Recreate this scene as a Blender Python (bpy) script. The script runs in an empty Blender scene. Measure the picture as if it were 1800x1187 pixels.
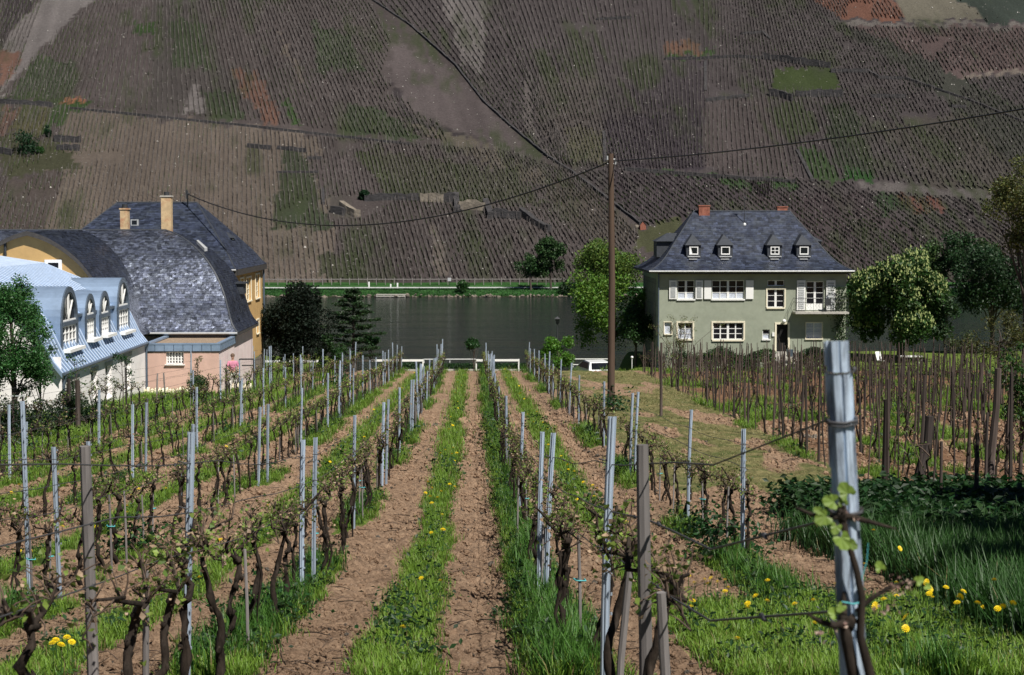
import bpy, math, random
import numpy as np
from mathutils import Vector, Matrix, Euler
random.seed(7); rng = np.random.default_rng(7)
R = math.radians
C = bpy.context.scene.collection
scn = bpy.context.scene
# ---------------------------------------------------------------- camera, sky, sun, exposure
PITCH, YAW = 3.881, 1.337
cd = bpy.data.cameras.new('camera'); cam = bpy.data.objects.new('camera', cd); C.objects.link(cam)
cd.sensor_width = 36.0; cd.lens = 60.0; cd.clip_start = 0.1; cd.clip_end = 3000
cam.location = (0, 0, 0); cam.rotation_euler = (R(90 - PITCH), 0, R(-YAW))
cd.dof.use_dof = True; cd.dof.focus_distance = 24; cd.dof.aperture_fstop = 9
scn.camera = cam
AZ, EL = 36.0, 52.0                                   # sun: behind the camera, to its right
SUN = Vector((math.sin(R(AZ)) * math.cos(R(EL)), -math.cos(R(AZ)) * math.cos(R(EL)), math.sin(R(EL))))
world = bpy.data.worlds.new('World'); scn.world = world; world.use_nodes = True
wn = world.node_tree; wn.nodes.clear()
sky = wn.nodes.new('ShaderNodeTexSky'); sky.sky_type = 'NISHITA'; sky.sun_disc = False
sky.sun_elevation = R(EL); sky.sun_rotation = math.atan2(SUN.x, SUN.y); sky.altitude = 2500; sky.air_density = 0.5; sky.dust_density = 0.1; sky.ozone_density = 1.5
bg = wn.nodes.new('ShaderNodeBackground'); bg.inputs['Strength'].default_value = 0.05
wo = wn.nodes.new('ShaderNodeOutputWorld')
wn.links.new(sky.outputs[0], bg.inputs[0]); wn.links.new(bg.outputs[0], wo.inputs[0])
sl = bpy.data.lights.new('sun', 'SUN'); sl.energy = 5.0; sl.angle = R(0.5); sl.color = (1.0, 0.955, 0.88)
so = bpy.data.objects.new('sun', sl); C.objects.link(so); so.rotation_euler = (-SUN).to_track_quat('-Z', 'Y').to_euler()
scn.view_settings.view_transform = 'Standard'; scn.view_settings.look = 'None'
scn.view_settings.exposure = 0.36; scn.view_settings.gamma = 1.0; scn.view_settings.use_curve_mapping = False
scn.cycles.max_bounces = 5; scn.cycles.transparent_max_bounces = 4
# ---------------------------------------------------------------- measuring helpers (metres; camera eye at the origin)
Mc = Euler((R(90 - PITCH), 0, R(-YAW))).to_matrix()
MC = np.array(Mc)
def W(px, py, Y):
    """the place at distance Y along the rows that the photograph shows at (px, py)"""
    d = Mc @ Vector(((px - 900) / 3000, (593.5 - py) / 3000, -1))
    return d * (Y / d.y)
def proj(P):
    q = P @ MC
    return 900 + 3000 * q[:, 0] / -q[:, 2], 593.5 - 3000 * q[:, 1] / -q[:, 2]
def srgb(r, g, b, k=1.0):
    f = lambda c: (c / 255 / 12.92 if c <= 10 else ((c / 255 + .055) / 1.055) ** 2.4) * k
    return (f(r), f(g), f(b))
def vnoise(x, y, seed=0):
    x = np.asarray(x, float); y = np.asarray(y, float)
    xi = np.floor(x).astype(np.int64); yi = np.floor(y).astype(np.int64)
    u = x - xi; v = y - yi; u = u * u * (3 - 2 * u); v = v * v * (3 - 2 * v)
    def h(a, b):
        n = (a * 374761393 + b * 668265263 + seed * 982451653) & 0xffffffff
        n = ((n ^ (n >> 13)) * 1274126177) & 0xffffffff
        return ((n ^ (n >> 16)) & 0xffff) / 65535.0
    return (h(xi, yi) * (1 - u) + h(xi + 1, yi) * u) * (1 - v) + (h(xi, yi + 1) * (1 - u) + h(xi + 1, yi + 1) * u) * v
def fbm(x, y, seed=0, o=4):
    s = 0; a = .5; t = 0
    for i in range(o):
        s = s + a * vnoise(np.asarray(x) * 2 ** i, np.asarray(y) * 2 ** i, seed + i); t += a; a *= .55
    return s / t
def sstep(a, b, x): 
    t = np.clip((np.asarray(x, float) - a) / (b - a), 0, 1); return t * t * (3 - 2 * t)
# ---------------------------------------------------------------- objects
def tag(o, label=None, cat=None, group=None, kind=None):
    if label: o['label'] = label
    if cat: o['category'] = cat
    if group: o['group'] = group
    if kind: o['kind'] = kind
    return o
def thing(name, label, cat, loc=(0, 0, 0), rz=0, group=None):
    o = bpy.data.objects.new(name, None); C.objects.link(o); o.location = loc; o.rotation_euler.z = rz
    o.empty_display_size = .1
    return tag(o, label, cat, group)
def link(name, me, parent=None):
    o = bpy.data.objects.new(name, me); C.objects.link(o); o.parent = parent; return o
def copy_tree(o, parent=None):
    c = o.copy(); C.objects.link(c); c.parent = parent
    for ch in list(o.children): copy_tree(ch, c)
    return c
def np_mesh(name, V, F, mats, col=None, midx=None, smooth=False):
    """F: (n,3) or (n,4) index array"""
    me = bpy.data.meshes.new(name); V = np.asarray(V, np.float32); F = np.asarray(F, np.int32)
    n, k = F.shape
    me.vertices.add(len(V)); me.vertices.foreach_set('co', V.ravel())
    me.loops.add(n * k); me.loops.foreach_set('vertex_index', F.ravel())
    me.polygons.add(n); me.polygons.foreach_set('loop_start', np.arange(0, n * k, k, dtype=np.int32))
    if midx is not None: me.polygons.foreach_set('material_index', np.asarray(midx, np.int32))
    me.polygons.foreach_set('use_smooth', np.full(n, smooth))
    if col is not None:
        a = me.color_attributes.new('Col', 'FLOAT_COLOR', 'POINT')
        c4 = np.ones((len(V), 4), np.float32); c4[:, :3] = col; a.data.foreach_set('color', c4.ravel())
    for m in (mats if isinstance(mats, (list, tuple)) else [mats]): me.materials.append(m)
    me.update(calc_edges=True); return me
class MB:
    """collects shapes, builds one mesh"""
    def __init__(s): s.v = []; s.f = []; s.m = []; s.sm = []
    def add(s, vs, fs, mi=0, smooth=False):
        b = len(s.v); s.v += [tuple(v) for v in vs]
        for f in fs: s.f.append([b + i for i in f]); s.m.append(mi); s.sm.append(smooth)
        return s
    def box(s, x0, x1, y0, y1, z0, z1, mi=0, T=None):
        v = [(x, y, z) for z in (z0, z1) for y in (y0, y1) for x in (x0, x1)]
        if T: v = [T(*p) for p in v]
        return s.add(v, [(0, 2, 3, 1), (4, 5, 7, 6), (0, 1, 5, 4), (2, 6, 7, 3), (0, 4, 6, 2), (1, 3, 7, 5)], mi)
    def quad(s, a, b, c, d, mi=0): return s.add([a, b, c, d], [(0, 1, 2, 3)], mi)
    def tube(s, pts, rad, n=6, mi=0, cap=True, smooth=True, squash=1.0):
        pts = [Vector(p) for p in pts]; rad = rad if isinstance(rad, (list, tuple)) else [rad] * len(pts)
        vs = []; up = Vector((0.31, 0.17, .93)); N = len(pts)
        for i, p in enumerate(pts):
            t = (pts[min(i + 1, N - 1)] - pts[max(i - 1, 0)]).normalized()
            a = t.cross(up)
            if a.length < .05: a = t.cross(Vector((1, 0, 0)))
            a.normalize(); b = t.cross(a)
            for k in range(n):
                an = 2 * math.pi * k / n; vs.append(p + (a * math.cos(an) + b * math.sin(an) * squash) * rad[i])
        fs = [(i * n + k, i * n + (k + 1) % n, (i + 1) * n + (k + 1) % n, (i + 1) * n + k) for i in range(N - 1) for k in range(n)]
        s.add(vs, fs, mi, smooth)
        if cap: s.add(vs[-n:], [tuple(range(n))], mi); s.add(vs[:n], [tuple(range(n - 1, -1, -1))], mi)
        return s
    def ball(s, c, r, seg=8, ring=6, mi=0, jit=0.0, smooth=True):
        r = r if isinstance(r, (list, tuple)) else (r, r, r); vs = []
        for i in range(ring + 1):
            th = math.pi * i / ring
            for k in range(seg):
                ph = 2 * math.pi * k / seg; j = 1 + random.uniform(-jit, jit)
                vs.append((c[0] + r[0] * j * math.sin(th) * math.cos(ph), c[1] + r[1] * j * math.sin(th) * math.sin(ph), c[2] + r[2] * j * math.cos(th)))
        fs = [(i * seg + k, (i + 1) * seg + k, (i + 1) * seg + (k + 1) % seg, i * seg + (k + 1) % seg) for i in range(ring) for k in range(seg)]
        return s.add(vs, fs, mi, smooth)
    def prism(s, poly, h0, h1, T=None, mi=0):
        """poly in (a,b), extruded h0..h1; T(a,b,h)"""
        T = T or (lambda a, b, h: (a, b, h)); n = len(poly)
        v = [T(a, b, h0) for a, b in poly] + [T(a, b, h1) for a, b in poly]
        return s.add(v, [tuple(range(n - 1, -1, -1)), tuple(range(n, 2 * n))] + [(i, (i + 1) % n, n + (i + 1) % n, n + i) for i in range(n)], mi)
    def mesh(s, name, mats, scale=1.0, off=(0, 0, 0)):
        me = bpy.data.meshes.new(name)
        vv = [((x) * scale + off[0], y * scale + off[1], z * scale + off[2]) for x, y, z in s.v] if (scale != 1 or off != (0, 0, 0)) else s.v
        me.from_pydata(vv, [], s.f)
        for m in (mats if isinstance(mats, (list, tuple)) else [mats]): me.materials.append(m)
        me.polygons.foreach_set('material_index', s.m); me.polygons.foreach_set('use_smooth', s.sm); me.update()
        return me
    def build(s, name, mats, parent=None, **k): return link(name, s.mesh(name, mats, **k), parent)
# ---------------------------------------------------------------- materials
def nodes(name):
    m = bpy.data.materials.new(name); m.use_nodes = True; nt = m.node_tree; nt.nodes.clear()
    o = nt.nodes.new('ShaderNodeOutputMaterial'); p = nt.nodes.new('ShaderNodeBsdfPrincipled')
    nt.links.new(p.outputs[0], o.inputs[0]); return m, nt, p, o
def N(nt, t, **k):
    n = nt.nodes.new(t)
    for a, b in k.items():
        if a in n.inputs: n.inputs[a].default_value = b
        else: setattr(n, a, b)
    return n
def mix(nt, fac, a, b, mode='MIX'):
    n = nt.nodes.new('ShaderNodeMix'); n.data_type = 'RGBA'; n.blend_type = mode
    for s, v in ((0, fac), (6, a), (7, b)):
        if hasattr(v, 'links'): nt.links.new(v, n.inputs[s])
        else: n.inputs[s].default_value = v if s == 0 else (*v[:3], 1)
    return n.outputs[2]
def ramp(nt, src, a, b, c0=0.0, c1=1.0):
    n = nt.nodes.new('ShaderNodeMapRange'); n.clamp = True
    nt.links.new(src, n.inputs[0])
    for i, v in enumerate((a, b, c0, c1)): n.inputs[i + 1].default_value = v
    return n.outputs[0]
def mat(name, col, rough=.8, scale=3.0, var=.25, bump=0.0, bscale=30.0, metal=0.0, spec=.5, stretch=(1, 1, 1), dirt=None, dirt_amt=.5, dscale=.8, obj_var=0.0, vcol=False, dr=(.5, .75)):
    """noisy colour, optional dirt patches, relief"""
    m, nt, p, o = nodes(name); L = nt.links.new
    tc = N(nt, 'ShaderNodeTexCoord'); mp = N(nt, 'ShaderNodeMapping'); mp.inputs['Scale'].default_value = stretch; L(tc.outputs['Object'], mp.inputs[0])
    n1 = N(nt, 'ShaderNodeTexNoise', Scale=scale, Detail=6.0, Roughness=.65); L(mp.outputs[0], n1.inputs[0])
    lo = tuple(c * (1 - var) for c in col); hi = tuple(min(1, c * (1 + var)) for c in col)
    out = mix(nt, ramp(nt, n1.outputs[0], .3, .7), lo, hi)
    if vcol:
        at = N(nt, 'ShaderNodeAttribute'); at.attribute_name = 'Col'; out = mix(nt, 1.0, at.outputs[0], out, 'MULTIPLY')
    if dirt:
        n2 = N(nt, 'ShaderNodeTexNoise', Scale=dscale, Detail=8.0, Roughness=.7); L(mp.outputs[0], n2.inputs[0])
        out = mix(nt, ramp(nt, n2.outputs[0], dr[0], dr[1], 0, dirt_amt), out, dirt)
    if obj_var:
        oi = N(nt, 'ShaderNodeObjectInfo'); hs = N(nt, 'ShaderNodeHueSaturation'); L(ramp(nt, oi.outputs['Random'], 0, 1, 1 - obj_var, 1 + obj_var), hs.inputs['Value']); L(out, hs.inputs['Color']); out = hs.outputs[0]
    L(out, p.inputs['Base Color'])
    p.inputs['Roughness'].default_value = rough; p.inputs['Metallic'].default_value = metal; p.inputs['Specular IOR Level'].default_value = spec
    if bump:
        n3 = N(nt, 'ShaderNodeTexNoise', Scale=bscale, Detail=5.0); L(mp.outputs[0], n3.inputs[0])
        b = N(nt, 'ShaderNodeBump', Strength=1.0, Distance=bump); L(n3.outputs[0], b.inputs['Height']); L(b.outputs[0], p.inputs['Normal'])
    return m
def leafmat(name, col, trans=.35, rough=.5, var=.3, spec=.4):
    m, nt, p, o = nodes(name); L = nt.links.new
    at = N(nt, 'ShaderNodeAttribute'); at.attribute_name = 'Col'
    gi = N(nt, 'ShaderNodeNewGeometry'); tc = N(nt, 'ShaderNodeTexCoord'); n1 = N(nt, 'ShaderNodeTexNoise', Scale=2.0, Detail=3.0); L(tc.outputs['Object'], n1.inputs[0])
    c = mix(nt, ramp(nt, n1.outputs[0], .3, .7), tuple(x * (1 - var) for x in col), tuple(x * (1 + var) for x in col))
    c = mix(nt, 1.0, at.outputs[0], c, 'MULTIPLY')
    L(c, p.inputs['Base Color']); p.inputs['Roughness'].default_value = rough; p.inputs['Specular IOR Level'].default_value = spec
    t = N(nt, 'ShaderNodeBsdfTranslucent'); L(c, t.inputs[0]); ms = N(nt, 'ShaderNodeMixShader'); ms.inputs[0].default_value = trans
    L(p.outputs[0], ms.inputs[1]); L(t.outputs[0], ms.inputs[2]); L(ms.outputs[0], o.inputs[0]); return m
M = {}
M['steel'] = mat('galvanised_steel', (.40, .47, .56), .42, 12, .3, .0006, 60, .25, .6, (1, 1, .15), dirt=(.16, .15, .15), dirt_amt=.5, dscale=6, obj_var=.15)
M['greywood'] = mat('weathered_grey_wood', (.17, .155, .15), .85, 10, .5, .003, 40, stretch=(1, 1, .08), dirt=(.08, .065, .055), dscale=4, obj_var=.25)
M['brownwood'] = mat('brown_stake_wood', (.050, .036, .030), .85, 10, .5, .003, 40, stretch=(1, 1, .08), dirt=(.12, .10, .10), dscale=2.5, obj_var=.6)
M['polewood'] = mat('creosoted_pole_wood', (.072, .044, .028), .8, 8, .4, .003, 30, stretch=(1, 1, .06), dirt=(.05, .035, .03), dscale=2)
M['bark'] = mat('vine_bark', (.022, .016, .012), .95, 25, .7, .006, 60, spec=.2, stretch=(1, 1, .3), dirt=(.085, .07, .058), dirt_amt=.45, dscale=14)
M['cane'] = mat('pruned_cane', (.09, .06, .042), .8, 30, .5)
M['treebark'] = mat('tree_bark', (.07, .055, .045), .9, 12, .5, .01, 20, stretch=(1, 1, .3))
M['wire'] = mat('wire', (.05, .05, .055), .6, 5, .2)
M['tie'] = mat('turquoise_tie', (.08, .40, .42), .6, 5, .2)
M['black'] = mat('black_cable', (.012, .012, .013), .6, 5, .2)
M['leaf'] = leafmat('leaf', (1, 1, 1))
M['dullleaf'] = leafmat('dull_leaf', (1, 1, 1), .2, .6, .35, .15)  # matte, less translucent foliage for the yew
M['yellow'] = leafmat('dandelion_yellow', (.85, .62, .01), .15)
def ordinal(n):
    a = ['zeroth', 'first', 'second', 'third', 'fourth', 'fifth', 'sixth', 'seventh', 'eighth', 'ninth', 'tenth', 'eleventh', 'twelfth', 'thirteenth', 'fourteenth', 'fifteenth', 'sixteenth', 'seventeenth', 'eighteenth', 'nineteenth']
    t = {2: 'twent', 3: 'thirt', 4: 'fort', 5: 'fift', 6: 'sixt', 7: 'sevent', 8: 'eight', 9: 'ninet'}
    if n < 20: return a[n]
    if n >= 100: return 'hundred and ' + ordinal(n - 100)
    return t[n // 10] + ('ieth' if n % 10 == 0 else 'y-' + a[n % 10])
def facing(v):
    return v
# ================================================================ THE GROUND OF THE NEAR BANK
GP = np.array([(-60, 2), (-5, -1.45), (0, -1.6), (4, -2.1), (8, -2.65), (13, -3.36), (17.8, -3.98), (25, -4.62), (34, -5.23), (60, -6.7), (85, -8.1), (104.5, -9.12), (106.5, -9.85), (112, -9.95), (114.5, -10.5), (124, -13.4), (135, -14.5), (400, -15)], float)
_yy = np.linspace(-60, 400, 4601); _zz = np.interp(_yy, GP[:, 0], GP[:, 1])
_k = np.hanning(23); _k /= _k.sum(); _zz = np.convolve(np.pad(_zz, 11, 'edge'), _k, 'valid')
def gz0(X, Y):
    X = np.asarray(X, float); Y = np.asarray(Y, float)
    z = np.interp(Y, _yy, _zz)
    plot = sstep(9.5, 11.5, X) * sstep(103, 106, Y) * (1 - sstep(124, 130, Y))        # the house plot stays level
    z = z * (1 - plot) + (-9.45) * plot
    left = sstep(-8, -10, X) * sstep(100, 104, Y) * (1 - sstep(116, 124, Y))
    z = z * (1 - left) + (-9.1) * left
    return z
ROWX = {'left1': -1.75, 'left2': -4.28, 'left3': -6.80, 'left4': -9.33, 'left5': -11.86, 'right1': .78, 'right2': 3.30}
ROWS = list(ROWX.values())
def zones(X, Y):
    """weights: grass, straw, weeds under the vines, soil is the rest"""
    X = np.asarray(X, float); Y = np.asarray(Y, float)
    wob = (fbm(X * 0 + 3, Y * .45, 5, 3) - .5) * .25; edge = (fbm(X * 5, Y * 5, 9, 4) - .5) * .5
    inrow = (X < 3.9) & (X > -13.5)
    ph = ((X + 1.75 + wob * .6 + 2.53 * 10) % 2.53)                                        # 0 at a row
    strip = 1 - sstep(.13, .26, np.abs(ph - 1.19) + edge * .45 - (Y < 24) * (X < 0) * (X > -1.7) * .04)
    weed = 1 - sstep(.20, .40, np.minimum(ph, 2.53 - ph) + edge * .5)
    weed = np.where(X > -2.2, 1 - sstep(.17, .33, np.abs(np.where(ph > 1.4, ph - 2.53, ph) + .09) + edge * .4), weed)
    patchy = np.where(np.abs(X - .5) < .6, 1, sstep(.38, .5, fbm(X * .35 + 7, Y * .22, 21, 3)))
    g = np.where(inrow, np.maximum(strip, weed * patchy), 0)
    g = np.where((X < -7.6) & inrow, np.maximum(g, sstep(.42, .55, fbm(X * .8, Y * .15, 31, 3)) * sstep(-7.6, -9.5, X)), g)
    g = np.where(X < -10.4, np.maximum(g, .9), g)
    g = np.where(X <= -13.5, 1.0, g)
    far = (Y > 104.3)
    # right of the trellis rows
    xl = 7.7 + (Y - 29) * .036
    right = X >= 3.9
    n = fbm(X * .6, Y * .35, 41, 4)
    g = np.where(right, 0.0, g)
    near = sstep(18.2, 16.6, Y + (n - .5) * 4) * sstep(1.9, 2.7, X + (n - .5))
    g = np.maximum(g, near)
    tall = sstep(4.6, 5.4, X + (n - .5) * 1.2) * sstep(27.5, 25, Y + (n - .5) * 3)
    g = np.maximum(g, tall)
    st = np.where(right & (X < xl), sstep(29, 33, Y + (n - .5) * 8) * sstep(.31, .42, fbm(X * .9, Y * .12, 44, 3)), 0) * (1 - g)
    wv = np.where(right & (X >= xl - .3), sstep(.52, .66, fbm((X - Y * .036) * 1.1, Y * .25, 47, 4)), 0) * .9
    g = np.maximum(g, wv)
    g = np.where(far, 1.0, g)
    st = np.where(far, 0.0, st)
    return np.clip(g, 0, 1), np.clip(st, 0, 1), tall
def ground_z(X, Y):
    X = np.asarray(X, float); Y = np.asarray(Y, float)
    z = gz0(X, Y)
    ph = ((X + 1.75 + 25.3) % 2.53); ph = np.where(ph > 1.265, 2.53 - ph, ph)
    inr = ((X < 3.9) & (X > -13.5) & (Y < 104))
    return z + inr * (.07 * np.exp(-(ph / .28) ** 2) + .03 * np.exp(-((ph - 1.13) / .3) ** 2))
def gz(x, y): return float(ground_z(x, y))
tt = np.concatenate([-np.geomspace(3.5, .46, 14)[:-1], np.linspace(-.46, .46, 760), np.geomspace(.46, 3.5, 14)[1:]])
Yn = np.concatenate([[-30, -15, -5, 0, 3, 6, 8.5, 10.2], np.geomspace(11.2, 135, 560)])
TT, YY = np.meshgrid(tt, Yn); XX = TT * (np.maximum(YY, -3) + 6) 
gr, st, tl = zones(XX, YY)
soil = (1 - gr) * (1 - st) * (YY < 104.3)
rel = (np.abs(fbm(XX * 9, YY * 9, 61, 4) - .5) * -.16 + (fbm(XX * 2.2, YY * 2.2, 62, 3) - .5) * .09 + (vnoise(XX * 22, YY * 22, 64) - .5) * .05)
rel = rel + np.sin((XX + .5 * fbm(XX, YY * .4, 3, 2)) * 21) * .008
ZZ = ground_z(XX, YY) + soil * rel * 1.15 + (1 - soil) * (fbm(XX * 1.5, YY * 1.5, 66, 3) - .5) * .06
nr, nc = XX.shape
V = np.stack([XX, YY, ZZ], -1).reshape(-1, 3); idx = np.arange(nr * nc).reshape(nr, nc)
F = np.stack([idx[:-1, :-1], idx[:-1, 1:], idx[1:, 1:], idx[1:, :-1]], -1).reshape(-1, 4)
zc = np.stack([gr, st, tl], -1).reshape(-1, 3)
m, nt, p, o = nodes('field_ground'); L = nt.links.new
tc = N(nt, 'ShaderNodeTexCoord'); at = N(nt, 'ShaderNodeAttribute'); at.attribute_name = 'Col'; sp = N(nt, 'ShaderNodeSeparateColor'); L(at.outputs[0], sp.inputs[0])
def gn(sc, det=5, ro=.6):
    n = N(nt, 'ShaderNodeTexNoise', Scale=float(sc), Detail=float(det), Roughness=ro); L(tc.outputs['Object'], n.inputs[0]); return n.outputs[0]
soilc = mix(nt, ramp(nt, gn(9, 8, .75), .34, .66), (.135, .086, .056), (.43, .295, .195))
soilc = mix(nt, ramp(nt, gn(.9, 5), .42, .62), soilc, mix(nt, 1.0, soilc, (.80, .78, .77), 'MULTIPLY'))
soilc = mix(nt, ramp(nt, gn(45, 2), .66, .72, 0, .7), soilc, (.52, .42, .34))
xyz = N(nt, 'ShaderNodeSeparateXYZ'); L(tc.outputs['Object'], xyz.inputs[0])
# the stake vineyard's earth is darker and redder
rt = nt.nodes.new('ShaderNodeMath'); rt.operation = 'MULTIPLY_ADD'; rt.inputs[1].default_value = -.036; L(xyz.outputs[1], rt.inputs[0]); L(xyz.outputs[0], rt.inputs[2])
soilc = mix(nt, ramp(nt, rt.outputs[0], 6.2, 7.4), soilc, mix(nt, 1.0, soilc, (.66, .56, .50), 'MULTIPLY'))
grassc = mix(nt, ramp(nt, gn(14, 6), .3, .7), (.035, .07, .012), (.17, .24, .040))
grassc = mix(nt, ramp(nt, gn(2.5, 4), .52, .7, 0, .55), grassc, (.20, .17, .07))
mp = N(nt, 'ShaderNodeMapping'); mp.inputs['Scale'].default_value = (1, .25, 1); mp.inputs['Rotation'].default_value = (0, 0, .5); L(tc.outputs['Object'], mp.inputs[0])
ns = N(nt, 'ShaderNodeTexNoise', Scale=6.0, Detail=8.0, Roughness=.75); L(mp.outputs[0], ns.inputs[0])
strawc = mix(nt, ramp(nt, ns.outputs[0], .38, .64), (.070, .070, .026), (.30, .26, .12))
strawc = mix(nt, ramp(nt, gn(1.1, 4), .44, .62, 0, .75), strawc, (.075, .105, .03))
c = mix(nt, ramp(nt, sp.outputs[1], .25, .6), soilc, strawc); c = mix(nt, ramp(nt, sp.outputs[0], .3, .6), c, grassc)
L(c, p.inputs['Base Color']); p.inputs['Roughness'].default_value = .95; p.inputs['Specular IOR Level'].default_value = .15
b = N(nt, 'ShaderNodeBump', Strength=.9, Distance=.05); L(gn(16, 10, .8), b.inputs['Height']); L(b.outputs[0], p.inputs['Normal'])
fo = link('ground', np_mesh('ground', V, F, m, col=zc, smooth=True)); tag(fo, 'sloping vineyard ground of ploughed brown soil with grass strips', None, None, 'structure')
# ---------------------------------------------------------------- river
m, nt, p, o = nodes('river_water'); L = nt.links.new
p.inputs['Base Color'].default_value = (.012, .018, .017, 1); p.inputs['Specular IOR Level'].default_value = .25; p.inputs['Roughness'].default_value = .12; p.inputs['IOR'].default_value = 1.33
tc = N(nt, 'ShaderNodeTexCoord'); mp = N(nt, 'ShaderNodeMapping'); mp.inputs['Scale'].default_value = (.14, 1, 1); L(tc.outputs['Object'], mp.inputs[0])
n1 = N(nt, 'ShaderNodeTexNoise', Scale=1.2, Detail=4.0); L(mp.outputs[0], n1.inputs[0]); n2 = N(nt, 'ShaderNodeTexNoise', Scale=.12, Detail=3.0); L(mp.outputs[0], n2.inputs[0])
ad = nt.nodes.new('ShaderNodeMath'); ad.operation = 'MULTIPLY'; L(n1.outputs[0], ad.inputs[0]); L(ramp(nt, n2.outputs[0], .3, .7, .35, 1.3), ad.inputs[1])
b = N(nt, 'ShaderNodeBump', Strength=1.0, Distance=.30); L(ad.outputs[0], b.inputs['Height']); L(b.outputs[0], p.inputs['Normal'])
wm = MB(); wm.quad((-900, 118, -13), (900, 118, -13), (900, 302, -13), (-900, 302, -13)); w = wm.build('river', m)
tag(w, 'dark green river between the near vineyard and the far hillside', None, None, 'structure')
# ================================================================ THE FAR BANK AND THE HILL
_g0 = (-24.7, 444.0); _g1 = (33.0, 326.7)
def gully_s(X, Y):
    dx, dy = _g0[0] - _g1[0], _g0[1] - _g1[1]; l = math.hypot(dx, dy)
    return ((X - _g1[0]) * dy - (Y - _g1[1]) * dx) / l            # positive right of the gully
def hz(X, Y):
    X = np.asarray(X, float); Y = np.asarray(Y, float)
    bank = np.interp(Y, [285, 293.5, 295.5, 299, 303.5, 306, 309], [-15.5, -13.6, -12.9, -11.95, -11.7, -11.3, -11.0])
    s = gully_s(X, Y)
    up = np.clip(Y - 309, 0, None)
    f = np.clip(up / 60, 0, 1)
    hill = .48 * up + .00025 * up ** 2 + f * (6 * (1 - np.exp(-np.abs(s) / 26)) * (.75 + .25 * np.sign(s)) + 5 * np.sin((X + 190) / 62) * .5 + (fbm(X / 40 + 9, Y / 40, 77, 3) - .5) * 7)
    hill = np.where(Y > 520, hill - (Y - 520) * .35, hill)
    return bank + hill + (Y > 309) * (fbm(X / 6, Y / 6, 78, 3) - .5) * .5
def on_hill(px, py):
    px = np.asarray(px, float); py = np.asarray(py, float)
    d = np.stack([(px - 900) / 3000, (593.5 - py) / 3000, -np.ones_like(px)], -1) @ MC.T
    d = d / d[..., 1:2]; lo = np.full(px.shape, 296.0); hi = np.full(px.shape, 540.0)
    for _ in range(26):
        mid = (lo + hi) / 2; below = d[..., 2] * mid < hz(d[..., 0] * mid, mid)
        hi = np.where(below, mid, hi); lo = np.where(below, lo, mid)
    Y = (lo + hi) / 2; X = d[..., 0] * Y
    return np.stack([X, Y, hz(X, Y)], -1)
def in_poly(x, y, poly):
    ins = np.zeros(np.shape(x), bool); n = len(poly)
    for i in range(n):
        x0, y0 = poly[i]; x1, y1 = poly[(i + 1) % n]
        if y0 == y1: continue
        ins ^= ((y0 > y) != (y1 > y)) & (x < (x1 - x0) * (y - y0) / (y1 - y0) + x0)
    return ins
GUL = [(650, -2), (720, 45), (800, 115), (850, 180), (900, 225), (960, 275), (1000, 300), (1060, 345), (1125, 395)]
def right_of_gully(x, y):
    gx = np.interp(y, [q[1] for q in GUL], [q[0] for q in GUL]); return x > gx
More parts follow.
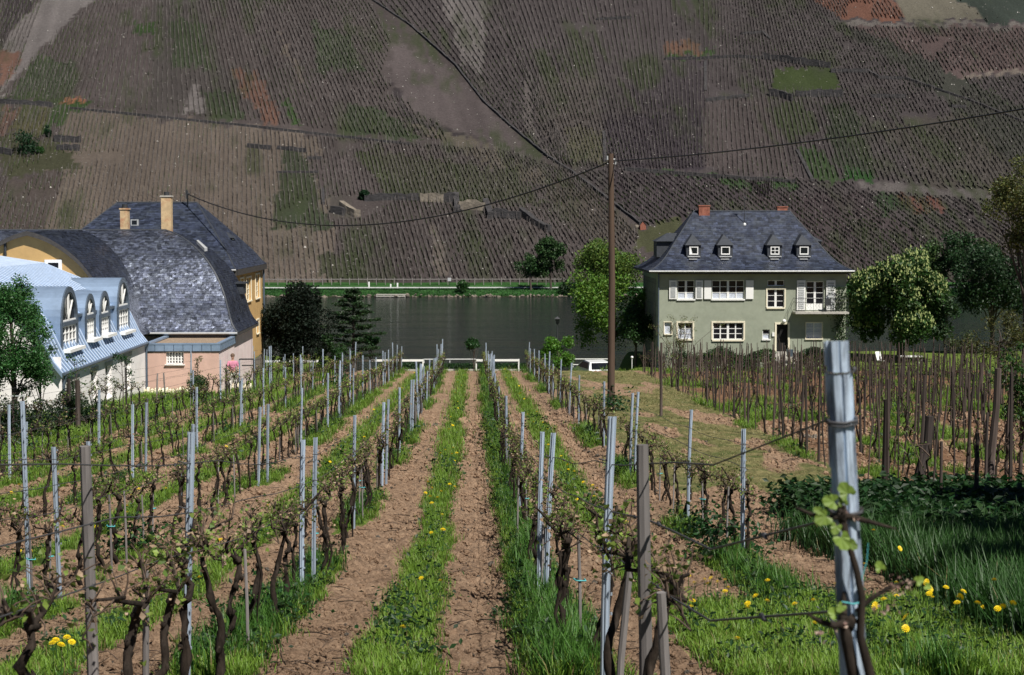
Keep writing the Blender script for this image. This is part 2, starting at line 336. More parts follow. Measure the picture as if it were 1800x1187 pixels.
# parcels: outline on the hill as the photograph shows them, ground colour
DK, MD, BE, GN, GB, OR, PA, PL = (74, 68, 70), (98, 90, 88), (122, 112, 98), (72, 86, 60), (62, 92, 42), (128, 94, 76), (132, 128, 124), (88, 76, 76)
PARC = [([(125, 190), (560, 238), (600, 500), (-20, 500), (30, 400)], BE), ([(0, -5), (70, -5), (0, 80)], DK), ([(75, -5), (175, -5), (30, 130), (0, 175), (0, 85)], PA),
 ([(0, 90), (38, 92), (30, 125), (0, 155)], OR), ([(60, 100), (145, 118), (120, 180), (10, 176)], GN), ([(175, 0), (270, 0), (265, 180), (140, 180)], MD), ([(230, 40), (285, 45), (280, 60), (235, 58)], GB),
 ([(270, 0), (350, 0), (430, 215), (265, 200)], (88, 84, 80)), ([(300, 35), (350, 40), (365, 120), (300, 120)], GN), ([(340, 150), (358, 155), (362, 200), (322, 205)], PA), ([(360, 155), (425, 165), (430, 215), (370, 205)], GN),
 ([(405, 120), (450, 125), (495, 220), (465, 218)], OR), ([(485, 50), (500, 70), (540, 145), (525, 140)], BE), ([(490, 180), (505, 180), (530, 225), (510, 225)], GB), ([(545, 30), (610, 60), (640, 120), (560, 125)], GN),
 ([(610, 180), (690, 200), (740, 245), (600, 235)], GN), ([(690, 70), (800, 130), (900, 235), (960, 285), (830, 240), (740, 200), (680, 140)], (104, 96, 94)), ([(680, 140), (735, 205), (830, 240), (900, 260), (850, 245), (720, 225)], DK), ([(700, 205), (860, 255), (960, 310), (1000, 330), (930, 320), (780, 250)], (112, 106, 90)),
 ([(770, 0), (850, 0), (850, 130), (815, 115)], PA), ([(620, 265), (720, 280), (760, 340), (680, 345)], (78, 88, 58)), ([(640, 255), (900, 300), (960, 360), (740, 345)], (84, 88, 66)), ([(495, 265), (535, 268), (567, 380), (480, 400)], (70, 80, 58)), ([(535, 270), (610, 275), (650, 340), (565, 345)], MD),
 ([(510, 360), (580, 368), (585, 400), (500, 400)], GN), ([(0, 190), (40, 190), (0, 240)], (128, 100, 84)), ([(45, 185), (110, 188), (60, 235), (10, 232)], (100, 100, 62)), ([(95, 175), (165, 175), (110, 215), (70, 230)], GB), ([(100, 172), (150, 172), (145, 180), (115, 182)], (170, 110, 70)),
 ([(0, 235), (110, 240), (140, 300), (0, 310)], (80, 84, 58)), ([(0, 320), (110, 300), (60, 500), (-10, 500)], (92, 84, 78)), ([(920, 130), (930, 130), (935, 215), (975, 280), (960, 275), (925, 220)], (118, 112, 108)), ([(940, 130), (1050, 130), (1058, 290), (1000, 290), (945, 220)], (100, 94, 88)),
 ([(995, 220), (1065, 230), (1070, 290), (1010, 285)], (104, 104, 78)), ([(1055, 210), (1235, 190), (1235, 300), (1068, 290)], (70, 64, 70)), ([(1110, 115), (1240, 105), (1240, 190), (1105, 195)], (78, 72, 76)), ([(1240, 105), (1352, 105), (1352, 165), (1240, 175)], (90, 84, 84)), ([(1240, 180), (1355, 170), (1400, 310), (1240, 300)], (96, 88, 86)),
 ([(1365, 118), (1460, 122), (1480, 162), (1355, 165)], (70, 88, 42)), ([(1352, 190), (1400, 170), (1450, 225), (1390, 245)], (80, 92, 62)), ([(1170, 92), (1260, 90), (1250, 101), (1168, 103)], GB), ([(1170, 75), (1230, 75), (1230, 95), (1170, 95)], (120, 90, 70)), ([(1400, 260), (1450, 258), (1480, 320), (1430, 320)], (64, 90, 48)), ([(1440, 180), (1500, 190), (1540, 310), (1480, 310)], (64, 76, 56)),
 ([(1485, 300), (1530, 300), (1535, 318), (1480, 320)], (50, 96, 40)), ([(1150, 298), (1250, 312), (1400, 318), (1395, 335), (1340, 335), (1150, 305)], (60, 92, 46)), ([(1320, 318), (1345, 320), (1355, 348), (1335, 345)], (44, 36, 42)), ([(1080, 300), (1240, 312), (1320, 345), (1160, 395), (1080, 350)], (80, 72, 76)), ([(1320, 345), (1500, 340), (1700, 470), (1500, 470)], (84, 74, 76)),
 ([(1530, 335), (1580, 340), (1595, 365), (1550, 375)], (60, 84, 52)), ([(1575, 342), (1650, 345), (1660, 372), (1600, 372)], (128, 84, 70)), ([(1500, 322), (1750, 335), (1750, 352), (1600, 345), (1500, 332)], (112, 108, 104)), ([(1420, -5), (1560, -5), (1590, 38), (1480, 30)], (136, 92, 70)), ([(1560, -5), (1680, -5), (1735, 38), (1600, 40)], (126, 124, 104)), ([(1680, -5), (1810, -5), (1810, 42), (1740, 40)], (66, 80, 70)),
 ([(1485, 35), (1600, 42), (1810, 45), (1810, 52), (1600, 50), (1490, 45)], (124, 120, 112)), ([(1490, 45), (1810, 52), (1810, 130), (1690, 130)], (108, 92, 88)), ([(1690, 130), (1810, 120), (1810, 130), (1700, 136)], (136, 126, 112)), ([(1420, 20), (1485, 40), (1690, 130), (1810, 200), (1810, 330), (1640, 160), (1560, 100)], (74, 78, 68)), ([(1540, 215), (1700, 200), (1810, 330), (1640, 330)], (92, 88, 80)),
 ([(1130, 400), (1230, 380), (1230, 440), (1110, 440)], (86, 92, 58)), ([(975, 300), (1120, 400), (1100, 440), (1000, 400), (950, 330)], (92, 86, 76)), ([(560, 445), (640, 450), (630, 490), (565, 490)], (78, 84, 60)), ([(755, 400), (770, 400), (790, 490), (770, 490)], (124, 116, 104))]
PARC = [([(x, y) for x, y in q], c) for q, c in PARC]
def hill_colour(P):
    px, py = proj(P)
    wx = px + (fbm(P[:, 0] / 5, P[:, 1] / 5, 90, 3) - .5) * 16 + (fbm(P[:, 0] / 1.1, P[:, 1] / 18, 89, 2) - .5) * 16; wy = py + (fbm(P[:, 0] / 5, P[:, 1] / 5, 91, 3) - .5) * 9 + (fbm(P[:, 0] / 1.0, P[:, 1] / 30, 88, 2) - .5) * 26 * (py > 5)
    col = np.tile(np.array(srgb(92, 85, 82)), (len(P), 1))
    rg = right_of_gully(px, py) & (py < 400)
    col[rg] = srgb(88, 82, 82)
    for q, c in PARC: col[in_poly(wx, wy, q)] = srgb(*c)
    n = fbm(P[:, 0] / 14, P[:, 1] / 14, 92, 4)[:, None]; col = col * (.75 + .5 * n)
    st_ = fbm(P[:, 0] / 1.3 + .12 * P[:, 1], P[:, 1] / 40, 94, 3)[:, None]; col = col * (.78 + .44 * st_)
    n2 = (sstep(.50, .70, fbm(P[:, 0] / 9 + 5, P[:, 1] / 16, 93, 4))[:, None] * sstep(.40, .60, st_)) * .8
    col = col * (1 - n2) + np.array(srgb(70, 84, 50)) * n2
    g = col.mean(1, keepdims=True); return (col * .74 + g * .26) * np.array([.70, .66, .68])
hx = np.linspace(-260, 300, 760); hy = np.concatenate([np.linspace(284, 312, 60)[:-1], np.linspace(312, 480, 380), np.linspace(482, 900, 50)])
HX, HY = np.meshgrid(hx, hy); HZ = hz(HX, HY); P = np.stack([HX, HY, HZ], -1).reshape(-1, 3)
col = hill_colour(P) * .80  # whole hill dimmed evenly, cloud shade put into the earth colour
bk = (P[:, 1] < 309)
vb = fbm(P[:, 0] / 3, P[:, 1] / 1.5, 95, 3)[:, None]
col[bk] = (np.array([[.030, .085, .022]]) * (.5 + vb[bk] * 1.1))
lowm = (P[:, 1] < 295.6); col[lowm] = np.array([.05, .045, .03]) * (.6 + vb[lowm])
nr, nc = HX.shape; idx = np.arange(nr * nc).reshape(nr, nc)
F = np.stack([idx[:-1, :-1], idx[:-1, 1:], idx[1:, 1:], idx[1:, :-1]], -1).reshape(-1, 4)
mh = mat('hill_earth', (1, 1, 1), .95, 1.6, .32, .25, 2.2, spec=.1, vcol=True)
ho = link('hillside', np_mesh('hillside', P, F, mh, col=col, smooth=True)); tag(ho, 'steep vineyard hillside of grey and green parcels beyond the river', None, None, 'structure')
# rows of vines and stakes on the hill
ROWQ = [((120, 190), (560, 235), (600, 496), (40, 496), 8.2, None), ((0, 190), (120, 190), (40, 496), (-110, 496), 8.0, None),
 ((190, -12), (350, -12), (395, 208), (120, 184), 7.4, None), ((350, -12), (640, -12), (790, 250), (395, 208), 7.2, 'L'), ((60, -12), (190, -12), (120, 184), (-10, 176), 7.2, None), ((-60, -12), (60, -12), (-10, 176), (-140, 170), 7.2, None),
 ((560, 238), (880, 262), (1010, 496), (600, 496), 7.6, 'L'), ((880, 262), (1000, 285), (1200, 496), (1010, 496), 7.6, 'L'),
 ((640, -12), (860, -12), (1010, 290), (900, 290), 8.2, 'R'), ((860, -12), (1250, -12), (1250, 296), (985, 296), 7.0, 'R'), ((1250, -12), (1500, -12), (1700, 325), (1250, 305), 6.8, 'R'), ((1500, -12), (1810, -12), (2050, 325), (1700, 325), 7.5, 'R'),
 ((1010, 296), (1500, 320), (1720, 496), (1240, 496), 10.5, 'R'), ((1500, 325), (1810, 325), (2080, 496), (1720, 496), 10.5, 'R')]
BARE = [[(690, 60), (800, 130), (900, 235), (985, 296), (830, 245), (735, 200), (670, 130)], [(1560, -5), (1680, -5), (1735, 38), (1600, 40)], [(1680, -5), (1810, -5), (1810, 42), (1740, 40)], [(1500, 322), (1750, 335), (1750, 352), (1500, 332)], [(0, 90), (38, 92), (0, 155)], [(60, 100), (0, 175), (30, 120), (75, 0), (175, -5)],
 [(1365, 118), (1460, 122), (1480, 162), (1355, 165)], [(1480, 30), (1810, 42), (1810, 52), (1480, 46)], [(1130, 400), (1230, 380), (1230, 440), (1110, 440)], [(580, 345), (700, 345), (640, 385), (580, 385)], [(1690, 130), (1810, 118), (1810, 132), (1700, 138)]]
pts = []
for tl_, tr_, br_, bl_, sp_, side in ROWQ:
    n = max(2, int(((tr_[0] - tl_[0]) + (br_[0] - bl_[0])) / 2 / sp_))
    u = (np.arange(n) + .5) / n
    tv = np.linspace(0, 1, 260)
    U, Tv = np.meshgrid(u, tv)
    px = (tl_[0] + (tr_[0] - tl_[0]) * U) * (1 - Tv) + (bl_[0] + (br_[0] - bl_[0]) * U) * Tv
    py = (tl_[1] + (tr_[1] - tl_[1]) * U) * (1 - Tv) + (bl_[1] + (br_[1] - bl_[1]) * U) * Tv
    Pq = on_hill(px, py)                                            # (260, n, 3)
    for j in range(n):
        q = Pq[:, j]; d = np.concatenate([[0], np.cumsum(np.linalg.norm(np.diff(q, axis=0), axis=1))])
        s = np.arange(.5 + rng.random(), d[-1], 1.02); s = s + rng.normal(0, .12, len(s))
        X = np.interp(s, d, q[:, 0]); Y = np.interp(s, d, q[:, 1]); ppx = np.interp(s, d, px[:, j]); ppy = np.interp(s, d, py[:, j])
        ok = (rng.random(len(s)) > .08) & (ppx > -60) & (ppx < 1870)
        ok &= ~((ppx > 105) & (ppx < 560) & (np.abs(ppy - (188 + (ppx - 120) * .112)) < 3))
        if side == 'L': ok &= ~right_of_gully(ppx + 3, ppy)
        if side == 'R': ok &= right_of_gully(ppx - 4, ppy)
        for bq in BARE: ok &= ~in_poly(ppx, ppy, bq)
        dir_ = math.atan2(q[-1, 1] - q[0, 1], q[-1, 0] - q[0, 0])
        pts.append(np.stack([X[ok], Y[ok], np.full(ok.sum(), dir_)], -1))
pts = np.concatenate(pts); n = len(pts)
X, Y, A = pts.T; Z = hz(X, Y); base = np.stack([X, Y, Z], -1)
keep = fbm(X / 12, Y / 12, 99, 3) > .25; base, A = base[keep], A[keep]; n = len(base)
gc = hill_colour(base) * .80  # vine colours start from the same painted-in cloud shade
# stakes: three-sided prisms
h = rng.uniform(1.2, 1.9, n); lean = rng.normal(0, .07, (n, 2)); r_ = .040
ang = np.array([0, 2.094, 4.189]); ring = np.stack([np.cos(ang), np.sin(ang), ang * 0], -1) * r_
b0 = base[:, None] + ring[None]; b1 = b0 + np.stack([lean[:, 0] * h, lean[:, 1] * h, h], -1)[:, None]
SV = np.concatenate([b0, b1], 1).reshape(-1, 3); o6 = np.arange(n)[:, None, None] * 6
SF = (np.array([[0, 1, 4, 3], [1, 2, 5, 4], [2, 0, 3, 5]])[None] + o6).reshape(-1, 4)
sc = np.repeat((np.array([[.145, .13, .125]]) * rng.uniform(.35, 1.15, (n, 1))), 6, 0)
mv = mat('hill_vines', (1, 1, 1), .9, 2, .2, vcol=True, spec=.1)
o_ = link('hillside_vine_stakes', np_mesh('hillside_vine_stakes', SV, SF, mv, col=sc)); tag(o_, 'thousands of thin vine stakes in rows across the hillside', 'vine stakes', None, 'stuff')
# vines: an uneven low bush stretched along the row
L_, Wd, H_ = rng.uniform(.45, .75, n), rng.uniform(.05, .10, n), rng.uniform(.28, .62, n)
ca, sa = np.cos(A), np.sin(A)
loc = np.array([[-1, 0, .12], [1, 0, .12], [0, 1, .35], [0, -1, .35], [-.5, 0, 1.0], [.55, 0, .9]])
lx = loc[None, :, 0] * L_[:, None] + rng.normal(0, .07, (n, 6)); ly = loc[None, :, 1] * Wd[:, None] + rng.normal(0, .04, (n, 6)); lz = loc[None, :, 2] * H_[:, None] + rng.normal(0, .06, (n, 6))
VX = base[:, None, 0] + lx * ca[:, None] - ly * sa[:, None]; VY = base[:, None, 1] + lx * sa[:, None] + ly * ca[:, None]
VZ = hz(VX, VY) + lz - .05
BV = np.stack([VX, VY, VZ], -1).reshape(-1, 3)
BF = (np.array([[0, 3, 4], [3, 1, 5], [3, 5, 4], [0, 4, 2], [2, 4, 5], [2, 5, 1]])[None] + o6).reshape(-1, 3)
bc = gc * .62 + np.array([[.018, .015, .013]]); gm = (fbm(base[:, 0] / 10, base[:, 1] / 10, 101, 3) > .52)
bc[gm] = bc[gm] * .6 + np.array([.025, .045, .010])
bc = np.repeat(bc * rng.uniform(.6, 1.2, (n, 1)), 6, 0)
o_ = link('hillside_grapevines', np_mesh('hillside_grapevines', BV, BF, mv, col=bc)); tag(o_, 'countless brown pruned grapevines in rows climbing the hillside', 'grapevines', None, 'stuff')
# pale stones and clods scattered over the terraces
k = 5200; ppx = rng.uniform(-10, 1810, k); ppy = rng.uniform(0, 490, k); q = on_hill(ppx, ppy); s_ = rng.uniform(.08, .26, k)
tet = np.array([[1, 0, 0], [-.5, .87, 0], [-.5, -.87, 0], [0, 0, .8]])
TV = (q[:, None] + (tet[None] + rng.normal(0, .25, (k, 4, 3))) * s_[:, None, None]).reshape(-1, 3)
TF = (np.array([[0, 1, 3], [1, 2, 3], [2, 0, 3]])[None] + np.arange(k)[:, None, None] * 4).reshape(-1, 3)
tc_ = np.repeat(np.where(rng.random((k, 1)) < .12, .5, .2) * np.array([[1, .95, .88]]) * rng.uniform(.5, 1.1, (k, 1)), 4, 0)
o_ = link('hillside_stones', np_mesh('hillside_stones', TV, TF, mv, col=tc_)); tag(o_, 'pale slate stones scattered over the hillside parcels', 'stones', None, 'stuff')
# ================================================================ BUILDINGS
M['slate'] = mat('roof_slate', (.028, .035, .056), .42, 5, .45, .002, 30, spec=.7, dirt=(.065, .075, .085), dirt_amt=.6, dscale=1.2, vcol=True)
M['shinyslate'] = mat('sheen_slate', (.15, .17, .225), .40, 7, .6, .006, 18, metal=.72, spec=1.0, dirt=(.05, .055, .07), dirt_amt=.7, dscale=5, vcol=True)  # front roof face only: sun sheen put into a paler, metallic slate
M['slatebase'] = mat('roof_slate_bed', (.035, .040, .05), .6, 5, .3)
M['greenwall'] = mat('sage_green_render', (.290, .315, .245), .9, 2.2, .10, .004, 45, dirt=(.19, .215, .16), dirt_amt=.7, dscale=.45)
M['darkboard'] = mat('dark_soffit_boards', (.05, .045, .042), .7, 8, .3)
M['yellowwall'] = mat('ochre_yellow_render', (.52, .33, .13), .9, 1.6, .12, .004, 40, dirt=(.30, .19, .09), dirt_amt=.55, dscale=.5)
M['whitewall'] = mat('whitewashed_render', (.86, .82, .81), .9, 2.0, .07, .004, 40, dirt=(.50, .46, .44), dirt_amt=.35, dscale=.7)
M['pinkwall'] = mat('pale_pink_render', (.60, .40, .33), .9, 1.8, .10, .004, 40, dirt=(.42, .27, .22), dirt_amt=.6, dscale=.7)
M['pinkwhite'] = mat('pinkish_white_render', (.74, .62, .60), .9, 1.4, .08, .004, 40, dirt=(.62, .38, .38), dirt_amt=.5, dscale=.6)  # pinkish white with pinker patches
M['stonewall'] = mat('rubble_stone', (.19, .16, .13), .95, 3.5, .6, .03, 8, dirt=(.06, .055, .05), dscale=3)
M['white'] = mat('white_paint', (.80, .80, .78), .55, 3, .05)
M['cream'] = mat('cream_stone_trim', (.76, .70, .54), .8, 3, .08)
M['grille'] = mat('shutter_louvre_grey', (.42, .44, .44), .7, 3, .1)
M['glass'] = mat('dark_window_glass', (.010, .011, .015), .08, 2, .3, spec=.35)
M['curtain'] = mat('curtained_window_glass', (.50, .54, .62), .25, 22, .35, spec=.5)
M['seam'] = mat('bright_zinc_edge', (.52, .61, .74), .4, 4, .1, metal=.2)
M['zinc'] = mat('blue_grey_zinc', (.29, .39, .54), .40, 2.5, .14, .0015, 4, .45, .6, dirt=(.24, .32, .42), dirt_amt=.4, dscale=1.0)
M['zincdark'] = mat('dark_zinc', (.10, .13, .17), .5, 2.5, .15, metal=.3)
M['brick'] = mat('red_chimney_brick', (.25, .085, .055), .9, 6, .4, .01, 14, dirt=(.34, .22, .15), dscale=3)
M['ochrestack'] = mat('ochre_chimney_render', (.52, .38, .22), .9, 4, .2, .01, 14, dirt=(.36, .10, .05), dirt_amt=.9, dscale=2.6)
M['doorhole'] = mat('doorway_shade', (.006, .006, .006), .9, 3, .2)  # unlit doorway painted as near-black
M['gravelroof'] = mat('gravel_roof', (.27, .20, .14), .95, 14, .5, .02, 20)
M['iron'] = mat('dark_iron', (.03, .032, .035), .6, 8, .3)
M['silver'] = mat('pale_metal', (.55, .56, .56), .45, 5, .1, metal=.4)
M['concrete'] = mat('concrete_stone', (.42, .40, .36), .9, 4, .2, .004, 25)
def clamp01(x): return max(0.0, min(1.0, x))
def hip_pts(x0, x1, y0, y1, prof, rxl, rxr, ry0, ry1):
    out = []
    for t, z in prof: out.append([(x0 + t * rxl, y0 + t * ry0, z), (x1 - t * rxr, y0 + t * ry0, z), (x1 - t * rxr, y1 - t * ry1, z), (x0 + t * rxl, y1 - t * ry1, z)])
    return out
def densify(prof, n):
    t = np.array([p[0] for p in prof], float); z = np.array([p[1] for p in prof], float)
    d = np.concatenate([[0], np.cumsum(np.hypot(np.diff(t), np.diff(z) / 3))]); s = np.linspace(0, d[-1], n)
    tt_, zz_ = np.interp(s, d, t), np.interp(s, d, z)
    for _ in range(2): zz_[1:-1] = (zz_[:-2] + zz_[1:-1] * 2 + zz_[2:]) / 4; tt_[1:-1] = (tt_[:-2] + tt_[1:-1] * 2 + tt_[2:]) / 4
    return list(zip(tt_, zz_))
def slates(name, fA, fB, length, parent, w=.26, course=.17, tilt=.05, tone=(.55, 1.5), stop=1.0, m='slate'):
    """courses of overlapping slates between two edges fA(s), fB(s), s = 0 at the eave .. 1"""
    n = max(2, int(length / course)); V, F, Cc = [], [], []
    for i in range(n):
        s0, s1 = i / n * stop, min(1.0, (i + 1.35) / n * stop)
        a0, b0, a1, b1 = (Vector(q) for q in (fA(s0), fB(s0), fA(s1), fB(s1)))
        W0 = (b0 - a0).length
        if W0 < .05: continue
        d = (b0 - a0).normalized(); nrm = d.cross(a1 - a0)
        if nrm.length < 1e-6: continue
        nrm.normalize()
        if nrm.z < 0: nrm = -nrm
        u = -random.random() * w
        while u < W0:
            e = min(W0, u + w * random.uniform(.8, 1.2)); s_ = max(0, u)
            if e - s_ > .03:
                def top(uu):
                    p = a0 + d * uu; q = a1 + d * ((p - a1).dot(d)); lim = (b1 - a1).length; k = (q - a1).dot(d)
                    return a1 + d * max(0, min(lim, k))
                o0, o1, jt = random.uniform(.012, .03), random.uniform(.012, .03), random.uniform(-tilt, tilt) * .3
                k = len(V); V += [a0 + d * s_ + nrm * o0, a0 + d * e + nrm * o1, top(e) + nrm * (.004 + max(0, jt)), top(s_) + nrm * (.004 + max(0, -jt))]
                F.append((k, k + 1, k + 2, k + 3)); c = random.uniform(*tone); c *= random.choice((1, 1, 1, 1.25, .8)); Cc += [(c, c, c * random.uniform(.95, 1.08))] * 4
            u = e
    o = link(name, np_mesh(name, [tuple(v) for v in V], F, M[m], col=np.array(Cc)), parent); o['kind'] = 'stuff'; return o
def lerp(a, b, t): return tuple(a[i] + (b[i] - a[i]) * t for i in range(3))
def ring_at(rings, s, k):
    n = len(rings) - 1; f = min(s * n, n - 1e-6); i = int(f); return lerp(rings[i][k], rings[i + 1][k], f - i)
def hip_roof(parent, x0, x1, y0, y1, prof, rx, ry, faces='FR', mats='slatebase', n=18, soff=.14, slate=True, w=.26, course=.17, sm='slate', tilt=.05):
    """bell-cast hipped roof: bed, slates on the faces in view, fascia board"""
    rxl, rxr = rx if isinstance(rx, tuple) else (rx, rx); ry0, ry1 = ry if isinstance(ry, tuple) else (ry, ry)
    rings = hip_pts(x0, x1, y0, y1, densify(prof, n), rxl, rxr, ry0, ry1); mb = MB()
    for a, b in zip(rings[:-1], rings[1:]):
        for k in range(4): mb.quad(a[k], a[(k + 1) % 4], b[(k + 1) % 4], b[k])
    r = rings[-1]; mb.quad(*r); e = rings[0]
    mb.quad(e[3], e[2], e[1], e[0])
    roof = mb.build('roof', M[mats], parent)
    if slate:
        ln = sum((Vector(rings[i][0]) - Vector(rings[i + 1][0])).length for i in range(len(rings) - 1)) * .85
        for fc in faces:
            k0, k1 = {'F': (0, 1), 'R': (1, 2), 'L': (3, 0), 'B': (2, 3)}[fc]
            slates('slates', lambda s: ring_at(rings, s, k0), lambda s: ring_at(rings, s, k1), ln, roof, w, course, m=sm, tilt=tilt)
        mb = MB()                                                                 # slated hips and ridge
        for k in (0, 1):
            mb.tube([ring_at(rings, i / 24, k) for i in range(25)], .05, 4, cap=True, smooth=False)
        mb.tube([r[0], r[1]], .06, 4, smooth=False); mb.build('hip_ridge', M['slatebase'], roof)
    mb = MB(); z = e[0][2]
    mb.box(x0 - .01, x1 + .01, y0 - .01, y0 + .03, z - soff, z - .01); mb.box(x1 - .03, x1 + .015, y0 + .032, y1 + .01, z - soff, z - .01); mb.box(x0 - .015, x0 + .03, y0 + .032, y1 + .01, z - soff, z - .01)
    mb.build('fascia', M['darkboard'], parent)
    g = MB(); g.tube([(x0, y0 - .06, z - .02), (x1, y0 - .06, z - .02)], .055, 6); g.build('gutter', M['silver'], parent)
    return roof, rings
# local frames of the walls: u along, v up, d outward
def TF(y): return lambda u, v, d=0: (u, y - d, v)
def TR(x): return lambda u, v, d=0: (x + d, u, v)
def TL(x): return lambda u, v, d=0: (x - d, u, v)
def wall(parent, T, u0, u1, v0, v1, holes, m, depth=.18, name='wall'):
    us = sorted({u0, u1, *[h[0] for h in holes], *[h[1] for h in holes]}); vs = sorted({v0, v1, *[h[2] for h in holes], *[h[3] for h in holes]}); mb = MB()
    for a, b in zip(us[:-1], us[1:]):
        for c, d in zip(vs[:-1], vs[1:]):
            cu, cv = (a + b) / 2, (c + d) / 2
            if any(h[0] < cu < h[1] and h[2] < cv < h[3] for h in holes): continue
            mb.quad(T(a, c), T(b, c), T(b, d), T(a, d))
    for a, b, c, d in holes:
        for (p, q) in (((a, c), (a, d)), ((a, d), (b, d)), ((b, d), (b, c)), ((b, c), (a, c))): mb.quad(T(*p, 0), T(*q, 0), T(*q, -depth), T(*p, -depth))
        mb.quad(T(a, c, -depth - .01), T(b, c, -depth - .01), T(b, d, -depth - .01), T(a, d, -depth - .01))
    return mb.build(name, m, parent)
def TB(T): return lambda x, y, z: T(x, z, -y)       # box in (u, depth inward, v)
def window(parent, T, a, b, c, d, cols=2, rows=3, fr='white', pane='glass', bar=.045, mull=None, sill=.05, trim=0, curt=0, thick=(), bottom=0, trimm='cream', name='window', topcols=None):
    """one window: frame, each pane, sill, surround"""
    t = TB(T); fm = MB(); z0, z1 = .085, .13
    fm.box(a, b, z0, z1, d - bar, d, T=t); fm.box(a, b, z0, z1, c, c + bar, T=t); fm.box(a, a + bar, z0, z1, c + bar, d - bar, T=t); fm.box(b - bar, b, z0, z1, c + bar, d - bar, T=t)
    if bottom: fm.box(a + bar, b - bar, z0 + .002, z1, c + bar, c + bottom, T=t)
    c2 = max(c + bar, c + bottom)
    us = [a + (b - a) * i / cols for i in range(cols + 1)]; vs = [c2 + (d - bar - c2) * i / rows for i in range(rows + 1)]
    for i, u in enumerate(us[1:-1], 1):
        w = .07 if i in thick else bar * .62; fm.box(u - w, u + w, z0 - .004, z1, c2, d - bar, T=t)
    for v in vs[1:-1]: fm.box(a + bar, b - bar, z0 + .003, z1, v - bar * .32, v + bar * .32, T=t)
    f = fm.build(name, M[fr], parent)
    for i in range(cols):
        for j in range(rows):
            p = MB(); q0 = us[i] + .012; q1 = us[i + 1] - .012; p.quad(t(q0, .12, vs[j]), t(q1, .12, vs[j]), t(q1, .12, vs[j + 1]), t(q0, .12, vs[j + 1]))
            p.build('pane', M['curtain' if j < curt else pane], f)
    if sill: s = MB(); s.box(a - .05, b + .05, -.09, .084, c - sill, c - .002, T=t); s.build('sill', M['white' if not trim else trimm], f)
    if trim:
        s = MB(); w = trim; s.box(a - w, b + w, -.05, -.003, d + .002, d + w, T=t); s.box(a - w, a - .002, -.045, -.003, c, d, T=t); s.box(b + .002, b + w, -.045, -.003, c, d, T=t); s.build('surround', M[trimm], f)
    return f
def shutter(parent, T, a, b, c, d, louvre=True):
    t = TB(T); m = MB(); m.box(a, b, -.10, -.05, c, d, T=t); s = m.build('shutter', M['white'], parent)
    if louvre:
        n = 12; h = (d - c - .2) / n
        for k in range(n): pass
        l = MB()
        for k in range(n): l.box(a + .09, b - .09, -.125, -.101, c + .1 + k * h, c + .1 + k * h + h * .62, T=t)
        l.build('louvres', M['grille'], s)
    return s
def zof(py, Y): return -(py - 390) / 3000 * Y
def xof(px, Y): return (px - 830) / 3000 * Y
# ---------------------------------------------------------------- the sage green house
HY0 = 110.0
gh = thing('green_house', 'sage green two-storey house with slate hipped roof, white shutters and small balcony', 'house', (18, HY0, -9.4))
def rel(o, root):
    """keep the mesh where it stands when it is parented to a root that is not at the origin"""
    for ch in root.children: ch.matrix_parent_inverse = Matrix.Translation(-root.location) 
x0, x1 = xof(1157, HY0), xof(1491, HY0)
Fh = TF(HY0); px = lambda v: xof(v, HY0); pz = lambda v: zof(v, HY0)
wins = dict(w1=(1192, 1222, 493, 526), w2=(1253, 1310, 493, 526), w3a=(1351, 1381, 493, 503), w3=(1351, 1381, 509, 541), w4=(1420, 1451, 495, 546), s1=(1169, 1182, 567, 588), w5=(1193, 1219, 568, 597), w6=(1255, 1309, 568, 598), s2=(1343, 1356, 580, 597), door=(1368, 1388, 571, 620), w8=(1420, 1449, 568, 596))
hol = {k: (px(v[0]), px(v[1]), pz(v[3]), pz(v[2])) for k, v in wins.items()}
wall(gh, Fh, x0, x1, -10.2, pz(474), list(hol.values()), M['greenwall'])
m = MB(); m.quad((x0, HY0, -10.2), (x0, HY0 + 9.4, -10.2), (x0, HY0 + 9.4, pz(474)), (x0, HY0, pz(474))); m.quad((x1, HY0, -10.2), (x1, HY0 + 9.4, -10.2), (x1, HY0 + 9.4, pz(474)), (x1, HY0, pz(474))); m.quad((x0, HY0 + 9.4, -10.2), (x1, HY0 + 9.4, -10.2), (x1, HY0 + 9.4, pz(474)), (x0, HY0 + 9.4, pz(474))); m.build('wall', M['greenwall'], gh)
h = hol
window(gh, Fh, *h['w1'], 2, 3, curt=1, thick=(1,), sill=.09); window(gh, Fh, *h['w2'], 4, 3, curt=1, thick=(2,), sill=.09)
window(gh, Fh, *h['w3a'], 2, 1, trim=.0, sill=0, thick=(1,)); window(gh, Fh, *h['w3'], 2, 3, trim=.09, sill=.09, thick=(1,))
window(gh, Fh, *h['w4'], 2, 4, thick=(1,), bottom=.42, sill=0, name='balcony_door'); window(gh, Fh, *h['s1'], 1, 1, curt=1, sill=.05, trim=.05)
window(gh, Fh, *h['w5'], 2, 3, curt=2, trim=.10, sill=.09); window(gh, Fh, *h['w6'], 4, 3, trim=.10, sill=.10, thick=(2,), bar=.06)
window(gh, Fh, *h['s2'], 1, 2, curt=1, sill=.08); window(gh, Fh, *h['w8'], 2, 3, curt=0, pane='curtain', sill=.08, trim=.04)
for a, b, lv in ((1177, 1190.5, 1), (1223.5, 1236.5, 1), (1239, 1251.5, 0), (1312.5, 1326, 0), (1403, 1418, 1), (1455, 1471, 1)):
    shutter(gh, Fh, px(a), px(b), pz(526 if a < 1400 else 546), pz(493), lv)
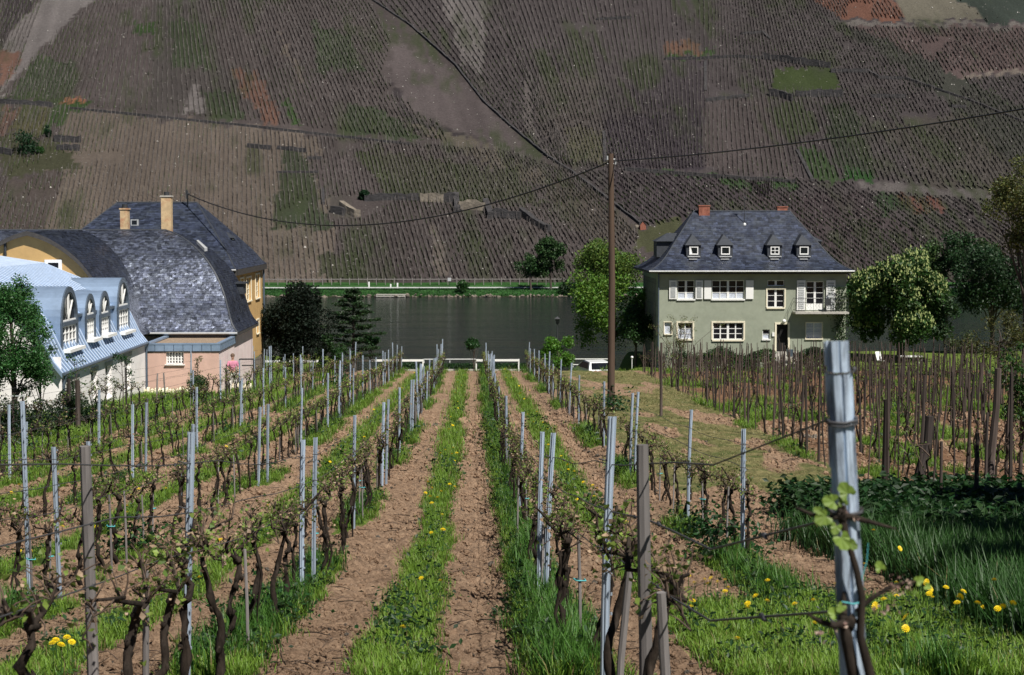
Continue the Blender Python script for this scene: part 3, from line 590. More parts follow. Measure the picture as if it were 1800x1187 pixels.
a, b, c, d = h['door']; t = TB(Fh); m = MB(); m.quad(t(a, .17, c), t(b, .17, c), t(b, .17, d), t(a, .17, d)); dd = m.build('door', M['doorhole'], gh)  # flat near-black sheet stands for the shade inside the doorway
m = MB(); m.box(a - .12, a - .003, -.05, -.003, c, d, T=t); m.box(b + .003, b + .12, -.05, -.003, c, d, T=t); m.box(a - .12, b + .12, -.05, -.003, d + .003, d + .13, T=t); m.build('door_frame', M['cream'], dd)
m = MB(); m.ball((px(1380), HY0 - .25, pz(565)), .13, 10, 7); lp = m.build('porch_lamp', M['white'], gh); m = MB(); m.tube([(px(1380), HY0, pz(569)), (px(1380), HY0 - .25, pz(569)), (px(1380), HY0 - .25, pz(567))], .03, 5); m.build('bracket', M['iron'], lp)
m = MB(); m.box(px(1360), px(1364), -.09, -.002, pz(592), pz(585), T=t); m.build('letter_box', M['white'], gh)
# balcony
bx0, bx1 = px(1396), px(1490); bz = pz(548); bd = 1.05
m = MB(); m.box(bx0, bx1, HY0 - bd, HY0 - .003, bz - .12, bz); bal = m.build('balcony', M['concrete'], gh)
m = MB(); rt = bz + .88
for hh in (rt, bz + .12, bz + .62): m.tube([(bx0 + .05, HY0 - .01, hh), (bx0 + .05, HY0 - bd + .05, hh), (bx1 - .05, HY0 - bd + .05, hh)], .014, 4)
nb = 18
for i in range(nb + 1):
    xx = bx0 + .05 + (bx1 - bx0 - .1) * i / nb
    if i % 3 == 0: m.tube([(xx, HY0 - bd + .05, bz), (xx, HY0 - bd + .05, rt)], .012, 4)
    else: m.tube([(xx - .07, HY0 - bd + .05, bz + .15), (xx + .05, HY0 - bd + .05, bz + .28), (xx - .06, HY0 - bd + .05, bz + .4), (xx + .06, HY0 - bd + .05, bz + .58)], .009, 3)
for k in range(3): m.tube([(bx0 + .05, HY0 - .2 - k * .3, bz), (bx0 + .05, HY0 - .2 - k * .3, rt)], .010, 4)
m.build('railing', M['iron'], bal)
m = MB(); cx = px(1456); m.box(cx - .2, cx + .2, HY0 - .8, HY0 - .4, bz + .40, bz + .44); m.box(cx - .2, cx + .2, HY0 - .42, HY0 - .38, bz + .44, bz + .85)
for dx in (-.18, .18):
    for dy in (-.78, -.4): m.tube([(cx + dx, HY0 + dy, bz), (cx + dx, HY0 + dy, bz + .42)], .015, 4)
tag(m.build('garden_chair', M['iron']), 'dark metal chair standing on the balcony of the green house', 'chair')
# steps and plinth
st_ = thing('front_steps', 'worn stone steps rising to the dark front door of the green house', 'steps', (px(1382), 0, 0))
for k in range(5): m = MB(); m.box(-.75, .75, HY0 - .35 - k * .32, HY0 - .06 - k * .32, -10.2, pz(619) - k * .17); m.build('step', M['concrete'], st_)
# roof
prof = [(0, -3.16), (.15, -2.97), (.34, -2.40), (.56, -1.35), (.83, -.11), (1, .71)]
groof, rings = hip_roof(gh, 11.35, 24.6, 109.35, 120.1, prof, (3.55, 3.2), (5.4, 5.2), faces='FLR', w=.30, course=.2)
m = MB(); m.box(x0 - .02, x1 + .02, 109.4, 110, -3.36, -3.31); m.build('soffit', M['darkboard'], gh)
for cx in (1220, 1276, 1363.5, 1415):
    X = xof(cx, 111.2); yf = 111.2; zt, zb = zof(431, yf), zof(451, yf); wd = .48
    m = MB(); m.box(X - wd, X + wd, yf, 113.9, zb, zt); dm = m.build('dormer', M['slatebase'], groof)
    m = MB(); ap = (X, 112.0, zof(412, 112)); e = .09
    q = [(X - wd - e, yf - .12, zt), (X + wd + e, yf - .12, zt), (X + wd + e, 114.4, zt + .02), (X - wd - e, 114.4, zt + .02)]; bk_ = (X, 114.6, zof(412, 112))
    m.add(q + [ap, bk_], [(0, 1, 4), (1, 2, 5, 4), (3, 0, 4, 5), (0, 3, 2, 1)]); m.build('dormer_roof', M['slatebase'], dm)
    Td = TF(yf - .003); u = xof(cx, yf); f = MB(); tt_ = TB(Td); a, b, c, d = X - .29, X + .29, zb + .12, zt - .1
    for bx in ((a, b, d - .06, d), (a, b, c, c + .07), (a, a + .06, c + .07, d - .06), (b - .06, b, c + .07, d - .06)): f.box(bx[0], bx[1], -.05, .0, bx[2], bx[3], T=tt_)
    if cx == 1363.5: f.box(X - .02, X + .02, -.05, 0, c + .07, d - .06, T=tt_); f.box(a + .06, X - .021, -.04, 0, (c + d) / 2 - .02, (c + d) / 2 + .02, T=tt_); f.box(X + .021, b - .06, -.04, 0, (c + d) / 2 - .02, (c + d) / 2 + .02, T=tt_)
    f.build('dormer_frame', M['white'], dm); p = MB(); p.quad(tt_(a, -.01, c), tt_(b, -.01, c), tt_(b, -.01, d), tt_(a, -.01, d)); p.build('pane', M['glass'], dm)
    if cx < 1250: p = MB(); p.quad(tt_(a + .06, -.02, c + .07), tt_(a + .2, -.02, c + .07), tt_(a + .1, -.02, d - .06), tt_(a + .06, -.02, d - .06)); p.build('drawn_curtain', M['white'], dm)
    s = MB(); s.box(a - .12, b + .12, -.18, -.01, zb - .04, zb + .03, T=tt_); s.box(a - .05, b - .1, -.36, -.2, zb - .2, zb - .14, T=tt_); s.build('lead_apron', M['silver'], dm)
for sx, X0, X1 in ((-1, 12.3, 14.6), (1, 21.6, 23.3)):
    m = MB(); m.box(X0, X1, 113.6, 115.6, -2.35, -1.3); dm = m.build('dormer', M['slatebase'], groof)
    m = MB(); m.add([(X0 - .1, 113.4, -1.3), (X1 + .1, 113.4, -1.3), (X1 + .1, 115.8, -1.3), (X0 - .1, 115.8, -1.3), (X0 + (.8 if sx < 0 else 0), 114.6, -.75), (X1 - (.8 if sx > 0 else 0), 114.6, -.75)], [(0, 1, 5, 4), (1, 2, 5), (2, 3, 4, 5), (3, 0, 4), (3, 2, 1, 0)]); m.build('dormer_roof', M['slatebase'], dm)
for a, b, top, Yc in ((1228, 1247, 361, 114.65), (1366, 1384, 363, 115.0)):
    m = MB(); m.box(xof(a, Yc), xof(b, Yc), Yc - .25, Yc + .3, .0, zof(top + 2, Yc)); ch = m.build('chimney', M['brick'], groof)
    m = MB(); m.box(xof(a, Yc) - .04, xof(b, Yc) + .04, Yc - .29, Yc + .34, zof(top + 2, Yc) + .002, zof(top, Yc)); m.build('chimney_cap', M['brick'], ch)
an = (xof(1309, 113.8), 113.8)
m = MB(); m.tube([(*an, -.25), (*an, zof(347, 113.8))], .022, 6); m.tube([(an[0] - .3, an[1], zof(352, 113.8)), (an[0] + .1, an[1], zof(352, 113.8))], .012, 4)
for k in range(5): m.tube([(an[0] - .28 + k * .09, an[1] - .2, zof(352, 113.8)), (an[0] - .28 + k * .09, an[1] + .2, zof(352, 113.8))], .008, 3)
m.tube([(an[0] - .1, an[1], zof(346, 113.8)), (an[0] + .1, an[1], zof(350, 113.8))], .04, 5); tag(m.build('antenna', M['iron']), 'thin television aerial on the green house roof between its chimneys', 'aerial')
m = MB(); m.ball((an[0], an[1] - .05, -.22), (.14, .14, .16), 8, 5); m.build('flashing', M['silver'], groof)
m = MB(); m.tube([(x0 + .05, HY0 - .06, -3.3), (x0 + .05, HY0 - .06, -9.5)], .045, 6); m.build('downpipe', M['zincdark'], gh)
m = MB()
for i in range(14): m.tube([(x0 - .09, 110.3 + i * .6, -9.4), (x0 - .09, 110.3 + i * .6, -3.7)], .02, 4)
for k in range(8): m.tube([(x0 - .07, 110.2, -8.9 + k * .7), (x0 - .07, 118.4, -8.9 + k * .7)], .018, 4)
m.build('climbing_frame', M['greywood'], gh)
# ---------------------------------------------------------------- the old winery on the left: all of it K times the first survey
K = 1.09
PR = [(0, -4.65), (.15, -4.50), (.30, -4.33), (.42, -3.80), (.65, -2.96), (1.05, -2.18), (1.60, -1.46), (2.30, -.90), (3.0, -.52), (3.55, -.38)]
wl = thing('slate_roofed_winery', 'old winery with sweeping curved slate roof and yellow arched gable', 'winery', (-14, 80, -8))
prB = [(r / 3.55, z * K) for r, z in PR]
bx0, bx1, by0, by1 = -26 * K, -9.85 * K, 71.7 * K, 78.8 * K; rr = 3.55 * K
broof, br = hip_roof(wl, bx0, bx1, by0, by1, prB, rr, rr, faces='F', n=26, w=.20, course=.12, sm='shinyslate', tilt=.07); broof['label'] = 'gleaming curved slate roof sweeping down to the flat roof'
slates('slates', lambda s: ring_at(br, s, 1), lambda s: ring_at(br, s, 2), 6.5, broof, .20, .12, tone=(.4, .9))  # side face of the same slate, its missing sheen put into darker tones
zw = -4.72 * K
wall(wl, TR(-10.1 * K), 72.1 * K, 78.6 * K, -9.6, zw, [], M['pinkwhite']); wall(wl, TF(72.1 * K), bx0 + .5, -10.1 * K, -9.6, zw, [], M['pinkwhite'])
# cross wing with the arched gable
gy0, gy1 = 66.1 * K, 75.0 * K; xr, xl_ = -13.5 * K, (-13.5 - 7.1) * K
dp = densify(prB, 26); right = [(xr - t * rr, z) for t, z in dp]; left = [(xl_ + t * rr, z) for t, z in dp]
m = MB()
for side in (right, left):
    for (xa, za), (xb, zb) in zip(side[:-1], side[1:]): m.quad((xa, gy0 - .25, za), (xb, gy0 - .25, zb), (xb, gy1, zb), (xa, gy1, za))
wr = m.build('roof', M['slatebase'], wl)
def wf(y): return lambda s: (lambda q: (q[0], y, q[1]))((lambda f: (right[int(f)][0] + (right[int(f) + 1][0] - right[int(f)][0]) * (f - int(f)), right[int(f)][1] + (right[int(f) + 1][1] - right[int(f)][1]) * (f - int(f))))(min(s * 25, 24.999)))
slates('slates', wf(gy0 - .25), wf(gy1), 6.6, wr, .20, .12, tone=(.35, .9))  # same slate again, its duller angle put into darker tones
prof_g = right + left[::-1]; m = MB()
inner = [(x, z - .02) for x, z in prof_g]; cxg = (xr + xl_) / 2
for (xa, za), (xb, zb) in zip(inner[:-1], inner[1:]): m.add([(xa, gy0, za), (xb, gy0, zb), (cxg, gy0, -5.2)], [(0, 1, 2)])
m.quad((xr - .2, gy0, -5.1), (xl_ + .2, gy0, -5.1), (xl_ + .2, gy0, -9.5), (xr - .2, gy0, -9.5)); m.build('gable_wall', M['yellowwall'], wl)
m = MB()
for (xa, za), (xb, zb) in zip(prof_g[:-1], prof_g[1:]): m.add([(xa, gy0 - .26, za + .03), (xb, gy0 - .26, zb + .03), (xb, gy0 - .26, zb - .16), (xa, gy0 - .26, za - .16), (xa, gy0 - .2, za + .03), (xb, gy0 - .2, zb + .03), (xb, gy0 - .2, zb - .16), (xa, gy0 - .2, za - .16)], [(0, 1, 2, 3), (7, 6, 5, 4), (0, 4, 5, 1), (3, 2, 6, 7)])
m.build('bargeboard', M['darkboard'], wl)
Tg = TF(gy0 - .004)
m = MB(); a, b, c, d = xof(84, gy0), xof(114, gy0), zof(476, gy0), zof(456, gy0); t = TB(Tg)
for q in ((a, b, d - .13, d), (a, a + .14, c, d - .13), (b - .14, b, c, d - .13), (a + .14, b - .14, c, c + .06)): m.box(q[0], q[1], -.05, -.003, q[2], q[3], T=t)
gw = m.build('window', M['white'], wl); m = MB(); m.quad(t(a + .14, -.004, c), t(b - .14, -.004, c), t(b - .14, -.004, d - .13), t(a + .14, -.004, d - .13)); m.build('pane', M['glass'], gw)
m = MB(); m.tube([(xof(17, gy0), gy0 - .1, zof(424, gy0)), (xof(17, gy0), gy0 - .1, zof(450, gy0))], .06, 6); m.build('downpipe', M['iron'], wl)
for a, b, top, Yc, nm in ((218, 231, 369, 75.9 * K, 'small'), (289, 306, 347, 76.3 * K, 'tall')):
    m = MB(); m.box(xof(a, Yc), xof(b, Yc), Yc - .25, Yc + .25, -1.2, zof(top, Yc)); ch = m.build('chimney', M['ochrestack'], broof); ch['label'] = nm + ' ochre chimney with flaking render'
    m = MB(); m.box(xof(a, Yc) - .04, xof(b, Yc) + .04, Yc - .29, Yc + .29, zof(top, Yc) + .002, zof(top, Yc) + .07); m.build('chimney_cap', M['ochrestack' if nm == 'small' else 'concrete'], ch)
    m = MB(); m.tube([(xof((a + b) / 2, Yc), Yc, zof(top, Yc) + .07), (xof((a + b) / 2, Yc), Yc, zof(top, Yc) + .25)], .14, 8); m.build('chimney_pot', M['iron'], ch)
dY = 77.2 * K; m = MB(); m.box(-11.3 * K, -10.25 * K, dY - .5, dY + .5, zof(516, dY), zof(498, dY)); dm = m.build('dormer', M['slatebase'], broof); m = MB(); m.box(-11.3 * K, -10.15 * K, dY - .6, dY + .6, zof(498, dY) + .002, zof(498, dY) + .08); m.build('dormer_roof', M['slatebase'], dm)
m = MB(); q = [W(347, 427, 75.0 * K), W(350, 426, 75.0 * K), W(366, 440, 74.6 * K), W(361, 441, 74.6 * K)]; q = [v + Vector((0, -.25, .12)) for v in q]; m.add(q + [v - Vector((0, 0, .15)) for v in q], [(0, 1, 2, 3), (0, 4, 5, 1), (1, 5, 6, 2), (2, 6, 7, 3), (3, 7, 4, 0)]); m.build('roof_light', M['silver'], broof)
# ---------------------------------------------------------------- flat-roofed extension
ex = thing('flat_roofed_extension', 'low pale pink flat-roofed extension with blue zinc fascia below the slate roof', 'extension', (-12, 74, -8))
ey0, ey1, ex0, ex1 = 67.5 * K, 72.0 * K, -12.9 * K, -9.95 * K; zt = -4.79 * K; zb = -5.10 * K
Te = TF(ey0 + .08); hw = (xof(292, ey0), xof(323, ey0), zof(640, ey0), zof(617.5, ey0))
wall(ex, Te, ex0, ex1 - .08, -9.5, zb, [hw], M['pinkwall']); wall(ex, TR(ex1 - .08), ey0 + .08, ey1, -9.5, zb, [], M['pinkwhite'])  # side wall in a paler colour than the front wall
window(ex, Te, *hw, 6, 4, sill=.04, bar=.05, fr='white'); m = MB(); m.box(ex0 + .05, ex1 - .1, ey0 + .1, ey1, zt - .14, zt - .08); m.build('roof', M['gravelroof'], ex)
m = MB(); m.box(ex0, ex1, ey0, ey0 + .2, zt - .06, zt); m.box(ex1 - .2, ex1, ey0 + .203, ey1, zt - .06, zt); m.box(ex0, ex0 + .2, ey0 + .203, ey1, zt - .05, zt + .03); m.build('coping', M['zinc'], ex)
npan = 8
for i in range(npan):
    a = ex0 + (ex1 - ex0) * i / npan; b = ex0 + (ex1 - ex0) * (i + 1) / npan; m = MB(); m.box(a + .012, b - .012, ey0 + .012 + random.random() * .006, ey0 + .05, zb, zt - .062); m.build('fascia_panel', M['zinc'], ex)
for i in range(9):
    a = ey0 + .05 + (ey1 - ey0 - .05) * i / 9; b = ey0 + .05 + (ey1 - ey0 - .05) * (i + 1) / 9; m = MB(); m.box(ex1 - .05, ex1 - .012, a + .02, b - .02, zb, zt - .062); m.build('fascia_panel', M['zinc'], ex)
m = MB(); m.box(ex0, ex1 - .02, ey0 + .052, ey0 + .078, zb - .03, zt - .065); m.box(ex1 - .078, ex1 - .052, ey0 + .08, ey1, zb - .03, zt - .065); m.build('fascia_backing', M['zincdark'], ex)
# ---------------------------------------------------------------- tall yellow house
th = thing('tall_yellow_house', 'tall ochre yellow house with steep dark slate hipped roof behind the winery', 'house', (-16, 90, -8))
PR2 = [(0, -2.23), (.08, -2.08), (.14, -1.7), (.52, -.5), (.8, .35), (1, .94)]; prT = [(t, z * K) for t, z in PR2]
tx0, tx1, ty0, ty1 = -20.3 * K, -10.95 * K, 79.5 * K, 91.3 * K
troof, tr = hip_roof(th, tx0, tx1, ty0, ty1, prT, (2.7 * K, 2.7 * K), (5.8 * K, 5.8 * K), faces='FR', n=20, w=.27, course=.18, soff=.3)
xw = -11.15 * K; Tt = TR(xw); yof = lambda pxx: -xw * 3000 / (830 - pxx)
hl = [(yof(a), yof(b), zof(d, (yof(a) + yof(b)) / 2), zof(c, (yof(a) + yof(b)) / 2)) for a, b, c, d in ((423, 429, 490, 532), (434, 442, 488, 528), (450, 457, 482, 523), (451, 455, 562, 585))]
wall(th, Tt, ty0 + .3, ty1 - .3, -7.6, -2.4 * K, hl[:], M['yellowwall']); wall(th, TF(ty0 + .3), tx0 + .3, xw, -9.8, -2.4 * K, [], M['yellowwall'])
wall(th, TR(xw + .06), ty0 + .3, ty1 - .25, -10.5, -7.6, [], M['stonewall'], name='plinth')
for hh in hl[:3]:
    window(th, Tt, *hh, 2, 4, fr='cream', sill=.06, trim=.09)
window(th, Tt, *hl[3], 1, 2, fr='cream', trim=.08)
m = MB(); m.tube([(xw + .08, ty1 - .35, -2.5), (xw + .08, ty1 - .35, -10)], .06, 6); m.build('downpipe', M['zincdark'], th)
dY = 86.0 * K; m = MB(); dmx = xof(412, dY); m.box(dmx - 1.3, dmx, dY - .55, dY + .55, zof(434, dY), zof(418, dY)); dm = m.build('dormer', M['slatebase'], troof)
m = MB(); m.add([(dmx - 1.5, dY - .7, zof(418, dY)), (dmx + .12, dY - .7, zof(418, dY)), (dmx + .12, dY + .7, zof(418, dY)), (dmx - 1.5, dY + .7, zof(418, dY)), (dmx - 1.5, dY, zof(405, dY)), (dmx - .3, dY, zof(408, dY))], [(0, 1, 5, 4), (1, 2, 5), (2, 3, 4, 5), (3, 0, 4), (3, 2, 1, 0)]); m.build('dormer_roof', M['slatebase'], dm)
window(dm, TR(dmx + .09), dY - .3, dY + .3, zof(432, dY), zof(420, dY), 1, 1, sill=0, name='dormer_window')
m = MB(); q = W(237, 392, 82.4 * K); m.box(q.x - .2, q.x + .2, q.y - .1, q.y + .05, q.z - .14, q.z + .18); sk = m.build('roof_light', M['silver'], troof); m = MB(); m.box(q.x - .13, q.x + .13, q.y - .115, q.y - .101, q.z - .08, q.z + .13); m.build('pane', M['glass'], sk)
MAST = (xof(334, 92.5), 92.5); m = MB(); m.tube([(*MAST, -.6), (*MAST, zof(336, 92.5))], .035, 6); m.tube([(MAST[0] - .12, MAST[1], zof(341, 92.5)), (MAST[0] + .12, MAST[1], zof(341, 92.5))], .03, 5); m.tube([(MAST[0] - .05, MAST[1], zof(334, 92.5)), (MAST[0] - .05, MAST[1], zof(350, 92.5))], .05, 5)
tag(m.build('roof_mast', M['iron']), 'thin cable mast standing on the tall yellow house roof', 'mast')
# ---------------------------------------------------------------- white annex with the zinc roof
wa = thing('white_annex', 'white annex with blue zinc barrel roof and four arched dormers', 'annex', (-14, 60, -8))
AX = -12.8 * K; AY0, AY1 = 53.3 * K, 66.9 * K; ez = -4.66 * K; Ta = TR(AX); yo = lambda p_: -AX * 3000 / (830 - p_)
hA = [(58.75, 60.6, -8.6, -5.55), (62.55, 63.65, -6.75, -5.5), (65.0, 66.15, -6.75, -5.5), (68.5, 69.9, -6.75, -5.45)]
wall(wa, Ta, AY0, AY1, -9.5, ez - .04, hA, M['whitewall'], depth=.2); wall(wa, TF(AY0), AX - 12, AX, -9.5, ez + .5, [], M['whitewall'])
m = MB(); m.box(AX + .02, AX + .05, AY0 + .2, AY1 - .3, -9.2, -7.75); 
for a, b, c, d in hA:
    Tw = TR(AX - .06)
    f = window(wa, Tw, a, b, c if c > -8 else -7.9, d, 2 if c > -8 else 3, 3, sill=.05 if c > -8 else 0, name='window' if c > -8 else 'glazed_door')
    m = MB(); m.box(AX - .34, AX - .03, a - .001, b + .001, d + .002, d + .0021); 
    m = MB(); m.box(AX + .002, AX + .03, a - .1, b + .1, d + .003, d + .16); m.build('lintel', M['concrete'], f)
prA = [(-12.72, -4.70), (-13.0, -4.35), (-13.35, -3.6), (-13.62, -3.05), (-14.1, -2.62), (-14.9, -2.22), (-16.4, -1.6), (-18.4, -1.28), (-19.5, -1.25), (-22, -1.7), (-25.5, -4.3)]
prA = [(x * K, z * K) for x, z in prA]; m = MB()
for (xa, za), (xb, zb) in zip(prA[:-1], prA[1:]): m.quad((xa, AY0 - .25, za), (xa, AY1 + .1, za), (xb, AY1 + .1, zb), (xb, AY0 - .25, zb))
for (xa, za), (xb, zb) in zip(prA[:-1], prA[1:]): m.quad((xa, AY0 - .25, za), (xb, AY0 - .25, zb), (xb, AY0 - .25, zb - .16), (xa, AY0 - .25, za - .16))
for (xa, za), (xb, zb) in zip(prA[:-1], prA[1:]): m.add([(xa, AY0 - .01, za), (xb, AY0 - .01, zb), (-19 * K, AY0 - .01, -5)], [(0, 1, 2)], 1)
ar = m.build('roof', [M['zinc'], M['whitewall']], wa)
m = MB(); yy = AY0 - .2; fine = []
for (xa, za), (xb, zb) in zip(prA[:-2], prA[1:-1]): fine += [(xa, za)]
fine += [prA[-2]]
while yy < AY1 + .1:
    m.tube([(x, yy, z + .02) for x, z in fine], .024, 4, cap=False, smooth=False); yy += .42
sm_ = m.build('standing_seams', M['seam'], ar); sm_['kind'] = 'stuff'
def dormer(y0_, y1_, zt_, zs):
    xf = -13.15 * K; xb = -16.6 * K; r = (y1_ - y0_) / 2; cy = (y0_ + y1_) / 2; zc = zt_ - r; mb = MB(); n = 16
    arc = [(cy + r * math.cos(math.pi * i / n), zc + r * math.sin(math.pi * i / n)) for i in range(n + 1)]
    for (ya, za), (yb, zb) in zip(arc[:-1], arc[1:]): mb.quad((xf, ya, za), (xf, yb, zb), (xb, yb, zb), (xb, ya, za))
    for yy_ in (y0_, y1_): mb.quad((xf, yy_, zs), (xf, yy_, zc), (xb, yy_, zc), (xb, yy_, zs))
    d_ = mb.build('dormer', M['zinc'], ar)
    mb = MB()                                           # dark arched face round the window
    w = .20 if r > .8 else .14
    outer = [(y0_, zs)] + arc[::-1] + [(y1_, zs)]; ri = r - w; inn = [(y0_ + w, zs + .12)] + [(cy + ri * math.cos(math.pi * i / n), zc + ri * math.sin(math.pi * i / n)) for i in range(n + 1)][::-1] + [(y1_ - w, zs + .12)]
    xo = xf + .03
    for i in range(len(outer) - 1):
        mb.quad((xo, *outer[i]), (xo, *outer[i + 1]), (xo, *inn[i + 1]), (xo, *inn[i])); mb.quad((xo, *outer[i]), (xo, *outer[i + 1]), (xf - .02, *outer[i + 1]), (xf - .02, *outer[i])); mb.quad((xo, *inn[i]), (xo, *inn[i + 1]), (xf - .08, *inn[i + 1]), (xf - .08, *inn[i]))
    zr = zc - .02; mb.box(xf - .05, xo + .02, y0_ + w, y1_ - w, zr - .1, zr + .04); mb.build('dormer_face', M['zincdark'], d_)
    xg = xf - .07; mb = MB(); mb.add([(xg, *q) for q in inn], [tuple(range(len(inn)))]); mb.build('pane', M['glass'], d_)
    f = MB(); b = .05 if r > .8 else .035; a0, a1 = y0_ + w, y1_ - w; x_0, x_1 = xg + .01, xg + .06; zl = zs + .14
    f.box(x_0, x_1, a0, a1, zl, zl + b * 1.6); f.box(x_0, x_1, a0, a1, zr - .1 - b, zr - .101); f.box(x_0, x_1, a0, a0 + b, zl + b * 1.6, zr - .1 - b); f.box(x_0, x_1, a1 - b, a1, zl + b * 1.6, zr - .1 - b)
    nc_ = 4 if r > .8 else 2
    for i in range(1, nc_): yy_ = a0 + (a1 - a0) * i / nc_; bb = b * (1.0 if i == nc_ / 2 else .5); f.box(x_0 + .002, x_1 + .002, yy_ - bb, yy_ + bb, zl + b * 1.6, zr - .1 - b)
    for k in (1, 2): zz_ = zl + (zr - .1 - zl) * k / 3; f.box(x_0 + .004, x_1 - .004, a0 + b, a1 - b, zz_ - b * .35, zz_ + b * .35)
    f.box(x_0, x_1, a0, a1, zr + .045, zr + .045 + b); f.box(x_0 + .002, x_1 + .01, cy - b, cy + b, zr + .045 + b, zc + ri * .93)
    for s_ in (-1, 1): f.tube([(xg + .035, cy, zr + .08), (xg + .035, cy + s_ * ri * .62, zc + ri * .70)], b * .6, 4, smooth=False)
    f.build('window_frame', M['white'], d_)
    s = MB(); s.box(xf - .02, xf + .30, y0_ + w * .4, y1_ - w * .4, zs + .02, zs + .13); s.build('sill', M['white'], d_)
    return d_
dl = [(53.95 + .85, 57.1), (58.25, 59.75), (60.5, 62.15), (63.5, 65.65)]
for i, (a, b) in enumerate(dl):
    dormer(a * K, b * K, (-2.1 if i in (0, 3) else -2.46) * K, (-4.22 if i in (0, 3) else -4.12) * K)
for a, b in ((57.1, 58.25), (59.75, 60.5), (62.15, 63.5)):
    m = MB(); X_ = -13.32 * K; m.box(-15.2 * K, X_, a * K + .01, b * K - .01, -4.0 * K, -3.2 * K); cb = m.build('dormer_cheek', M['zinc'], ar)
    m = MB(); m.box(-15.2 * K, X_ + .09, a * K + .01, b * K - .01, -3.2 * K + .002, -3.2 * K + .1); m.build('dark_gutter', M['zincdark'], cb)
    m = MB(); n = 8; yc, rr_ = (a + b) / 2 * K, (b - a) / 2 * K
    for i in range(n): t0, t1 = i / n, (i + 1) / n; f_ = lambda t_: (X_ - 1.1 * K * t_, -3.2 * K + .12 + .62 * K * math.sin(t_ * math.pi / 2)); (xa, za), (xb, zb) = f_(t0), f_(t1); m.quad((xa, a * K, za), (xa, b * K, za), (xb, b * K, zb), (xb, a * K, zb))
    m.build('valley_sheet', M['zinc'], cb)
m = MB(); m.tube([(AX + .12, AY0 - .1, ez - .08), (AX + .12, AY1 + .1, ez - .08)], .06, 6); m.build('gutter', M['zincdark'], wa)
for yy_ in (AY0 + .06, AY1 - .02):
    m = MB(); m.tube([(AX + .12, yy_, ez - .1), (AX + .1, yy_, ez - .25), (AX + .06, yy_, ez - .45), (AX + .06, yy_, -9)], .05, 6); m.build('downpipe', M['zincdark'], wa)
for root in (gh, wl, ex, th, wa):
    rel(None, root)
# ================================================================ TREES AND BUSHES
def leaves(name, cen, size, col, parent=None, m='leaf', up=.3, aspect=1.0, seed=1):
    """one small folded blade per place: cen (n,3), size (n,), col (n,3)"""
    r = np.random.default_rng(seed); n = len(cen); size = np.broadcast_to(size, (n,))
    nv = r.normal(0, 1, (n, 3)); nv[:, 2] += up * 2; nv /= np.linalg.norm(nv, axis=1)[:, None]
    a = np.cross(nv, r.normal(0, 1, (n, 3))); a /= np.linalg.norm(a, axis=1)[:, None] + 1e-9; b = np.cross(nv, a) * aspect
    s = size[:, None]
    V = np.stack([cen - a * s, cen - b * s * .55 + nv * s * .12, cen + a * s, cen + b * s * .55 + nv * s * .12], 1).reshape(-1, 3)
    F = np.arange(4 * n).reshape(n, 4); return link(name, np_mesh(name, V, F, M[m], col=np.repeat(col, 4, 0)), parent)
def greens(n, base, var=.35, seed=2, tip=None, w=None):
    r = np.random.default_rng(seed); c = np.tile(np.array(base, float), (n, 1)) * r.uniform(1 - var, 1 + var, (n, 1)); c[:, 0] *= r.uniform(.8, 1.3, n)
    return c
def clump_pts(clumps, n, seed=3, shell=.55, squash=1.0):
    r = np.random.default_rng(seed); c = np.array([q[:3] for q in clumps]); R_ = np.array([q[3] for q in clumps]); w = R_ ** 2; w /= w.sum()
    k = r.choice(len(clumps), n, p=w); d = r.normal(0, 1, (n, 3)); d /= np.linalg.norm(d, axis=1)[:, None]
    rad = R_[k] * (1 - shell * r.random(n) ** 1.6) * r.uniform(.85, 1.15, n); d[:, 2] *= squash
    return c[k] + d * rad[:, None], d
def crown_clumps(cx, cy, cz, rx, ry, rz, n, r0, seed, low=-1.0):
    r = np.random.default_rng(seed); out = []
    while len(out) < n:
        d = r.normal(0, 1, 3); d /= np.linalg.norm(d)
        if d[2] < low: continue
        k = r.uniform(.45, .92); out.append((cx + d[0] * rx * k, cy + d[1] * ry * k, cz + d[2] * rz * k, r0 * r.uniform(.6, 1.25)))
    return out
def limbs(mb, base, height, targets, r0, wob=.15, seed=1, frac=(.3, .8)):
    rd = random.Random(seed); bx, by, bz = base; tr = []
    for i in range(7): t = i / 6; tr.append((bx + rd.uniform(-wob, wob) * t, by + rd.uniform(-wob, wob) * t, bz + height * t))
    mb.tube(tr, [r0 * (1 - .75 * i / 6) for i in range(7)], 7)
    for (x, y, z, *_) in targets:
        t = rd.uniform(*frac); k = t * 6; i = int(k); p = Vector(tr[i]).lerp(Vector(tr[min(i + 1, 6)]), k - i); q = Vector((x, y, z)); mid = p.lerp(q, .5) + Vector((rd.uniform(-.2, .2), rd.uniform(-.2, .2), (q - p).length * .12))
        rr = r0 * (1 - .75 * t) * .5; mb.tube([p, p.lerp(mid, .5), mid, q], [rr, rr * .8, rr * .55, rr * .15], 5)
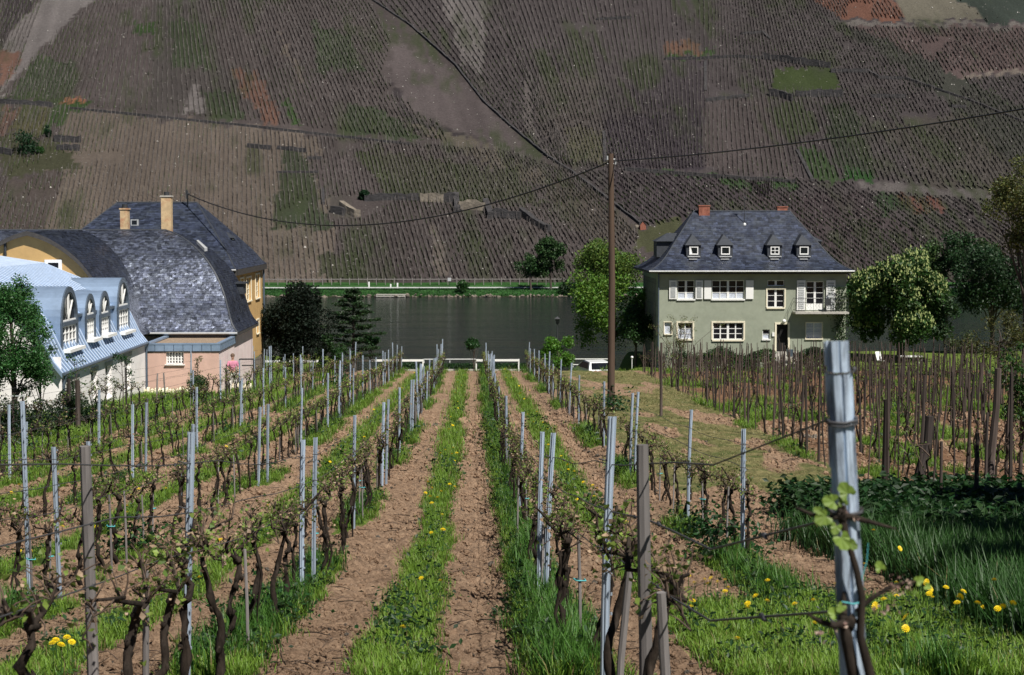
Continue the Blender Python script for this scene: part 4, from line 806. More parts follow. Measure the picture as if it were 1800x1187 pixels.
def tree(name, label, cat, x, y, zb, zc, rx, rz, n, leaf, col, clumps=26, r0=None, trunk=.18, seed=1, group=None, shell=.6, m='leaf', low=-.7, squash=1, th=None, up=.3, ry=None, var=.35, aspect=1.0, crown_name='crown'):
    t = thing(name, label, cat, (x, y, zb), group=group); cl = crown_clumps(0, 0, zc - zb, rx, ry or rx, rz, clumps, r0 or rx * .38, seed, low)
    mb = MB(); limbs(mb, (0, 0, -.1), th or (zc - zb + rz * .4), cl[:14], trunk, rx * .08, seed); mb.build('trunk', M['treebark'], t)
    P_, d = clump_pts(cl, n, seed + 5, shell, squash)
    P_ = P_[P_[:, 2] > .05]
    leaves(crown_name, P_, np.random.default_rng(seed).uniform(.6, 1.25, len(P_)) * leaf, greens(len(P_), col, var, seed), t, m, up, aspect, seed); return t, cl
def gnd(px, Y): x = xof(px, Y); return x, Y, gz(x, Y)
# chestnut in flower beside the green house
cx, cy = xof(1588, 115.5), 115.5
ct, cl = tree('chestnut_tree', 'large rounded chestnut tree covered in cream blossom beside the green house', 'tree', cx, cy, -9.5, zof(528, cy), 3.75, 3.6, 24000, .15, (.034, .080, .018), 60, .95, .28, 11, shell=.45, low=-.75, up=.5)
k = 2300; P_, d = clump_pts(cl, k * 4, 44, .12); s = (d[:, 2] > -.1) & (d[:, 1] < .5) & (np.linalg.norm(P_ - np.array([0, 0, zof(528, cy) + 9.5]), axis=1) > 2.1); P_ = P_[s][:k]; k = len(P_)
tet = np.array([[.065, 0, 0], [-.04, .055, 0], [-.04, -.055, 0], [0, 0, .17]]); TV = (P_[:, None] + tet[None] * rng.uniform(.6, 1.2, (k, 1, 1))).reshape(-1, 3)
TF_ = (np.array([[0, 1, 3], [1, 2, 3], [2, 0, 3]])[None] + np.arange(k)[:, None, None] * 4).reshape(-1, 3)
bl = link('blossoms', np_mesh('blossoms', TV, TF_, M['leaf'], col=np.tile([.38, .44, .17], (4 * k, 1))), ct); bl['kind'] = 'stuff'
# side boughs low on the right
tree('chestnut_sapling', 'small dark tree with drooping boughs just right of the flowering chestnut', 'tree', xof(1668, 114), 114, -9.5, zof(560, 114), 1.1, 1.5, 1500, .13, (.024, .055, .018), 10, .5, .08, 12)
# dark yew, larch, balls, bushes along the river road
tree('yew_tree', 'very dark dense yew tree right of the yellow house', 'tree', xof(521, 99), 99, -9.1, zof(566, 99), 2.0, 2.35, 26000, .085, (.007, .013, .008), 44, .8, .2, 21, m='dullleaf', shell=.35, low=-1)
t = thing('larch_tree', 'airy green conifer with tiered boughs between the yew and the river', 'tree', (xof(620, 104), 104, -9.1)); mb = MB(); hgt = zof(505, 104) + 9.1; mb.tube([(0, 0, -.1), (.03, 0, hgt * .5), (0, 0, hgt)], [.12, .07, .01], 6); tiers = []; rd = random.Random(4)
for i in range(40):
    zt_ = hgt * (.18 + .8 * i / 40); L__ = 1.9 * (1 - (i / 40) ** 2) * rd.uniform(.6, 1.1) + .2; an = i * 2.4; e = (L__ * math.cos(an), L__ * math.sin(an), zt_ + .12); mb.tube([(0, 0, zt_), (e[0] * .6, e[1] * .6, zt_ - .02), e], [.03, .02, .006], 4)
    for k in range(5): f = .3 + .7 * k / 4; tiers.append((e[0] * f, e[1] * f, zt_ + .08 * f, .22 + .1 * rd.random()))
mb.build('trunk', M['treebark'], t); P_, d = clump_pts(tiers, 9500, 8, .8, .45); leaves('crown', P_, .075, greens(len(P_), (.026, .062, .020), .4, 9), t, up=.7)
for i, (pxx, Yq, pyc, r_, lb) in enumerate(((833, 104.2, 605, .48, 'small ball-clipped tree at the field end beside the white rail post'), (651, 104.2, 600, .48, 'small ball-clipped tree left of the white guard rail, below the larch'))):
    x, y = xof(pxx, Yq), Yq; tree('ball_tree', lb, 'tree', x, y, -9.3, zof(pyc, y), r_, r_ * .8, 1500, .06, (.016, .06, .012), 12, .22, .05, 31 + i, th=zof(pyc, y) + 9.3, group='ball-clipped trees at the field end')
def bush(pxx, Yq, pyt, w, n, leaf, col, lb, seed, name='bush', zb=None, m='leaf', cat='bush', group=None):
    x = xof(pxx, Yq); zb = gz(x, Yq) if zb is None else zb; zt_ = zof(pyt, Yq); h_ = zt_ - zb
    return tree(name, lb, cat, x, Yq, zb - .05, zb + h_ * .5, w, h_ * .5, n, leaf, col, 14, w * .42, .04, seed, low=-1, m=m, group=group, th=h_ * .6, crown_name='foliage')
bush(985, 103.6, 592, .95, 4500, .075, (.075, .19, .02), 'bright green bush at the field end left of the parked car', 41)
bush(578, 103, 585, .8, 2600, .08, (.02, .055, .014), 'green bush at the foot of the larch', 42)
bush(700, 107, 622, .9, 1200, .07, (.02, .06, .02), 'low green bush behind the white guard rail', 43)
bush(602, 101, 598, .5, 1300, .06, (.03, .085, .02), 'small light green bush below the dark yew', 45)
# trees on this bank between pole and house, and right of the chestnut
tree('willow_tree', 'loose bright green willow on the near bank left of the green house', 'tree', xof(1078, 118), 118, -9.9, zof(548, 118), 3.1, 3.0, 13000, .11, (.085, .175, .022), 36, .95, .2, 51, shell=.9, low=-.8)
tree('alder_tree', 'dark green tree against the shaded side of the green house', 'tree', xof(1118, 112.5), 112.5, -9.5, zof(580, 112), 1.25, 1.7, 5200, .085, (.022, .060, .014), 16, .55, .12, 52, shell=.8)
# bare shrub in front of the green house
t = thing('bare_shrub', 'sparse budding shrub in front of the left corner of the green house', 'shrub', (xof(1190, 108.6), 108.6, -9.4)); mb = MB(); rd = random.Random(5); tips = []
for i in range(26):
    an = rd.uniform(0, 6.28); h_ = rd.uniform(1.6, 3.6); sx, sy = rd.gauss(0, .75), rd.gauss(0, .3); p0 = (rd.uniform(-.5, .5), rd.uniform(-.2, .2), 0); p1 = (p0[0] + sx * .4, p0[1] + sy * .5, h_ * .55); p2 = (p0[0] + sx, p0[1] + sy, h_); mb.tube([p0, p1, p2], [.022, .015, .005], 4, cap=False); tips += [(p2[0], p2[1], p2[2] - .2, .25), (p1[0], p1[1], p1[2], .25)]
    for _ in range(3): f = rd.random(); q = Vector(p1).lerp(Vector(p2), f); e = q + Vector((rd.gauss(0, .25), rd.gauss(0, .15), rd.uniform(.1, .4))); mb.tube([q, e], [.008, .003], 3, cap=False)
mb.build('stems', M['cane'], t); P_, d = clump_pts(tips, 1100, 8, 1.0); leaves('buds', P_, .045, greens(len(P_), (.11, .13, .04), .4, 9), t)
# hedge in front of the green house
for i, (a, b_, col) in enumerate(((1196, 1330, (.016, .042, .012)), (1240, 1365, (.03, .075, .018)), (1405, 1480, (.015, .035, .012)))):
    xa, xb = xof(a, 107.8), xof(b_, 107.8); n = 4200; P_ = np.stack([rng.uniform(xa, xb, n), rng.uniform(-.5, .5, n) + 107.8 - i * .15, -9.45 + rng.uniform(0, 1, n) ** .6 * (1.0 + .5 * vnoise(rng.uniform(xa, xb, n), 0, 3) if i != 1 else 1.15)], -1)
    P_[:, 2] += .25 * np.sin(P_[:, 0] * 2.1); hd = leaves('hedge', P_, .07, greens(n, col, .4, i), None, seed=i)
    tag(hd, ('dark clipped hedge below the ground floor windows of the green house', 'brighter green hedge left of the stone front steps', 'low dark hedge right of the stone front steps')[i], 'hedge')
n = 900; P_ = np.stack([xof(1482, 109.7) + rng.normal(0, .28, n), 109.75 + rng.normal(0, .12, n), rng.uniform(-8.8, -4.2, n)], -1); tag(leaves('ivy', P_, .08, greens(n, (.035, .07, .02), .4, 3), None), 'green ivy climbing the right corner of the green house', 'ivy')
# far bank
fb = [('far_willow_tree', 'light green domed willow across the river, behind the telephone pole', 1066, 300, 475, 5.6, 4.6, 13000, .24, (.095, .165, .030), 510),
      ('far_poplar_tree', 'narrow dark green tree on the far bank, taller of the pair left of the willow', 968, 299, 452, 2.6, 4.6, 4800, .24, (.032, .075, .022), 515),
      ('far_poplar_tree', 'rounded green tree on the far bank, shorter of the pair left of the willow', 933, 299, 470, 2.2, 2.4, 3000, .22, (.032, .082, .024), 513),
      ('far_bush', 'round green bush beside the pale far bank road', 812, 297.5, 505, 1.1, 1.5, 900, .2, (.028, .085, .020), 520),
      ('far_bush', 'dark bush at the waterline below the far willow', 1004, 297, 514, 2.2, 1.7, 1500, .22, (.012, .035, .010), 523),
      ('far_tree', 'light green round tree across the river right of the chestnut', 1636, 300, 462, 3.9, 4.6, 5200, .26, (.050, .100, .028), 515),
      ('far_tree', 'dark tiered tree across the river with a bare trunk on the lawn', 1688, 298, 462, 3.8, 5.2, 4200, .26, (.024, .062, .020), 521),
      ('far_tree', 'pale green tree across the river between darker trees, by the frame edge', 1736, 300, 460, 3.2, 3.8, 3200, .26, (.048, .090, .030), 515)]
for i, (nm, lb, pxx, Yq, pyc, rx, rz, n, lf, col, pb) in enumerate(fb):
    tree(nm, lb, 'bush' if 'bush' in nm else 'tree', xof(pxx, Yq), Yq, zof(pb, Yq) - .2, zof(pyc, Yq), rx, rz, n, lf, col, 22, rx * .4, .22 if 'bush' not in nm else .08, 61 + i, shell=.7, group='trees on the far bank' if 'bush' not in nm else None)
tree('dark_tree', 'big dark tree on the near bank right of the flowering chestnut', 'tree', xof(1752, 121), 121, -10.5, zof(497, 121), 3.0, 3.0, 11000, .12, (.018, .046, .016), 26, 1.0, .22, 71, shell=.6, low=-.9)
tree('tall_willow_tree', 'tall olive green tree rising at the right edge of the picture', 'tree', xof(1812, 92), 92, -8.8, zof(372, 92), 2.5, 3.0, 12000, .08, (.085, .100, .026), 34, .8, .25, 72, shell=.8, low=-.95)
tree('hazel_tree', 'thin yellowish tree with sparse leaves behind the right end of the stake vineyard', 'tree', xof(1765, 88), 88, -8.6, zof(600, 88), 2.0, 1.7, 2600, .075, (.060, .070, .018), 22, .6, .1, 73, shell=1.0)
tree('hazel_tree', 'small thin green tree poking above the stakes right of the chestnut', 'tree', xof(1702, 100), 100, -9, zof(610, 100), 1.1, .9, 1100, .07, (.045, .065, .020), 10, .4, .05, 74, shell=1.0)
tree('bramble_bush', 'leafy dark bush growing out of the right end of the stake rows', 'bush', xof(1808, 34), 34, -5.3, zof(690, 34), .55, 1.1, 1600, .045, (.030, .075, .016), 14, .22, .05, 75, shell=1.0)
tree('shade_tree', 'leafy tree just outside the picture whose shade falls on the lower right brambles', 'tree', 9.9, 22.5, gz(9.9, 22.5), gz(9.9, 22.5) + 3.7, 1.75, 1.6, 6500, .09, (.03, .08, .02), 26, .65, .12, 76, shell=.8, low=-.8)
for x_, y_, s_ in ((8.9, 18.6, 81), (8.4, 15.8, 82)): tree('shade_tree', 'tree added just outside the picture to shade the ' + ('middle' if s_ == 81 else 'near end') + ' of the lower right grass', 'tree', x_, y_, gz(x_, y_), gz(x_, y_) + 3.7, 1.45, 1.5, 5500, .09, (.03, .08, .02), 22, .6, .1, s_, shell=.8, low=-.8)  # unseen trees added to widen the shade over the corner grass
# tree on the left edge and greenery at the white annex
tree('pear_tree', 'dense small-leaved green tree in front of the white annex gable', 'tree', xof(26, 47), 47, gz(xof(26, 47), 47), zof(592, 47), 1.1, 1.95, 30000, .040, (.040, .125, .032), 64, .36, .11, 81, shell=.9, low=-.95, up=.5)
tree('pear_tree', 'slender leafy young tree beside the left side of the annex dormers', 'tree', xof(72, 49), 49, gz(xof(72, 49), 49), zof(640, 49), .42, 1.0, 2600, .04, (.035, .10, .025), 20, .22, .04, 82, shell=1.0)
for i, (pxx, Yq, pt, w, col, lb) in enumerate(((60, 46, 690, .9, (.012, .032, .012), 'dark bush under the leafy tree at the left edge'), (112, 50, 680, .6, (.030, .06, .025), 'tall weedy bush at the near corner of the white annex'), (150, 51, 700, .6, (.016, .045, .014), 'low green bush beside the two brown stakes'), (345, 66, 655, .55, (.03, .07, .02), 'green bush in front of the pink flat-roofed extension'), (10, 44, 700, .7, (.014, .035, .012), 'dark shrub at the left edge below the tree'))):
    bush(pxx, Yq, pt, w, 2600, .04, col, lb, 90 + i)
def sapling(pxx, Yq, pyt, lb, seed, nl=260, spread=.35, stakes=(), col=(.04, .10, .025)):
    x, y, z = gnd(pxx, Yq); t = thing('sapling', lb, 'sapling', (x, y, z)); H__ = zof(pyt, Yq) - z; rd = random.Random(seed); mb = MB(); mb.tube([(0, 0, -.05), (.02, 0, H__ * .5), (rd.uniform(-.05, .05), 0, H__)], [.025, .018, .005], 5); cl = []
    for k in range(9):
        f = rd.uniform(.4, .95); an = rd.uniform(0, 6.28); e = (spread * math.cos(an), spread * math.sin(an) * .6, H__ * f + rd.uniform(.15, .4)); mb.tube([(0, 0, H__ * f), e], [.01, .004], 4, cap=False); cl.append((*e, .16))
    cl.append((0, 0, H__, .15)); mb.build('trunk', M['treebark'], t); P_, d = clump_pts(cl, nl, seed, 1.0); leaves('crown', P_, .04, greens(len(P_), col, .4, seed), t)
    return t
sapling(216, 58, 628, 'dark leafy sapling tied to a stake before the annex windows', 1, 380, .28, col=(.02, .07, .02)); sapling(134, 54, 632, 'thin sapling with a leafy tip before the annex door', 2, 200, .25)
sapling(186, 55, 668, 'spindly sapling with pale leaves in front of the white annex wall', 3, 200, .45, col=(.08, .10, .05)); sapling(347, 69, 632, 'budding sapling before the pink extension', 4, 170, .3, col=(.12, .13, .05)); sapling(397, 70, 652, 'tiny sapling by the corner of the pink extension', 5, 120, .25, col=(.06, .1, .03)); sapling(412, 71, 660, 'small leafy sapling next to the person in pink', 6, 120, .2)
# bush and shrubs on the hillside
for i, (pxx, pyy, w, h_, lb) in enumerate(((50, 268, 3.4, 3.0, 'large dark green bush on the hillside terrace at the left edge'), (84, 240, 1.0, 1.6, 'small dark bush up and right of the large hillside bush'), (71, 268, 1.0, .9, 'bright green shrub at the foot of the large hillside bush'), (640, 350, 1.5, 1.2, 'low green shrub by the ruined terrace walls'))):
    q = on_hill(np.array([float(pxx)]), np.array([float(pyy)]))[0]; tree('hillside_bush', lb, 'bush', q[0], q[1], q[2] - .5, q[2] + h_ * .55, w * .72, h_ * .8, 1500, .22, (.012, .045, .016) if i != 2 else (.03, .09, .02), 14, w * .4, .08, 120 + i, low=-1)
# ================================================================ TERRACE WALLS, RAILS, ROAD THINGS
M['terrace'] = mat('dark_slate_masonry', (.034, .032, .034), .95, 1.2, .6, .12, 2.0, dirt=(.012, .012, .012), dirt_amt=.7, dscale=.7, stretch=(1, 1, 2))
M['rubble'] = mat('pale_broken_slate', (.17, .145, .115), .95, .8, .5, .2, 1.5, dirt=(.07, .06, .05), dirt_amt=.8, dscale=.5)
TW = [([(1168, 105), (1240, 103), (1290, 100), (1340, 103)], .7, 'long thin dark terrace wall starting above the grey vine plots'), ([(1340, 103), (1370, 107), (1400, 112), (1460, 119)], 1.9, 'tall dark wall along the top of the green hillside meadow'),
 ([(1460, 127), (1525, 127)], 1.1, 'straight wall right of the green hillside meadow'), ([(1525, 126), (1545, 138), (1590, 139), (1640, 156)], .8, 'stepped thin wall descending toward the hill edge'), ([(1352, 168), (1370, 170), (1393, 178)], 1.9, 'short dark ruined wall at the lower left of the green meadow'), ([(1398, 169), (1482, 170)], 2.0, 'dark wall under the green hillside meadow'),
 ([(1240, 178), (1318, 169)], .9, 'thin slanting wall in the middle of the grey vine plots'), ([(1048, 35), (1110, 32)], .7, 'small dark wall near the top middle of the hill'), ([(1302, 60), (1340, 58), (1353, 69)], .7, 'small angled wall high on the hill'), ([(1530, 171), (1592, 172)], 1.0, 'pale short wall right of the green meadow'), ([(1672, 188), (1698, 190)], .8, 'tiny wall at the right end of the terraces'),
 ([(435, 258), (476, 262)], 1.0, 'rounded dark wall above the green terrace plot, left one'), ([(488, 261), (538, 267)], .9, 'dark wall above the green terrace plot, right one'), ([(540, 279), (566, 279)], .6, 'tiny wall below the two above the green plot'), ([(486, 303), (560, 303)], .4, 'faint low wall crossing the green terrace plot'),
 ([(1098, 299), (1250, 311), (1400, 321)], .8, 'dark track wall running right from behind the telephone pole'), ([(0, 181), (45, 183), (92, 187)], 1.2, 'straight wall at the left edge of the upper hillside'), ([(95, 248), (142, 250)], 1.6, 'ruined dark wall right of the large hillside bush'), ([(100, 262), (140, 264)], 1.4, 'lower ruined wall right of the large hillside bush'), ([(0, 268), (22, 272)], 1.6, 'dark ruin at the left edge below the hillside bush'),
 ([(120, 190), (300, 208), (430, 221), (560, 236), (720, 254)], .45, 'long low wall dividing upper and lower vineyards'), ([(1062, 232), (1064, 285)], .5, 'upright dark wall line above the telephone pole'), ([(1240, 108), (1240, 160)], .35, 'thin upright boundary wall between grey plots'), ([(567, 335), (568, 360)], .7, 'short upright wall at the left of the ruined terraces'), ([(1401, 265), (1428, 318)], .5, 'slanting boundary wall left of the green strip'), ([(1640, 155), (1700, 175), (1800, 215)], .5, 'thin wall line running down to the right frame edge')]
def terrace(poly, h_, lb, m='terrace', thick=.7, name='terrace_wall'):
    q = []
    for (a, b) in zip(poly[:-1], poly[1:]):
        k = max(1, int(math.hypot(b[0] - a[0], b[1] - a[1]) / 7))
        for i in range(k): q.append((a[0] + (b[0] - a[0]) * i / k, a[1] + (b[1] - a[1]) * i / k))
    q.append(poly[-1]); Pq = on_hill(np.array([p_[0] for p_ in q], float), np.array([p_[1] for p_ in q], float)); mb = MB(); n = len(Pq); rows_ = []
    for i, p_ in enumerate(Pq):
        t_ = Pq[min(i + 1, n - 1)] - Pq[max(i - 1, 0)]; l = math.hypot(t_[0], t_[1]) + 1e-6; nx, ny = -t_[1] / l * thick / 2, t_[0] / l * thick / 2
        if ny > 0: nx, ny = -nx, -ny
        tz = p_[2] + h_ * .75 * random.uniform(.75, 1.15); bz_ = p_[2] - h_ * .6 - .5; rows_.append([(p_[0] + nx, p_[1] + ny, bz_), (p_[0] + nx * random.uniform(.8, 1), p_[1] + ny, tz), (p_[0] - nx, p_[1] - ny, tz + .05), (p_[0] - nx, p_[1] - ny, bz_)])
    for a, b in zip(rows_[:-1], rows_[1:]):
        for k in range(4): mb.quad(a[k], b[k], b[(k + 1) % 4], a[(k + 1) % 4])
    mb.quad(*rows_[0]); mb.quad(*rows_[-1][::-1]); return tag(mb.build(name, M[m]), lb, 'wall', 'terrace walls on the hillside')
for p_, h_, lb in TW: terrace(p_, h_, lb)
for p_, h_, lb, m_ in (([(583, 372), (606, 377)], 1.8, 'dark block of the leftmost ruined terrace', 'terrace'), ([(600, 366), (625, 380), (632, 378)], 1.7, 'pale broken face of the leftmost ruined terrace', 'rubble'), ([(640, 352), (690, 350), (736, 351)], 1.5, 'dark crumbling wall in the middle of the ruined terraces', 'terrace'), ([(738, 352), (780, 354)], 1.9, 'pale broken wall in the middle of the ruined terraces', 'rubble'),
   ([(780, 353), (800, 354)], 2.3, 'dark wall end right of the pale broken wall', 'terrace'), ([(801, 348), (804, 374)], 1.4, 'black upright face beside the pale ruined block', 'terrace'), ([(806, 366), (853, 368)], 2.2, 'pale ruined block in the terraces under the overhead wire', 'rubble'), ([(853, 360), (862, 385)], 1.8, 'black upright face at the middle of the ruined terraces', 'terrace'), ([(866, 380), (916, 384)], 2.0, 'grey stone wall right of the black upright face', 'terrace'), ([(916, 378), (938, 392), (966, 408)], 1.7, 'dark slanting wall at the right end of the ruined terraces', 'terrace')): terrace(p_, h_, lb, m_, 1.2)
g_ = terrace(GUL, .7, 'dark boundary wall running diagonally down the whole hillside gully', thick=.45); g_['group'] = 'terrace walls on the hillside'
# little hut
q = on_hill(np.array([1130.0]), np.array([402.0]))[0]; hut = thing('vineyard_hut', 'tiny red gabled hut at the foot of the hillside gully', 'hut', tuple(q)); m = MB(); m.box(-.55, .55, -.5, .5, -.4, .7); m.add([(-.55, -.5, .7), (.55, -.5, .7), (0, -.5, 1.4), (-.55, .5, .7), (.55, .5, .7), (0, .5, 1.4)], [(0, 1, 2), (5, 4, 3)]); m.build('wall', M['brick'], hut); m = MB(); m.quad((-.7, -.6, .58), (0, -.6, 1.45), (0, .6, 1.45), (-.7, .6, .58)); m.quad((.7, -.6, .58), (0, -.6, 1.45), (0, .6, 1.45), (.7, .6, .58)); m.build('roof', M['darkboard'], hut)
q2 = on_hill(np.array([1120.0]), np.array([400.0]))[0]; m = MB(); m.ball(q2, (.6, .5, .5), 7, 5, jit=.25); tag(m.build('pale_rock', M['rubble']), 'pale rock left of the tiny red hut', 'rock')
# far road, posts, landing stage, bank stones
m = MB()
for i in range(60): X0 = -120 + i * 4; m.quad((X0, 299.8, -11.62), (X0 + 4, 299.8, -11.62), (X0 + 4, 302.0, -11.52), (X0, 302.0, -11.52))
tag(m.build('riverside_road', mat('pale_asphalt', (.42, .43, .42), .8, 1, .1)), 'pale narrow road running along the far bank', None, None, 'structure')
m = MB()
for i in range(90): X0 = -110 + i * 1.6; m.box(X0, X0 + .12, 306.0, 306.15, -11.5, -10.0)
m.box(-110, 34, 306.02, 306.1, -10.35, -10.2)
tag(m.build('vineyard_fence', M['greywood']), 'thin grey post fence between the far road and the hillside', 'fence')
for i, (pxx, pb, hh) in enumerate(((649, 505, 1.0), (699, 507, .8), (687, 503, .6))):
    x, Yq = xof(pxx, 302.6), 302.6; m = MB(); m.box(x - .12, x + .12, Yq, Yq + .1, -11.9, -11.6 + hh); m.box(x - .125, x + .125, Yq - .01, Yq + .11, -11.45 + hh, -11.38 + hh, 1); tag(m.build('marker_post', [M['white'], M['black']]), ('tallest white marker post on the far road', 'short white marker post in the middle of the three on the far road', 'faint smallest marker post on the far road')[i], 'post', 'marker posts on the far road')
x = xof(790, 302.5); m = MB(); m.tube([(x, 302.6, -11.7), (x, 302.6, -10.0)], .04, 5); m.box(x - .3, x + .3, 302.5, 302.55, -10.5, -9.9, 1); tag(m.build('road_sign', [M['iron'], M['silver']]), 'small grey road sign seen beside the round far bank bush', 'road sign')
ls = thing('landing_stage', 'pale wooden landing stage lying at the waterline of the far bank', 'landing stage', (xof(688, 295), 294.6, -13))
for k in range(3): m = MB(); m.box(-2.6 + k * .15, 2.5, -.5 + k * .55, -.15 + k * .55, .42, .52); m.build('plank', M['concrete'], ls)
m = MB(); [m.box(-2.5 + k * 1.2, -2.35 + k * 1.2, -.45, -.3, -.5, .42) for k in range(5)]; m.box(-2.6, 2.4, -.56, -.51, .12, .3); m.build('frame', M['concrete'], ls)
m = MB(); m.ball((2.8, 0, .3), (.4, .3, .4), 7, 5, jit=.2); tag(m.build('mooring_stone', M['rubble']), 'pale stone at the right end of the landing stage', 'stone').location = ls.location
k = 260; xs = rng.uniform(-45, 60, k); mb = MB()
for x in xs: mb.ball((x, 294.9 + rng.normal(0, .25), -12.85 + rng.normal(0, .12)), (rng.uniform(.12, .45), .3, rng.uniform(.1, .28)), 6, 4, jit=.3, smooth=False)
tag(mb.build('bank_stones', M['rubble']), 'broken stones edging the far waterline', 'stones', None, 'stuff')
n = 26000; xs = rng.uniform(-110, 130, n); ys = 295.2 + rng.random(n) ** 1.4 * 4.4; P_ = np.stack([xs, ys, hz(xs, ys) + rng.uniform(0, .35, n) * (1 + 2.2 * (vnoise(xs * .5, 0, 4) > .62) * (ys < 297))], -1); tag(leaves('bank_grass', P_, .13, greens(n, (.022, .085, .020), .55, 4), None, up=.8), 'lush green grass on the far river bank', 'grass', None, 'stuff')
# near road end: rails, hedge, kerb, car, lamp
def rail(xa, xb, Y, zt_, hb, th, ends, lb, nm='guard_rail', zg=-9.4, step=2.0):
    t = thing(nm, lb, 'railing', (xa, Y, zg)); L__ = xb - xa; m = MB(); m.box(0, L__, 0, th, zt_ - zg - hb, zt_ - zg); m.build('rail', M['white'], t); k = int(L__ / step)
    for i in range(k + 1): xx = L__ * i / max(1, k); m = MB(); m.box(xx - th / 2, xx + th / 2, th + .005, th * 2, 0, zt_ - zg); m.build('post', M['white'], t)
    return t
rail(xof(455, 104.8), xof(604, 104.8), 104.8, zof(633, 104.8), .13, .07, 1, 'thick white guard rail seen through the vines at the foot of the yew', step=2.6); rail(xof(607, 104.8), xof(743, 104.8), 104.8, zof(632, 104.8), .13, .08, 1, 'thick white guard rail ending left of the small ball tree', step=2.4)
rail(xof(837, 104.8), xof(912, 104.8), 104.8, zof(632, 104.8), .13, .08, 1, 'thick white guard rail starting right of the small ball tree', step=2.6)
for a, b_, lb in ((745, 836, 'thin white railing in the gap between the two thick guard rails'), (1008, 1072, 'thin double white railing above the parked car')):
    t = rail(xof(a, 112.6), xof(b_, 112.6), 112.6, zof(631, 112.6), .05, .04, 0, lb, 'thin_railing', -10.1, 1.6)
    if a > 1000: m = MB(); m.box(0, xof(b_, 112.6) - xof(a, 112.6), 0, .04, zof(641, 112.6) + 10.1 - .05, zof(641, 112.6) + 10.1); m.build('rail', M['white'], t)
n = 9000; xs = rng.uniform(-5, 4.6, n); P_ = np.stack([xs, 111.6 + rng.normal(0, .25, n), -10 + rng.random(n) ** .7 * .72], -1); tag(leaves('roadside_hedge', P_, .06, greens(n, (.016, .05, .012), .4, 5), None), 'low green hedge behind the guard rails at the end of the field', 'hedge')
m = MB(); m.box(-6, 4.4, 104.95, 105.2, -9.6, -9.09); tag(m.build('kerb_wall', M['concrete']), 'low pale kerb along the lower end of the field', 'kerb')
M['carwhite'] = mat('white_car_paint', (.75, .76, .78), .25, 1, .02, spec=.6); M['carred'] = mat('red_tail_light', (.45, .02, .03), .3, 4, .1); M['tyre'] = mat('tyre_rubber', (.02, .02, .02), .9, 5, .2)
car = thing('parked_car', 'white hatchback parked behind the field edge, its dark rear window showing', 'car', (xof(1043, 107.6), 107.6, -10.06), R(12))
m = MB(); prf = [(-2.0, .28), (-2.02, .75), (-1.9, .86), (-1.55, 1.30), (-.2, 1.36), (.55, 1.12), (.95, .86), (1.9, .72), (2.0, .45), (1.95, .26)]
secs = [(-.80, .0, 1.0), (-.76, .0, 1.0)]; hw_ = lambda z: .80 if z < .88 else .80 - (z - .88) * .38
v = [(-hw_(z), y, z) for y, z in prf] + [(hw_(z), y, z) for y, z in prf]; k = len(prf)
m.add(v, [tuple(range(k)), tuple(range(2 * k - 1, k - 1, -1))] + [(i, i + k, (i + 1) % k + k, (i + 1) % k) for i in range(k)]); m.build('body', M['carwhite'], car)
m = MB(); m.quad((-.62, -1.915, .90), (.62, -1.915, .90), (.56, -1.60, 1.27), (-.56, -1.60, 1.27)); 
for s_ in (-1, 1): m.add([(s_ * .80, -1.6, .90), (s_ * .80, .75, .90), (s_ * .70, -.1, 1.28), (s_ * .69, -1.35, 1.28)], [(0, 1, 2, 3)])
m.build('windows', M['glass'], car)
for s_ in (-1, 1): m = MB(); m.box(s_ * .70 - .09, s_ * .70 + .09, -2.05, -1.96, .58, .80); m.build('tail_light', M['carred'], car)
for s_ in (-1, 1):
    for yy_ in (-1.25, 1.3):
        w = MB(); w.tube([(s_ * .70, yy_, .29), (s_ * .84, yy_, .29)], .29, 14, smooth=False); wh = w.build('wheel', M['tyre'], car); w = MB(); w.tube([(s_ * .842, yy_, .29), (s_ * .85, yy_, .29)], .17, 10, smooth=False); w.build('rim', M['silver'], wh)
def lamp(pxx, Yq, pt, lb, nm='street_lamp'):
    x = xof(pxx, Yq); z0 = -9.95; zt_ = zof(pt, Yq); t = thing(nm, lb, 'street lamp', (x, Yq, z0)); m = MB(); m.tube([(0, 0, 0), (0, 0, .8), (0, 0, zt_ - z0 - .5)], [.07, .05, .035], 6); m.build('pole', M['iron'], t)
    m = MB(); H__ = zt_ - z0 - .5; m.add([(-.09, -.09, H__), (.09, -.09, H__), (.09, .09, H__), (-.09, .09, H__), (-.15, -.15, H__ + .32), (.15, -.15, H__ + .32), (.15, .15, H__ + .32), (-.15, .15, H__ + .32)], [(3, 2, 1, 0), (0, 1, 5, 4), (1, 2, 6, 5), (2, 3, 7, 6), (3, 0, 4, 7)]); m.build('lantern', M['glass'], t)
    m = MB(); m.add([(-.19, -.19, H__ + .32), (.19, -.19, H__ + .32), (.19, .19, H__ + .32), (-.19, .19, H__ + .32), (0, 0, H__ + .5)], [(0, 1, 4), (1, 2, 4), (2, 3, 4), (3, 0, 4), (3, 2, 1, 0)]); m.build('lantern_cap', M['iron'], t)
lamp(980, 112, 556, 'dark old street lamp standing against the river')
x = xof(1112, 106); m = MB(); m.ball((x, 106, zof(629, 106)), .09, 8, 6); m.tube([(x, 106, -9.8), (x, 106, zof(630, 106))], .025, 5); tag(m.build('globe_lamp', M['white']), 'small white globe lamp behind the stakes left of the green house', 'lamp')
